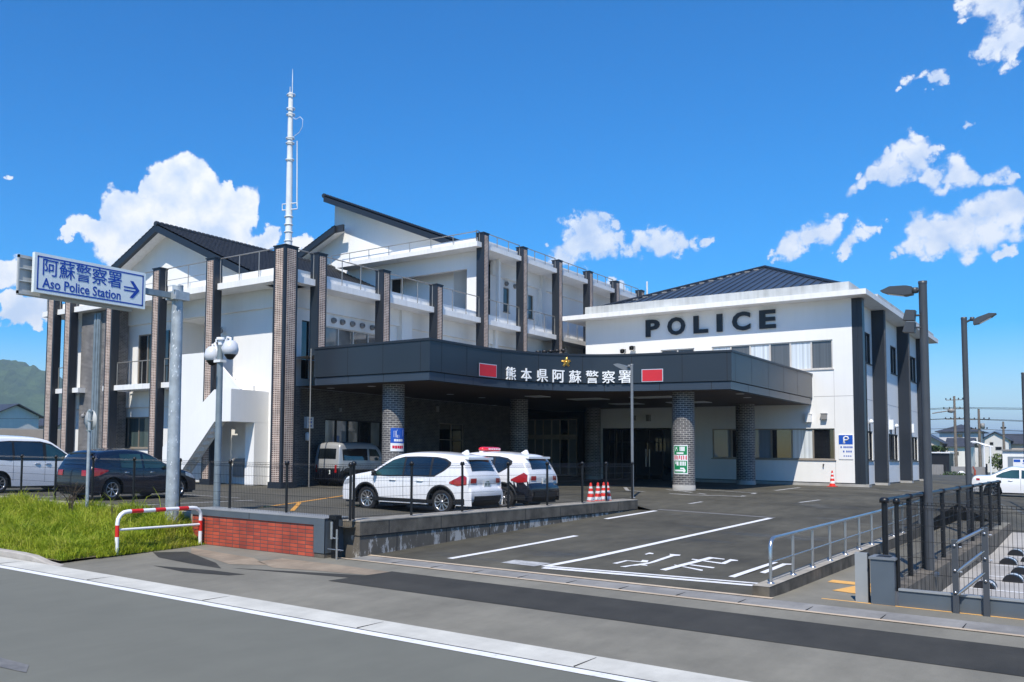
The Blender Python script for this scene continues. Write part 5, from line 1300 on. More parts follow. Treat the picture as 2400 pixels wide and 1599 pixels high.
def suv(police):
    # nose at +x
    top = [(2.18, .30), (2.24, .50), (2.20, .78), (2.02, .96), (1.30, 1.10), (1.05, 1.17), (.38, 1.56), (-.10, 1.655), (-.9, 1.665), (-1.70, 1.60), (-1.88, 1.545), (-2.10, 1.16), (-2.165, 1.0), (-2.16, .80), (-2.24, .66), (-2.22, .42), (-2.10, .30)]
    car = Car(top, 1.80, .98, 1.66, .27, (-1.32, 1.28), .345, tum=.20, arch=.075)
    def spec(part):
        bd = car.body(.80 if police else None)
        part(bd, 'body', ['car_white', 'car_black'] if police else 'car_white')
        underbody(part, car); arches(part, car, .065); wheels(part, car, spokes=10)
        for sd in (1, -1):
            part(car.side([(1.02, 1.03, 1.04), (.72, 1.03, 1.24), (.40, 1.03, 1.43), (.17, 1.04, 1.50), (-.02, 1.045, 1.525)], sd), 'window', 'car_glass_green')
            part(car.side([(-.08, 1.045, 1.53), (-.5, 1.05, 1.545), (-.93, 1.06, 1.54)], sd), 'window', 'car_glass')
            part(car.side([(-1.0, 1.06, 1.535), (-1.12, 1.07, 1.53), (-1.35, 1.20, 1.49), (-1.50, 1.33, 1.42)], sd), 'window', 'car_glass')
            part(car.side([(1.10, 1.0, 1.03), (.72, 1.0, 1.275), (.38, 1.0, 1.465), (.0, 1.01, 1.56), (-.5, 1.02, 1.575), (-1.1, 1.03, 1.565), (-1.40, 1.19, 1.52), (-1.58, 1.335, 1.43)], sd, .003), 'window_surround', 'car_trim')
            part(car.side([(-1.60, .86, .90), (-1.85, .80, 1.02), (-2.00, .82, 1.10), (-2.12, .84, 1.03)], sd, .012), 'taillight', 'tail_red')
            part(car.side([(2.16, .72, .80), (1.98, .74, .90), (1.80, .80, .93)], sd, .008), 'headlight', 'lamp_clear')
            if not police: part(car.side([(1.05, .30, .40), (-1.05, .30, .40)], sd, .008), 'sill_trim', 'car_trim')
            part(car.side([(-1.70, .30, .44), (-2.05, .30, .46)], sd, .008), 'bumper_corner', 'car_trim')
            for x in (-.62, .32):
                b = MB(); y = car.ys(x, .90)+.02; b.tube([(x-.11, sd*(y-.02), .895), (x-.09, sd*y, .90), (x+.09, sd*y, .90), (x+.11, sd*(y-.02), .895)], .017, 6); part(b, 'handle', 'car_white' if not police else 'chrome')
        part(car.across(1.17, 1.52, 'rear', -.80, .80, .012, .06), 'rear_window', 'car_glass')
        part(car.across(1.15, 1.60, 'front', -.90, .90, .006, .04), 'windscreen', 'car_glass')
        for u0, u1 in ((-.98, -.66), (.66, .98)): part(car.across(.84, 1.02, 'rear', u0, u1, .014), 'taillight', 'tail_red')
        part(car.across(.30, .55, 'rear', -.92, .92, .012), 'rear_bumper', 'car_trim')
        for u0, u1 in ((-.9, -.66), (.66, .9)): part(car.across(.545, .585, 'rear', u0, u1, .018), 'reflector', 'tail_red')
        part(car.across(.40, .45, 'rear', -.5, .5, .03), 'skid_trim', 'chrome')
        part(car.across(.945, .965, 'rear', -.42, .42, .02), 'trim_strip', 'car_trim' if not police else 'chrome')
        part(car.across(.30, .52, 'front', -.9, .9, .010), 'front_bumper', 'car_trim'); part(car.across(.60, .74, 'front', -.5, .5, .010), 'grille', 'car_trim')
        plate(part, -2.225, 0, .86, -1)
        b = MB(); b.box((-1.94, -.62, 1.515), (-1.66, .62, 1.575)); b.v = [(x - (.10 if x < -1.8 else 0), y, z + (-.01 if x < -1.8 else .02)) for x, y, z in b.v]; part(b, 'spoiler', 'car_white')
        b = MB(); b.tube([(-2.09, .12, 1.17), (-2.09, -.22, 1.19)], .015, 5); part(b, 'wiper', 'car_trim')
        b = MB(); b.face([(-1.42, .0, 1.68), (-1.62, 0, 1.665), (-1.60, 0, 1.76), (-1.56, 0, 1.76)]); b.prism([(-1.40, 1.67), (-1.66, 1.655), (-1.61, 1.765), (-1.57, 1.765)], -.025, .025, lambda u, v, d: (u, d, v)); part(b, 'aerial', 'car_white')
        mirror(part, car, .92, 1.08, 'car_trim' if not police else 'car_white')
        line(part, car, [(-.05, .42), (-.05, 1.04)]); line(part, car, [(.98, .45), (1.0, 1.0)]); line(part, car, [(-.97, 1.05), (-.95, .75)]); line(part, car, [(1.1, .86), (-1.5, .90)], w=.006, m='plastic_grey')
        if police:
            b = MB(); b.box((-.36, -.50, 1.675), (-.24, .50, 1.715)); part(b, 'light_bar_base', 'plastic_white')
            b = MB()
            rows = []
            for k in range(17):
                t = -1+2*k/16; w_ = (1-abs(t)**6)**.5 if abs(t) < 1 else 0
                rows.append([(-.30+.15*w_*math.cos(a), .55*t, 1.775+.075*w_*math.sin(a)) for a in [2*math.pi*q/14 for q in range(14)]])
            b.grid(rows, closed=True); lb = part(b, 'light_bar', 'beacon_red')
            b = MB()
            for k in range(7): b.box((-.456, -.36+.10*k, 1.765), (-.448, -.30+.10*k, 1.80))
            part(b, 'light_bar_writing', 'plastic_white', lb)
    return spec
zs_ = h_lot(-14.4, 20.5)
make_car('parked_suv', 'white sport utility car parked nose-in behind the black mesh fence', (-14.62, 20.35, zs_), math.pi, suv(False), sc=.96)
make_car('police_car', 'black and white police car with a red roof light bar', (-14.30, 23.0, h_lot(-14.5, 23.0)), math.pi-.02, suv(True), sc=.95)

def hatch(part):
    top = [(1.98, .26), (2.03, .45), (1.97, .66), (1.75, .80), (1.10, .94), (.90, 1.0), (.15, 1.36), (-.3, 1.455), (-.9, 1.46), (-1.5, 1.40), (-1.72, 1.33), (-1.95, .98), (-2.0, .86), (-2.02, .62), (-2.02, .40), (-1.9, .26)]
    car = Car(top, 1.72, .88, 1.46, .22, (-1.25, 1.27), .315, tum=.20, arch=.06)
    part(car.body(), 'body', 'car_navy'); underbody(part, car); wheels(part, car, spokes=7)
    for sd in (1, -1):
        part(car.side([(.78, .93, .98), (.45, .93, 1.16), (.15, .93, 1.29), (-.12, .93, 1.335)], sd), 'window', 'car_glass_green')
        part(car.side([(-.20, .93, 1.34), (-.6, .935, 1.345), (-.98, .95, 1.33)], sd), 'window', 'car_glass_green')
        part(car.side([(-1.05, .96, 1.325), (-1.2, .98, 1.30), (-1.42, 1.10, 1.22)], sd), 'window', 'car_glass')
        part(car.side([(-1.45, .84, .88), (-1.75, .72, .92), (-1.9, .70, .94), (-1.97, .72, .90)], sd, .012), 'taillight', 'tail_red')
        part(car.side([(1.94, .58, .66), (1.75, .62, .76), (1.50, .70, .80)], sd, .01), 'headlight', 'lamp_clear')
        for x in (-.75, .2):
            b = MB(); y = car.ys(x, .80)+.02; b.tube([(x-.1, sd*(y-.02), .80), (x, sd*y, .81), (x+.1, sd*(y-.02), .80)], .015, 6); part(b, 'handle', 'chrome')
    part(car.across(.99, 1.33, 'rear', -.80, .80, .012, .06), 'rear_window', 'car_glass'); part(car.across(1.0, 1.38, 'front', -.9, .9, .006, .04), 'windscreen', 'car_glass')
    for u0, u1 in ((-.99, -.62), (.62, .99)): part(car.across(.70, .90, 'rear', u0, u1, .014), 'taillight', 'tail_red')
    part(car.across(.80, .83, 'rear', -.62, .62, .012), 'trim_strip', 'tail_red'); part(car.across(.27, .42, 'rear', -.8, .8, .01), 'rear_bumper', 'car_trim')
    plate(part, -2.045, 0, .68, -1); mirror(part, car, .72, .97, 'car_navy')
    b = MB(); b.box((-1.80, -.55, 1.32), (-1.52, .55, 1.37)); part(b, 'spoiler', 'car_navy'); b = MB(); b.tube([(-1.92, .1, 1.0), (-1.90, -.25, 1.02)], .014, 5); part(b, 'wiper', 'car_trim')
    line(part, car, [(-.16, .35), (-.16, .93)]); line(part, car, [(.80, .4), (.80, .92)]); line(part, car, [(-1.02, .95), (-.96, .7)])
make_car('parked_hatchback', 'dark navy hatchback parked between the sign poles behind the verge', (-22.95, 16.75, 0), R(93), hatch)

def minivan(part):
    top = [(2.22, .26), (2.28, .5), (2.24, .80), (2.05, .98), (1.50, 1.13), (1.30, 1.2), (.55, 1.68), (.1, 1.80), (-1.0, 1.84), (-1.9, 1.80), (-2.1, 1.72), (-2.22, 1.1), (-2.26, .8), (-2.26, .40), (-2.15, .26)]
    car = Car(top, 1.80, 1.03, 1.84, .22, (-1.35, 1.37), .33, tum=.17, arch=.07)
    part(car.body(), 'body', 'car_white'); underbody(part, car); wheels(part, car, spokes=8)
    for sd in (1, -1):
        part(car.side([(1.20, 1.09, 1.14), (.85, 1.09, 1.38), (.55, 1.09, 1.56), (.30, 1.09, 1.62)], sd), 'window', 'car_glass_green')
        part(car.side([(.18, 1.09, 1.64), (-.3, 1.09, 1.66), (-.85, 1.09, 1.66)], sd), 'window', 'car_glass')
        part(car.side([(-.93, 1.09, 1.66), (-1.5, 1.1, 1.65), (-1.95, 1.12, 1.58)], sd), 'window', 'car_glass')
        part(car.side([(1.30, 1.06, 1.12), (.85, 1.06, 1.42), (.5, 1.06, 1.62), (.1, 1.06, 1.70), (-1.0, 1.06, 1.70), (-2.0, 1.09, 1.62)], sd, .003), 'window_surround', 'car_trim')
        part(car.side([(2.2, .66, .78), (1.95, .74, .92), (1.70, .84, .96)], sd, .01), 'headlight', 'lamp_clear')
        part(car.side([(-2.05, .8, 1.5), (-2.18, .8, 1.2)], sd, .01), 'taillight', 'tail_red')
        for x in (-.05, .35):
            b = MB(); y = car.ys(x, .95)+.02; b.tube([(x-.1, sd*(y-.02), .95), (x, sd*y, .955), (x+.1, sd*(y-.02), .95)], .017, 6); part(b, 'handle', 'chrome')
    part(car.across(1.2, 1.70, 'front', -.9, .9, .006, .04), 'windscreen', 'car_glass'); part(car.across(1.15, 1.66, 'rear', -.85, .85, .01), 'rear_window', 'car_glass')
    mirror(part, car, 1.0, 1.16, 'car_white'); line(part, car, [(.24, .35), (.24, 1.08)]); line(part, car, [(1.2, .45), (1.22, 1.05)]); line(part, car, [(-.9, .4), (-.9, 1.08)])
make_car('parked_minivan', 'white minivan parked at the left edge beside the dark hatchback', (-28.3, 16.35, 0), R(90), minivan)

def sedan(part):
    top = [(2.1, .26), (2.16, .5), (2.08, .70), (1.8, .80), (1.15, .93), (.95, .98), (.2, 1.38), (-.2, 1.47), (-.6, 1.45), (-1.35, 1.05), (-1.5, 1.02), (-1.95, 1.0), (-2.1, .92), (-2.16, .7), (-2.14, .40), (-2.02, .26)]
    car = Car(top, 1.70, .88, 1.47, .22, (-1.27, 1.30), .31, tum=.22, arch=.06, endk=.16)
    part(car.body(), 'body', 'car_white'); underbody(part, car); wheels(part, car, spokes=7)
    for sd in (1, -1):
        part(car.side([(.85, .94, .97), (.5, .94, 1.15), (.2, .94, 1.30), (-.1, .94, 1.36)], sd), 'window', 'car_glass_green')
        part(car.side([(-.18, .94, 1.36), (-.5, .94, 1.35), (-.85, .95, 1.22), (-1.12, .97, 1.06)], sd), 'window', 'car_glass_green')
        part(car.side([(-1.80, .80, .90), (-1.95, .80, .91)], sd, .012), 'taillight', 'tail_red')
        for x in (-.55, .3):
            b = MB(); y = car.ys(x, .80)+.02; b.tube([(x-.1, sd*(y-.02), .80), (x, sd*y, .81), (x+.1, sd*(y-.02), .80)], .015, 6); part(b, 'handle', 'chrome')
    part(car.across(1.0, 1.40, 'front', -.9, .9, .006), 'windscreen', 'car_glass'); part(car.across(1.06, 1.42, 'rear', -.8, .8, .01), 'rear_window', 'car_glass')
    mirror(part, car, .75, .98, 'car_white'); line(part, car, [(-.14, .35), (-.14, .94)]); line(part, car, [(.85, .4), (.85, .94)]); line(part, car, [(-.9, .95), (-.95, .65)])
make_car('parked_saloon', 'white saloon car parked at the right edge beyond the mesh fence', (-3.35, 56.4, h_right(0, 56)), R(0), sedan)

def kei_van(part):
    top = [(1.62, .28), (1.66, .6), (1.62, .95), (1.45, 1.15), (1.12, 1.62), (.8, 1.83), (0, 1.87), (-1.3, 1.84), (-1.5, 1.74), (-1.62, 1.1), (-1.66, .6), (-1.62, .28)]
    car = Car(top, 1.48, 1.05, 1.87, .25, (-1.1, 1.1), .28, tum=.10, arch=.06)
    part(car.body(.78), 'body', ['car_silver', 'car_black']); underbody(part, car); wheels(part, car, spokes=6)
    for sd in (1, -1):
        part(car.side([(1.05, 1.12, 1.35), (.85, 1.12, 1.60), (.35, 1.12, 1.62)], sd), 'window', 'car_glass_green')
        part(car.side([(.22, 1.12, 1.62), (-.5, 1.12, 1.62), (-1.4, 1.12, 1.58)], sd), 'window', 'car_glass')
    part(car.across(1.15, 1.6, 'rear', -.85, .85, .01), 'rear_window', 'car_glass'); part(car.across(1.2, 1.7, 'front', -.9, .9, .006), 'windscreen', 'car_glass')
    for u0, u1 in ((-.98, -.82), (.82, .98)): part(car.across(.6, .95, 'rear', u0, u1, .012), 'taillight', 'tail_red')
    plate(part, -1.69, -.1, .62, -1); mirror(part, car, .95, 1.2, 'car_silver')
make_car('parked_van', 'small grey box van parked in the shade under the canopy by the brick wall', (-25.4, 30.2, 0.02), R(90), kei_van)

# ------------------------------------------------------------------ walls, fences, posts
BW = thing('brick_gate_wall', 'low red brick wall with a grey metal coping behind the red and white guard pipe', 'wall', (-13.9, 13.7, -.6))
b = MB(); b.box((-15.97, 13.42, -.8), (-12.22, 14.1, .035)); b.build('brickwork', 'red_brick', BW)
b = MB(); b.box((-15.99, 13.395, .036), (-11.94, 13.42, .168)); b.box((-12.22, 13.392, -.51), (-11.94, 13.42, .035)); b.box((-12.22, 13.421, -.51), (-11.96, 14.1, .167)); b.box((-11.955, 13.40, -.51), (-11.94, 14.12, .168)); b.build('grey_cladding', 'box_grey', BW)
b = MB(); b.box((-15.99, 13.39, .169), (-11.93, 14.13, .184)); b.build('coping', 'panel_grey', BW)
b = MB(); b.box((-12.22, 13.41, -.8), (-11.95, 14.08, -.511)); b.build('plinth', 'block_top', BW)
b = MB(); 
for x in (-14.1,): b.box((x, 13.392, .037), (x+.012, 13.396, .167))
b.build('joint', 'joint_black', BW)
GH = thing('gate_hinge', 'black gate post with steel latch hardware between brick wall and block wall', 'gate post', (-11.55, 13.5, -.6))
b = MB(); b.box((-11.86, 13.52, -.62), (-11.76, 13.62, .20)); b.box((-11.90, 13.48, .16), (-11.72, 13.66, .24)); b.build('post', 'fence_black', GH)
b = MB(); b.tube([(-11.66, 13.45, -.62), (-11.66, 13.45, -.02)], .022, 8); b.tube([(-11.80, 13.45, -.22), (-11.80, 13.45, .12)], .03, 8); b.tube([(-11.9, 13.46, -.42), (-11.5, 13.46, -.42)], .012, 6); b.tube([(-11.8, 13.46, -.2), (-11.64, 13.46, -.2)], .015, 6); b.build('latch', 'steel', GH)
RW = thing('retaining_wall', 'stained concrete block retaining wall along the left side of the drive', 'wall', (-11.6, 20, -.6))
b = MB(); b.box((-12.0, 13.96, -.165), (-11.495, 27.74, .105)); b.build('upper_course', 'block_top', RW)
b = MB(); b.box((-11.98, 13.98, -.9), (-11.515, 27.72, -.166)); b.build('lower_course', 'stained_block', RW)
b = MB(); b.box((-11.99, 13.95, .106), (-11.49, 27.75, .13)); b.build('ledge', 'block_ledge', RW)
b = MB()
for k in range(7): b.box((-11.497, 14.9+1.9*k, -.16), (-11.492, 14.915+1.9*k, .10)); b.box((-11.518, 15.2+1.15*k*1.6, -.6), (-11.511, 15.215+1.15*k*1.6, -.18))
b.box((-11.5, 13.96, -.19), (-11.508, 27.73, -.166)); b.build('joint', 'joint_black', RW)

def mesh_panel(mb, p0, p1, zb, zt, pitch=.052, wr=.0026):
    (x0, y0), (x1, y1) = p0, p1; L = math.hypot(x1-x0, y1-y0); n = int(L/pitch)
    ex, ey = (x1-x0)/L, (y1-y0)/L; nx, ny = -ey, ex
    for k in range(n+1):
        t = (k+.5)/(n+1); x = x0+(x1-x0)*t; y = y0+(y1-y0)*t; i = len(mb.v)
        pr = [(0, zb), (0, zt-.10), (.03, zt-.06), (0, zt-.015)]
        for (o, z) in pr: mb.v += [(x+nx*o-ex*wr, y+ny*o-ey*wr, z), (x+nx*(o+wr), y+ny*(o+wr), z), (x+nx*o+ex*wr, y+ny*o+ey*wr, z)]
        for q in range(3):
            for s in range(3): mb.f.append((i+q*3+s, i+q*3+(s+1) % 3, i+q*3+3+(s+1) % 3, i+q*3+3+s)); mb.mi.append(0); mb.smooth.append(False)
    zz = [zb+.02] + [zb+.02+(zt-.14-zb)*k/5 for k in range(1, 6)] + [zt-.10, zt-.02]
    for z in zz: mb.tube([(x0, y0, z), (x1, y1, z)], wr*1.35, 4, caps=False)
    mb.tube([(x0+nx*.03, y0+ny*.03, zt-.06), (x1+nx*.03, y1+ny*.03, zt-.06)], wr*1.8, 4, caps=False)
    return mb
def fence(name, label, posts, zb, zt, pw=.03, group=None, bases=None, bar=None):
    T = thing(name, label, 'fence', (*posts[0], zb), group)
    for k, (x, y) in enumerate(posts):
        z0 = bases[k] if bases else zb
        b = MB(); b.tube([(x, y, z0), (x, y, zt)], pw, 10); b.lathe((x, y, zt-.07), [(pw, 0), (pw*1.7, .0), (pw*1.7, .05), (pw*1.1, .08), (0, .085)], 10); b.build('post', 'fence_black', T)
    for a, c in zip(posts, posts[1:]):
        mesh_panel(MB(), a, c, zb+.03, zt-.02).build('mesh_panel', 'fence_black', T, recalc=False)
    if bar:
        b = MB(); b.tube([(*posts[0], zt-.03), (*posts[-1], zt-.03)], bar, 8); b.build('top_bar', 'fence_black', T)
    return T
fy = 13.80
fx_ = [-11.62-1.77*k for k in range(11)]
fence('mesh_fence', 'black mesh fence on the kerb along the verge and brick wall', [(x, fy) for x in fx_], .12, 1.28, bases=[.13, .2, .2] + [.05]*8)
fence('mesh_fence', 'black mesh fence on top of the concrete block wall by the cones', [(-11.62, y) for y in (13.9, 15.85, 17.85, 19.95, 22.0, 24.1, 25.7, 27.62)], .15, 1.30)
# right hand side: stainless rail on a kerb, path, tall fence
KR = thing('handrail', 'stainless steel handrail on a concrete kerb at the right of the drive', 'handrail', (-4.05, 15, -.5))
def zr(y): return -.42+.009*(y-14.9)
b = MB(); rows = [[(-4.20, y, -.8), (-4.20, y, zr(y)), (-3.96, y, zr(y)), (-3.96, y, -.8)] for y in frange(14.42, 30, 12)]
b.grid(rows, smooth=False); b.face(rows[0]); b.face(rows[-1]); b.build('kerb', 'block_top', KR)
b = MB(); b.grid([[(-4.205, y, zr(y)+.004), (-3.955, y, zr(y)+.004)] for y in frange(14.415, 30, 12)]); b.build('kerb_top', 'block_ledge', KR)  # pale top over dark sides: lit and shaded faces put into the colours
b = MB(); b.tube([(-4.05, 14.83, -.05), (-4.05, 14.83, .12), (-4.05, 14.86, .20), (-4.05, 14.92, .245), (-4.05, 15.02, .262)] + [(-4.05, 15.02+.5*k, .262+.009*.5*k) for k in range(1, 30)], .030, 10); b.build('top_rail', 'steel', KR)
b = MB(); b.tube([(-4.05, 14.83, -.10), (-4.05, 29.6, .03)], .012, 6); b.tube([(-4.05, 14.83, .04), (-4.05, 29.6, .16)], .008, 6) if False else None; b.build('mid_rail', 'steel', KR)
for k in range(12):
    y = 14.83+1.27*k
    b = MB(); b.tube([(-4.05, y, zr(y)), (-4.05, y, .262+.009*(y-15) if k else .0)], .024, 8); b.lathe((-4.05, y, zr(y)), [(.055, 0), (.055, .012), (.03, .03)], 12); b.build('post', 'steel', KR)
fence('mesh_fence', 'tall black mesh fence with square posts between the path and the right parking lot', [(-2.72, y) for y in (16.1, 18.3, 19.75, 22.3, 24.9, 27.4, 29.6, 31.8, 34.5)], -.46, .90, pw=.042, bar=.035, bases=[-.62]*9)
b = MB(); b.box((-2.80, 15.4, -1.1), (-2.52, 36, -.5)); tag(b.build('kerb_wall', 'block_top'), 'concrete kerb wall below the tall black fence on the right', 'kerb wall')
fence('mesh_fence', 'low black mesh fence facing the pavement behind the grey box', [(-2.42, 15.22), (.6, 15.22), (3.6, 15.22)], -.40, .93, pw=.028)
PT = thing('base_panel', 'dark grey steel plinth panel under the mesh fence beside the grey box', 'panel', (0, 15.12, -.6))
b = MB(); b.box((-2.40, 15.09, -.62), (4.0, 15.16, -.37)); b.build('panel', 'box_grey', PT)
b = MB(); b.box((-2.40, 15.07, -.372), (4.0, 15.19, -.345)); b.build('top_strip', 'panel_grey', PT)
BP = thing('bar_barrier', 'two dark posts joined by three slanting steel bars at the right', 'barrier', (-1.55, 15.02, -.6))
for x, zt in ((-1.70, .41), (-1.355, .60)):
    b = MB(); b.box((x-.035, 14.98, -.62), (x+.035, 15.05, zt)); p = b.build('post', 'lamp_grey', BP)
    b = MB()
    for z in (zt-.08, zt-.42, zt-.72): b.lathe((x, 14.975, z), [(0, -.02), (.018, -.015), (.018, 0)], 8, 'y'); b.tube([(x+.05, 15.0, z-.02), (x+.08, 15.0, z-.02)], .014, 6)
    b.build('bolt', 'steel', p)
for za, zb_ in ((.37, .58), (-.03, .28), (-.34, -.01)):
    b = MB(); b.tube([(-1.68, 15.0, za), (-1.36, 15.0, zb_)], .022, 8); b.build('bar', 'steel', BP)
GB = thing('grey_bin_box', 'grey metal box with a recessed lid standing at the pavement edge', 'box', (-2.45, 15.3, -.6))
b = MB(); b.box((-2.74, 15.04, -.62), (-2.44, 15.46, .05)); b.build('body', 'box_grey', GB)
b = MB(); b.box((-2.76, 15.02, .052), (-2.42, 15.48, .085)); b.build('lid', 'lamp_midgrey', GB)
b = MB(); b.box((-2.68, 15.12, .083), (-2.50, 15.38, .090)); b.build('recess', 'trim_black', GB)
GP = thing('grey_panel_post', 'slim light grey metal panel post left of the grey box', 'post', (-2.87, 15.2, -.6))
b = MB(); b.box((-2.965, 15.16, -.62), (-2.80, 15.24, .12)); b.build('panel', 'panel_grey', GP); b = MB(); b.box((-2.798, 15.15, -.62), (-2.785, 15.25, .12)); b.build('edge', 'trim_black', GP)

# guard pipe
GR = thing('guard_pipe', 'red and white striped steel guard pipe at the verge corner', 'guard rail', (-15.55, 12.2, -.62))
path = [(-15.55, 11.10, -.66), (-15.55, 11.10, -.02), (-15.55, 11.115, .06), (-15.55, 11.17, .14), (-15.55, 11.25, .19), (-15.55, 11.36, .205), (-15.55, 13.05, .215), (-15.55, 13.16, .205), (-15.55, 13.24, .16), (-15.55, 13.29, .09), (-15.55, 13.30, 0), (-15.55, 13.30, -.64)]
b = MB(); b.tube(path, .043, 12); b.build('pipe', 'white_paint', GR)
b = MB()
for a, c in (((11.10, -.30), (11.10, -.065)), ((13.30, -.30), (13.30, -.07))): b.tube([(-15.55, a[0], a[1]), (-15.55, c[0], c[1])], .0445, 12, caps=False)
for y0, y1 in ((11.42, 11.72), (12.03, 12.30), (12.66, 12.93)): b.tube([(-15.55, y0, .2055+.005*(y0-11.36)), (-15.55, y1, .2055+.006*(y1-11.36))], .0445, 12, caps=False)
b.build('red_band', 'red_paint', GR)
b = MB(); b.tube([(-15.55, 11.12, -.16), (-15.55, 13.28, -.155)], .026, 10); b.build('lower_rail', 'white_paint', GR)

# overhead direction sign on a galvanised pole
SG = thing('direction_sign', 'overhead white and blue direction sign with an arrow on a galvanised pole', 'road sign', (-16.25, 13.05, -.3))
b = MB(); b.tube([(-16.25, 13.05, -.6), (-16.25, 13.05, 5.22)], [.155, .125], 20); b.lathe((-16.25, 13.05, 5.22), [(.128, 0), (.128, .03), (0, .035)], 20); po = b.build('pole', 'galvanised', SG)
b = MB(); rs = random.Random(5)
for k in range(70):
    a = -math.pi/2+rs.uniform(-.2, 1.6); z = rs.uniform(0, 4.9); r = .155-.03*(z+.6)/5.8+.001; w = rs.uniform(.008, .028)
    b.face([(-16.25+r*math.cos(a+dx/r), 13.05+r*math.sin(a+dx/r), z+dz) for dx, dz in ((-w*.5, -w), (w*.6, -w*.7), (w*.5, w), (-w*.3, w*.8))])
b.build('paint_spots', 'galv_spots', po, recalc=False)
b = MB(); b.box((-16.36, 11.9, 4.93), (-16.24, 13.3, 5.06)); b.build('arm', 'galvanised_dark', SG)
b = MB(); b.box((-16.43, 12.85, 4.90), (-16.07, 13.25, 5.09)); b.tube([(-16.1, 12.8, 5.1), (-16.1, 12.95, 5.1)], .02, 6); b.tube([(-16.1, 12.8, 4.9), (-16.1, 12.95, 4.9)], .02, 6); b.build('clamp', 'galvanised', SG)
def SF(u, v, d): return (-16.2+d, 9.42+u, 4.57+v)
b = MB(); b.box(SF(0, 0, -.09), SF(2.69, .80, 0)); bd = b.build('board', 'sign_white', SG)
b = MB(); m_ = .06; t_ = .028
for (u0, u1, v0, v1) in ((m_, 2.69-m_, m_, m_+t_), (m_, 2.69-m_, .80-m_-t_, .80-m_), (m_, m_+t_, m_, .80-m_), (2.69-m_-t_, 2.69-m_, m_, .80-m_)): b.box(SF(u0, v0, .001), SF(u1, v1, .004))
b.build('border', 'sign_blue', bd)
b = MB(); add_text(b, '阿蘇警察署', lambda u, v, d: SF(.18+u, .365+v, .002+d), 1.88, .35, .004, .004); b.build('japanese_writing', 'sign_blue', bd, recalc=False)
b = MB(); add_text(b, 'Aso Police Station', lambda u, v, d: SF(.18+u, .115+v, .002+d), 1.86, .20, .004, .012); b.build('english_writing', 'sign_blue', bd, recalc=False)
b = MB(); b.box(SF(2.12, .335, .002), SF(2.46, .365, .005)); b.box(SF(2.12, .405, .002), SF(2.46, .435, .005))
for sgn in (1, -1): b.face([SF(2.53, .385, .006), SF(2.36, .385+sgn*.185, .006), SF(2.27, .385+sgn*.185, .006), SF(2.43, .385, .006)])
b.build('arrow', 'sign_blue', bd)
b = MB(); b.box((-16.42, 9.20, 4.50), (-16.40, 11.9, 5.30)); 
for z in (4.55, 5.27): b.box((-16.42, 9.17, z-.03), (-16.37, 11.9, z+.03))
b.box((-16.42, 9.17, 4.5), (-16.37, 9.2, 5.3)); b.build('rear_board', 'sign_backing', SG)
b = MB()
for z in (4.78, 5.03): b.tube([(-16.38, 9.2, z), (-16.38, 12, z)], .018, 6)
b.build('rib', 'galvanised', SG)
# small round sign seen from behind on a thin post
RS = thing('round_sign', 'round road sign seen from behind on a thin grey post in the grass', 'road sign', (-20.1, 13.4, -.2))
b = MB(); b.tube([(-20.1, 13.4, -.3), (-20.1, 13.4, 2.5)], .045, 12); b.build('post', 'galvanised', RS)
b = MB(); b.lathe((-20.16, 13.47, 2.22), [(0, -.006), (.27, -.006), (.27, .006), (0, .006)], 28, 'y'); b.build('disc', 'sign_backing', RS)
b = MB()
for z in (2.45, 2.2, 1.95): b.box((-20.16, 13.35, z-.012), (-20.04, 13.46, z+.012))
b.build('clip', 'steel', RS)
# camera pole
CP = thing('camera_pole', 'grey pole with two white dome cameras in front of the white stair', 'camera pole', (-16.5, 14.6, 0))
px_, py_ = -16.50, 14.6
b = MB(); b.tube([(px_, py_, -.1), (px_, py_, 4.05)], [.088, .075], 14); b.build('pole', 'galvanised_dark', CP)
b = MB(); b.tube([(px_, py_, 3.6), (px_, py_, 4.22)], .06, 10); b.lathe((px_, py_, 4.2), [(.1, -.03), (.1, .03), (0, .04)], 12); b.box((px_-.13, py_-.05, 4.12), (px_-.08, py_+.05, 4.2)); b.box((px_-.12, py_-.1, 3.62), (px_+.12, py_+.1, 3.68)); b.build('head', 'plastic_white', CP)
for sx, zz in ((-.28, 3.83), (.36, 3.94)):
    b = MB(); cx_ = px_+sx
    b.tube([(px_, py_, zz-.05), (px_+sx*.45, py_, zz+.12), (px_+sx*.72, py_, zz+.28), (cx_, py_, zz+.25), (cx_, py_, zz+.15)], .03, 8); a_ = b.build('bracket', 'plastic_white', CP)
    b = MB(); b.lathe((cx_, py_, zz), [(.04, .20), (.10, .19), (.17, .12), (.20, 0), (.20, -.05), (.17, -.14), (.155, -.15)], 20); b.build('housing', 'camera_white', CP)
    b = MB(); b.lathe((cx_, py_, zz), [(.15, -.14), (.14, -.17), (.07, -.26), (0, -.275)], 18); b.build('dome', 'trim_black', CP)
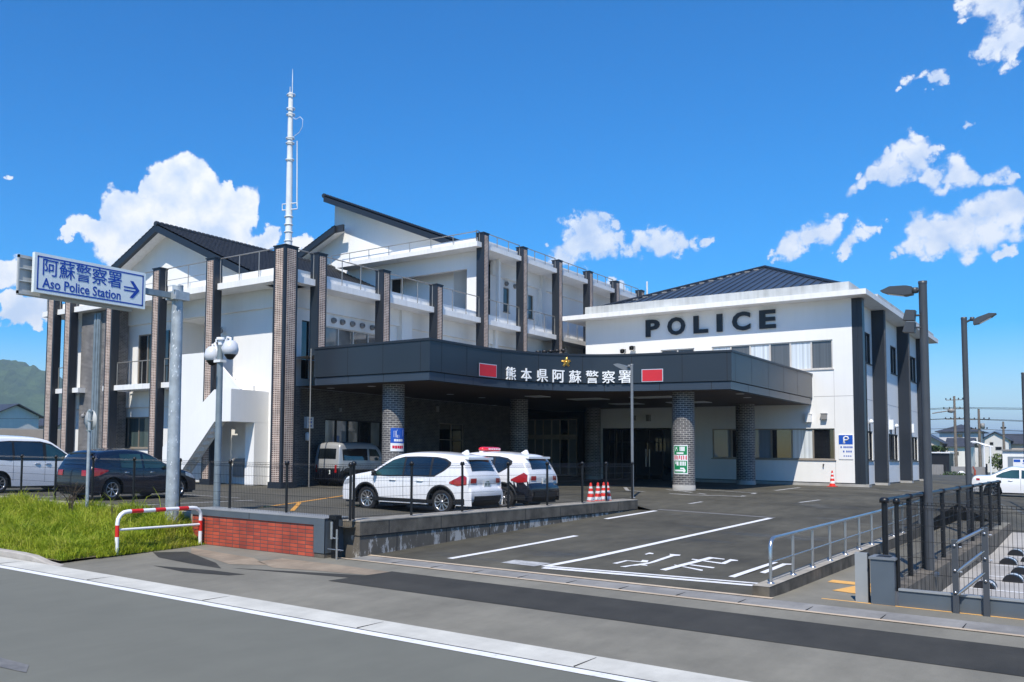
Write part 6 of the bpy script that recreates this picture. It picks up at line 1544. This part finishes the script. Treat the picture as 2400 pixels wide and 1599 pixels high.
# lamp posts
def lamp(name, label, x, y, z0, z1, r, dirx, m, heads=True, head_up=.0, arm=.12, flood=False, group=None):
    T = thing(name, label, 'lamp post', (x, y, z0), group)
    b = MB(); b.tube([(x, y, z0-.1), (x, y, z1)], r, 14); b.lathe((x, y, z1), [(r*1.08, -.03), (r*1.08, .02), (0, .03)], 14)
    b.lathe((x, y, z0), [(r*2, -.05), (r*2, .02), (r, .03)], 14); b.build('pole', m, T)
    if heads:
        b = MB(); s_ = dirx; za = z1-.14
        b.tube([(x, y, za), (x+s_*(r+arm), y, za+head_up*.3)], .03, 8); b.lathe((x+s_*(r+arm), y, za+head_up*.3), [(0, -.06), (.055, -.05), (.055, .05), (0, .06)], 10); b.build('arm', m, T)
        b = MB(); u0 = r+arm+.03; sl_ = head_up
        pr = [(u0, -.07), (u0+.12, -.09), (u0+.42, -.02), (u0+.52, .03), (u0+.36, .10), (u0+.10, .09), (u0, .06)]
        b.prism(pr, -.14, .14, lambda u, v, d: (x+s_*u, y+d, za+v+sl_*(u-u0))); hd = b.build('head', m, T)
        b = MB(); b.face([(x+s_*(u0+.14), y-.10, za-.090+sl_*.14), (x+s_*(u0+.40), y-.10, za-.030+sl_*.40), (x+s_*(u0+.40), y+.10, za-.030+sl_*.40), (x+s_*(u0+.14), y+.10, za-.090+sl_*.14)]); b.build('lens', 'plastic_white', hd)
    if flood:
        for dz, dy in ((-.62, -.14), (-.85, -.20)):
            b = MB(); b.tube([(x, y, z1+dz), (x-.12, y+dy*.5, z1+dz)], .02, 6); b.prism([(-.10, -.09), (.08, -.11), (.10, .08), (-.05, .10)], -.1, .1, lambda u, v, d: (x-.20+u, y+dy+d, z1+dz+v)); b.build('floodlight', m, T)
    return T
lamp('lamp_post', 'near dark lamp post with twin floodlights by the tall black fence', -2.59, 19.5, -.55, 4.80, .068, -1, 'lamp_grey', flood=True, arm=.06)
lamp('lamp_post', 'dark lamp post with its head tilted up to the right beyond the black fence', -3.02, 29.9, -.5, 5.45, .07, 1, 'lamp_grey', head_up=.32)
lamp('lamp_post', 'dark lamp post cut by the right edge of the picture', -2.62, 45.0, -.4, 5.05, .07, 1, 'lamp_grey', head_up=.1)
lamp('lamp_post', 'slim grey lamp post in front of the canopy by the traffic cones', -13.2, 31.4, h_fore(-13.2, 31.4), 4.80, .05, -1, 'lamp_midgrey', head_up=.28, arm=.05)
# cones
CONE_LBL = ['traffic cone on the wall end, leftmost of the row of cones', 'second traffic cone from the left on the wall end', 'third traffic cone standing beside the fence post on the wall end', 'rightmost traffic cone of the row on the wall end']
def cone(x, y, z, label, group=None, h=.70):
    T = thing('traffic_cone', label, 'cone', (x, y, z), group)
    b = MB(); s = .19; b.box((x-s, y-s, z), (x+s, y+s, z+.035)); b.build('base', 'cone_red', T)
    b = MB(); R_ = lambda t: .135+( .028-.135)*t
    ts = [0, .16, .32, .48, .60, .74, .84, 1.0]
    for k, (t0, t1) in enumerate(zip(ts, ts[1:])):
        b.cur = 1 if k in (1, 3, 5) else 0
        b.lathe((x, y, z+.035), [(R_(t0), h*t0), (R_(t1), h*t1)], 20)
    b.cur = 0; b.lathe((x, y, z+.035), [(R_(1), h), (0, h+.01)], 20); b.build('body', ['cone_red', 'white_paint'], T)
    return T
for k, (x, y) in enumerate(((-11.95, 25.35), (-11.92, 25.78), (-11.95, 26.25), (-11.90, 26.42))): cone(x, y, .02 if k < 9 else 0, CONE_LBL[k], 'cones by the fence on the wall end', .62)
cone(-10.45, 48.85, h_fore(-10.45, 48.85), 'single red and white traffic cone standing against the white hall wall', None, .74)
# wheel stops in the right parking lot
ws = None
WL = ['nearest dark half-round wheel stop beside the slanting steel bars', 'second dark wheel stop from the front in the right lot', 'third dark wheel stop from the front in the right lot', 'fourth dark wheel stop from the front in the right lot', 'fifth dark wheel stop from the front in the right lot', 'farthest dark wheel stop in the right lot']
for k, (x, y) in enumerate(((-1.95, 21.2), (-1.62, 22.8), (-1.60, 24.5), (-1.97, 26.6), (-1.62, 27.6), (-2.0, 29.3))):
    T = thing('wheel_stop', WL[k], 'wheel stop', (x, y, -.95), 'wheel stops in the right lot')
    b = MB(); n = 10; rows = [[(x+.17*math.cos(math.pi*q/n), y+d, -.95+.15*math.sin(math.pi*q/n)) for q in range(n+1)] for d in (0, .55)]
    b.grid(rows); b.face(rows[0]); b.face(rows[1]); b.build('body', 'trim_black', T)
    b = MB(); rows = [[(x+.172*math.cos(math.pi*q/n), y+d, -.95+.152*math.sin(math.pi*q/n)) for q in range(n+1)] for d in (.18, .36)]; b.grid(rows); b.build('white_band', 'white_paint', T)
# verge planting: dry sapling tied to stakes, weeds by the fence
def weed(name, label, x, y, z, h, n, seed, spread=.5, leaf='bush_leaf', group=None, stakes=False, leafn=14, ls=.03):
    r = random.Random(seed); T = thing(name, label, 'plant', (x, y, z), group)
    b = MB(); l = MB()
    for k in range(n):
        a = r.uniform(0, 6.28); s = spread*r.uniform(.2, 1); hh = h*r.uniform(.6, 1)
        p0 = (x, y, z); p1 = (x+.4*s*math.cos(a), y+.4*s*math.sin(a), z+hh*.6); p2 = (x+s*math.cos(a), y+s*math.sin(a), z+hh)
        b.tube([p0, p1, p2], [.008, .006, .003], 5)
        for q in range(leafn):
            t = r.uniform(.3, 1); c = Vector(p1).lerp(Vector(p2), max(0, (t-.6)/.4)) if t > .6 else Vector(p0).lerp(Vector(p1), t/.6)
            c = c+Vector((r.uniform(-.06, .06), r.uniform(-.06, .06), r.uniform(-.05, .05))); u = Vector((r.uniform(-1, 1), r.uniform(-1, 1), r.uniform(-1, 1))).normalized()*ls*r.uniform(.5, 1.3); w = u.cross(Vector((r.uniform(-1, 1), r.uniform(-1, 1), 1))).normalized()*ls*.4
            l.face([c-u, c+w, c+u, c-w])
    if stakes:
        for dx in (-.09, .10): b.tube([(x+dx, y, z-.6), (x+dx*.7, y, z+.35)], .014, 6)
        b.tube([(x-.12, y, z+.25), (x+.15, y, z+.27)], .01, 5)
    b.build('stem', 'twig', T); l.build('leaves', leaf, T, recalc=False)
weed('sapling', 'dry twiggy sapling tied to two thin stakes in the grass', -20.05, 12.9, -.05, .75, 12, 3, .55, 'twig', stakes=True, leafn=8, ls=.02)
weed('weed_stalk', 'thin brown weed stalks in the grass beside the guard pipe', -18.3, 12.9, -.2, .5, 5, 8, .15, 'twig', leafn=5, ls=.02)
weed('weed_clump', 'low grey green weed clump on the kerb at the left edge', -25.1, 13.3, -.05, .55, 10, 12, .4, 'bush_leaf', leafn=10)

# ------------------------------------------------------------------ background: houses, poles, hedge, hills
def house(name, label, x0, x1, y0, y1, z0, zw, zr, axis, wall, over=.5, roof='house_roof', wins=(), hip=False, fac='Y'):
    T = thing(name, label, 'house', ((x0+x1)/2, (y0+y1)/2, z0))
    b = MB(); b.box((x0, y0, z0), (x1, y1, zw)); 
    if not hip:
        if axis == 'y': b.prism([(x0, zw), (x1, zw), ((x0+x1)/2, zr-.15)], 0, y1-y0, lambda u, v, d: (u, y0+d, v))
        else: b.prism([(y0, zw), (y1, zw), ((y0+y1)/2, zr-.15)], 0, x1-x0, lambda u, v, d: (x0+d, u, v))
    b.build('wall', wall, T)
    b = MB(); X0, X1, Y0, Y1 = x0-over, x1+over, y0-over, y1+over; e = .16
    if hip:
        cx, cy = (x0+x1)/2, (y0+y1)/2; L = max(0, ((x1-x0)-(y1-y0))/2); M_ = max(0, ((y1-y0)-(x1-x0))/2)
        r0, r1 = ((cx-L, cy-M_, zr), (cx+L, cy+M_, zr)); c = [(X0, Y0, zw-.1), (X1, Y0, zw-.1), (X1, Y1, zw-.1), (X0, Y1, zw-.1)]
        if L >= M_: b.face([c[0], c[1], r1, r0]); b.face([c[1], c[2], r1]); b.face([c[2], c[3], r0, r1]); b.face([c[3], c[0], r0])
        else: b.face([c[0], c[1], r0]); b.face([c[1], c[2], r1, r0]); b.face([c[2], c[3], r1]); b.face([c[3], c[0], r0, r1])
        b.face([(p[0], p[1], p[2]-.14) for p in c][::-1])
        for k in range(4): a_, c_ = c[k], c[(k+1) % 4]; b.face([a_, c_, (c_[0], c_[1], c_[2]-.14), (a_[0], a_[1], a_[2]-.14)])
    else:
        dz = (zr-zw)/((x1-x0)/2 if axis == 'y' else (y1-y0)/2)*over
        if axis == 'y':
            m = (x0+x1)/2; b.prism([(X0, zw-dz), (m, zr), (X1, zw-dz), (X1, zw-dz+e), (m, zr+e), (X0, zw-dz+e)], 0, Y1-Y0, lambda u, v, d: (u, Y0+d, v))
        else:
            m = (y0+y1)/2; b.prism([(Y0, zw-dz), (m, zr), (Y1, zw-dz), (Y1, zw-dz+e), (m, zr+e), (Y0, zw-dz+e)], 0, X1-X0, lambda u, v, d: (X0+d, u, v))
    b.build('roof', roof, T)
    for (u0, u1, za, zb_) in wins:
        P = FP(fac, y0 if fac == 'Y' else x1); mb = MB()
        mb.box(P(u0, -.05, za), P(u1, .02, zb_)); f = mb.build('window', 'plastic_grey', T)
        mb = MB(); mb.box(P(u0+.08, -.06, za+.08), P(u1-.08, -.051, zb_-.08)); mb.build('pane', 'pane_dark', f)
    return T
house('house', 'far house with a dark hip roof and one small dark window above the hedge', -29.2, -21.8, 238, 247, -1, 8.0, 9.6, 'x', 'house_wall_grey', .8, hip=True, wins=((-25.9, -24.9, 6.55, 7.35),))
house('house', 'far house with a low dark roof slope just right of the hall', -37, -27.4, 224, 232, -1, 5.4, 8.4, 'y', 'house_wall_tan', .8)
house('house', 'far pale house with its gable end facing the road behind the second utility pole', -22.0, -17.2, 244, 254, -1, 6.3, 7.9, 'y', 'house_wall_grey', .5, wins=((-20.6, -19.9, 5.0, 5.7), (-19.6, -18.4, 3.9, 4.7)))
house('house', 'far house with a plain dark roof at the right edge', -18.2, -9.5, 250, 258, -1, 5.6, 7.6, 'x', 'house_wall_tan', .6)
house('house', 'far cream house half hidden by the lower pole and carport', -26.5, -22.5, 228, 235, -1, 4.6, 6.2, 'x', 'house_wall', .6, wins=((-25.5, -24.6, 2.6, 3.4),))
house('house', 'left background house with a dark roof and a row of small windows', -150, -134.5, 72, 80, -1, 6.6, 8.3, 'x', 'house_wall_grey', .7, wins=tuple((-147+k*1.7, -145.7+k*1.7, 5.0, 6.1) for k in range(7)))
house('house', 'left background house with a pale gable end next to the brick pillar', -141.5, -134.6, 84, 92, -1, 5.6, 8.4, 'x', 'house_wall', .8, fac='X', wins=((86.5, 88.0, 4.6, 5.9),))
T = thing('taupe_wall', 'plain taupe boundary wall behind the white minivan', 'wall', (-88, 52, -.5))
b = MB()
b.prism([(0, 0), (26, 0), (26, .3), (0, .3)], -.5, 3.3, lambda u, v, d: (-92+u*.72-v*.69, 44+u*.69+v*.72, d)); b.build('wall', 'taupe_fence', T)
b = MB(); b.prism([(0, 0), (26, 0), (26, .34), (0, .34)], 3.3, 3.42, lambda u, v, d: (-92+u*.72-v*.69, 44+u*.69+v*.72, d)); b.build('cap', 'plastic_grey', T)
# right background: yard fence, hedge, carport frame, garage, bush
T = thing('yard_fence', 'grey sheet metal yard fence right behind the hall', 'fence', (-11.8, 101, -.4))
b = MB(); b.box((-16, 101, -.5), (-12.15, 101.1, 1.1)); b.box((-11.6, 101.5, -.4), (-8.9, 101.6, .95)); 
for k in range(18): b.box((-16+k*.22, 100.96, -.5), (-15.93+k*.22, 101, 1.08))
b.build('sheet', 'plastic_grey', T)
b = MB()
for x in (-12.1, -10.3, -8.9): b.box((x, 101.3, -.5), (x+.12, 101.5, 1.25))
b.build('post', 'trim_black', T)
T = thing('hedge_roof_shed', 'dark low shed with green planting on its roof right of the hall', 'shed', (-17, 128, 0))
b = MB(); b.box((-19, 129, -.5), (-14.9, 133, 2.35)); b.build('wall', 'trim_black', T); b = MB(); b.box((-19.1, 128.8, 2.36), (-14.8, 133, 2.5)); b.build('edge', 'plastic_white', T)
def leaf_cloud(name, mat_, parent, ctr, rad, n, ls, seed):
    r = random.Random(seed); b = MB()
    for k in range(n):
        while True:
            p = Vector((r.uniform(-1, 1), r.uniform(-1, 1), r.uniform(-1, 1)))
            if p.length < 1: break
        p = p*(.75+.25*r.random()); c = Vector((ctr[0]+p.x*rad[0], ctr[1]+p.y*rad[1], ctr[2]+p.z*rad[2]))
        u = Vector((r.uniform(-1, 1), r.uniform(-1, 1), r.uniform(-1, 1))).normalized()*ls*r.uniform(.6, 1.4); w = u.cross(Vector((r.uniform(-1, 1), r.uniform(-1, 1), 1))).normalized()*ls*.5
        b.face([c-u, c+w, c+u, c-w])
    return b.build(name, mat_, parent, recalc=False)
leaf_cloud('planting', 'hedge_leaf', T, (-17, 129.5, 2.9), (2.3, .8, .45), 1200, .16, 4)
for k, (lb, c, rad, n, ls, mt) in enumerate((('pale green bush between the carport and the garage', (-8.35, 107, 1.5), (.9, .8, .85), 900, .10, 'bush_leaf'), ('dark green bush at the foot of the yard fence', (-11.2, 100.6, .0), (1.3, .5, .55), 900, .09, 'hedge_leaf'), ('low green weeds along the edge of the far court', (-9.4, 99.5, -.25), (1.5, .5, .38), 700, .08, 'bush_leaf'))):
    T = thing('bush', lb, 'bush', (c[0], c[1], c[2]-rad[2])); leaf_cloud('leaves', mt, T, c, rad, n, ls, 20+k)
    b = MB()
    for a in range(5): b.tube([(c[0], c[1], c[2]-rad[2]-.2), (c[0]+rad[0]*.5*math.cos(a*1.3), c[1]+rad[1]*.5*math.sin(a*1.3), c[2])], [.03, .012], 5)
    b.build('stem', 'twig', T)
T = thing('carport_frame', 'white pipe carport frame with a curved roof edge', 'carport', (-9.2, 103.7, 0))
b = MB()
for x in (-9.2, -8.72): b.tube([(x, 103.7, -.3), (x, 103.7, 2.9)], .06, 8)
b.tube([(-10.35, 103.7, 3.25), (-10.0, 103.7, 3.33), (-9.6, 103.7, 3.2), (-9.2, 103.7, 2.98), (-8.7, 103.7, 2.86)], .07, 8); b.tube([(-10.35, 106, 3.25), (-9.6, 106, 3.2), (-8.7, 106, 2.86)], .05, 8); b.build('frame', 'plastic_white', T)
T = thing('garage', 'white garage with a pale blue shutter and a lettered banner at the right edge', 'garage', (-5, 107, 0))
b = MB(); b.box((-7.9, 105.0, -.4), (-2.6, 109, 2.5)); b.build('wall', 'white_wall', T); b = MB(); b.box((-8.0, 104.8, 2.5), (-2.4, 109.2, 2.62)); b.build('roof', 'plastic_grey', T)
b = MB(); b.box((-7.5, 104.94, -.3), (-3.0, 104.99, 1.95)); s_ = b.build('shutter', 'pane_blind', T)
b = MB(); b.box((-7.1, 104.90, .2), (-3.2, 104.93, 1.75)); bn = b.build('banner', 'notice_white', T)
b = MB()
for x in (-7.05, -6.35, -5.65, -4.9, -4.2): b.box((x, 104.88, 1.45), (x+.5, 104.895, 1.68))
for x in (-6.4, -5.9, -5.4): b.box((x, 104.885, 1.28), (x+.35, 104.895, 1.33))
b.build('writing', 'notice_blue', bn)
def rusty(x, y): 
    T = thing('yard_clutter', 'orange and white oddments standing by the yard fence', 'clutter', (x, y, -.3))
    b = MB(); b.tube([(x, y, -.4), (x+.05, y, .6), (x-.1, y, 1.0)], [.12, .08, .04], 7); b.lathe((x+.3, y, -.2), [(0, 0), (.2, .02), (.18, .3), (0, .35)], 8); b.build('pile', 'rust_red', T)
    b = MB(); b.lathe((x-1.0, y, .25), [(.1, -.05), (.3, -.05), (.3, .05), (.1, .05)], 16, 'y'); b.box((x-1.7, y, .1), (x-1.0, y+.3, .35)); b.build('drum', 'plastic_white', T)
rusty(-9.75, 101.0)
def utility_pole(label, x, y, h, arms, seed):
    T = thing('utility_pole', label, 'utility pole', (x, y, 0))
    b = MB(); b.tube([(x, y, -1), (x, y, h)], [.26, .15], 10); b.build('pole', 'wood_pole', T)
    b = MB()
    for z, w in arms:
        b.box((x-w, y-.05, z-.05), (x+w, y+.05, z+.05))
    b.build('crossarm', 'wood_pole', T)
    b = MB()
    for z, w in arms:
        for q in (-w, -w*.45, w*.5, w): b.lathe((x+q, y, z+.05), [(.03, 0), (.10, .05), (.07, .15), (.11, .18), (0, .3)], 8)
    b.build('insulator', 'trim_black', T)
    if seed: 
        b = MB(); b.lathe((x+.45, y, h-3.1), [(0, 0), (.28, 0), (.28, .8), (0, .85)], 10); b.build('transformer', 'plastic_grey', T)
utility_pole('taller utility pole with three crossarms right of the hall', -18.45, 167.3, 11.5, ((10.9, 1.1), (9.5, 1.4), (7.9, 1.2)), 0)
utility_pole('shorter utility pole with a slanting arm in front of the gable house', -15.6, 169.8, 9.6, ((7.9, 1.3), (6.4, 1.0)), 1)
utility_pole('thin far pole beyond the roofs at the right', -13.9, 188, 8.2, ((7.0, .3),), 0)
for k, (z, za, y) in enumerate(((9.75, 9.9, 167.3), (9.60, 9.7, 167.5), (8.0, 7.6, 167.4), (8.15, 7.9, 169.7), (6.6, 6.2, 169.8), (5.9, 5.7, 170))):
    b = MB(); b.tube([(-48, y, z-.5), (-33, y, z-.55), (-18.4, y, z)], .035, 5); b.tube([(-18.4, y, z), (-8, y, (z+za)/2-.45), (8, y+1, za)], .035, 5)
    tag(b.build('power_line', 'wire'), 'thin dark power line strung past the utility poles on the right', 'power line', 'power lines on the right')
b = MB(); b.tube([(-140, 60, 5.6), (-100, 63, 5.1), (-60, 66, 5.4)], .03, 5); tag(b.build('power_line', 'wire'), 'single dark power line crossing the wooded hill at the left', 'power line')
T = thing('wall_speaker', 'small lamp on an arm sticking out from the far corner of the hall', 'lamp', (-8.6, 70.5, 4.5))
b = MB(); b.tube([(-9.0, 70.4, 4.6), (-8.1, 70.4, 4.75)], .04, 6); b.lathe((-7.95, 70.4, 4.7), [(0, -.1), (.2, -.05), (.2, .15), (0, .2)], 10); b.build('arm', 'plastic_grey', T)
# hills
def hill(name, pts, depth, base, m_, seed, amp, nx=160, ny=40, back=1.0):
    """ridge line pts = [(x, y, z)] running across the view; slopes down on both sides"""
    r = random.Random(seed); P = [Vector(p) for p in pts]; rows = []
    import mathutils
    D = Vector((P[-1].x-P[0].x, P[-1].y-P[0].y, 0)).normalized(); Nn = Vector((D.y, -D.x, 0))
    for j in range(ny+1):
        t = -1+2*j/ny; row = []
        for i in range(nx+1):
            s = i/nx*(len(P)-1); k = min(int(s), len(P)-2); c = P[k].lerp(P[k+1], s-k)
            f = 1-abs(t)**1.25
            q = c+Nn*(t*depth*(1 if t > 0 else back)); nz = mathutils.noise.fractal(Vector((q.x, q.y, 0))*(6.0/depth), 1.0, 2.0, 6)
            row.append((q.x, q.y, base+(c.z-base)*f*(1+.10*nz)+amp*nz*f))
        rows.append(row)
    o = MB().grid(rows).build(name, m_); return structure(o)
hill('hills', [(-3600, -200, 60), (-3000, 500, 190), (-2620, 1010, 245), (-2351, 1273, 238), (-2297, 1320, 224), (-2257, 1356, 197), (-2100, 1500, 150), (-1750, 1900, 70)], 900, -20, 'hill_forest', 4, 14)
hill('far_hills', [(-2600, 9500, 120), (-1400, 10700, 240), (-853, 11060, 290), (-782, 11118, 312), (-678, 11205, 331), (-560, 11300, 330), (200, 11700, 220), (1800, 12200, 120)], 2500, -20, 'hill_far', 9, 16)
# air between here and the hills
b = MB(); b.box((-6100, -3100, -60), (6100, 15500, 460))
hz = b.build('haze', 'white_wall'); hz['kind'] = 'stuff'
m = bpy.data.materials.new('haze_air'); m.use_nodes = True; nt = m.node_tree
for n in list(nt.nodes): nt.nodes.remove(n)
o_ = nt.nodes.new('ShaderNodeOutputMaterial'); v_ = nt.nodes.new('ShaderNodeVolumePrincipled')
v_.inputs['Color'].default_value = (0.62, 0.80, 1.0, 1); v_.inputs['Density'].default_value = 0.00017; v_.inputs['Anisotropy'].default_value = 0.0
nt.links.new(v_.outputs[0], o_.inputs['Volume'])
hz.data.materials.clear(); hz.data.materials.append(m)
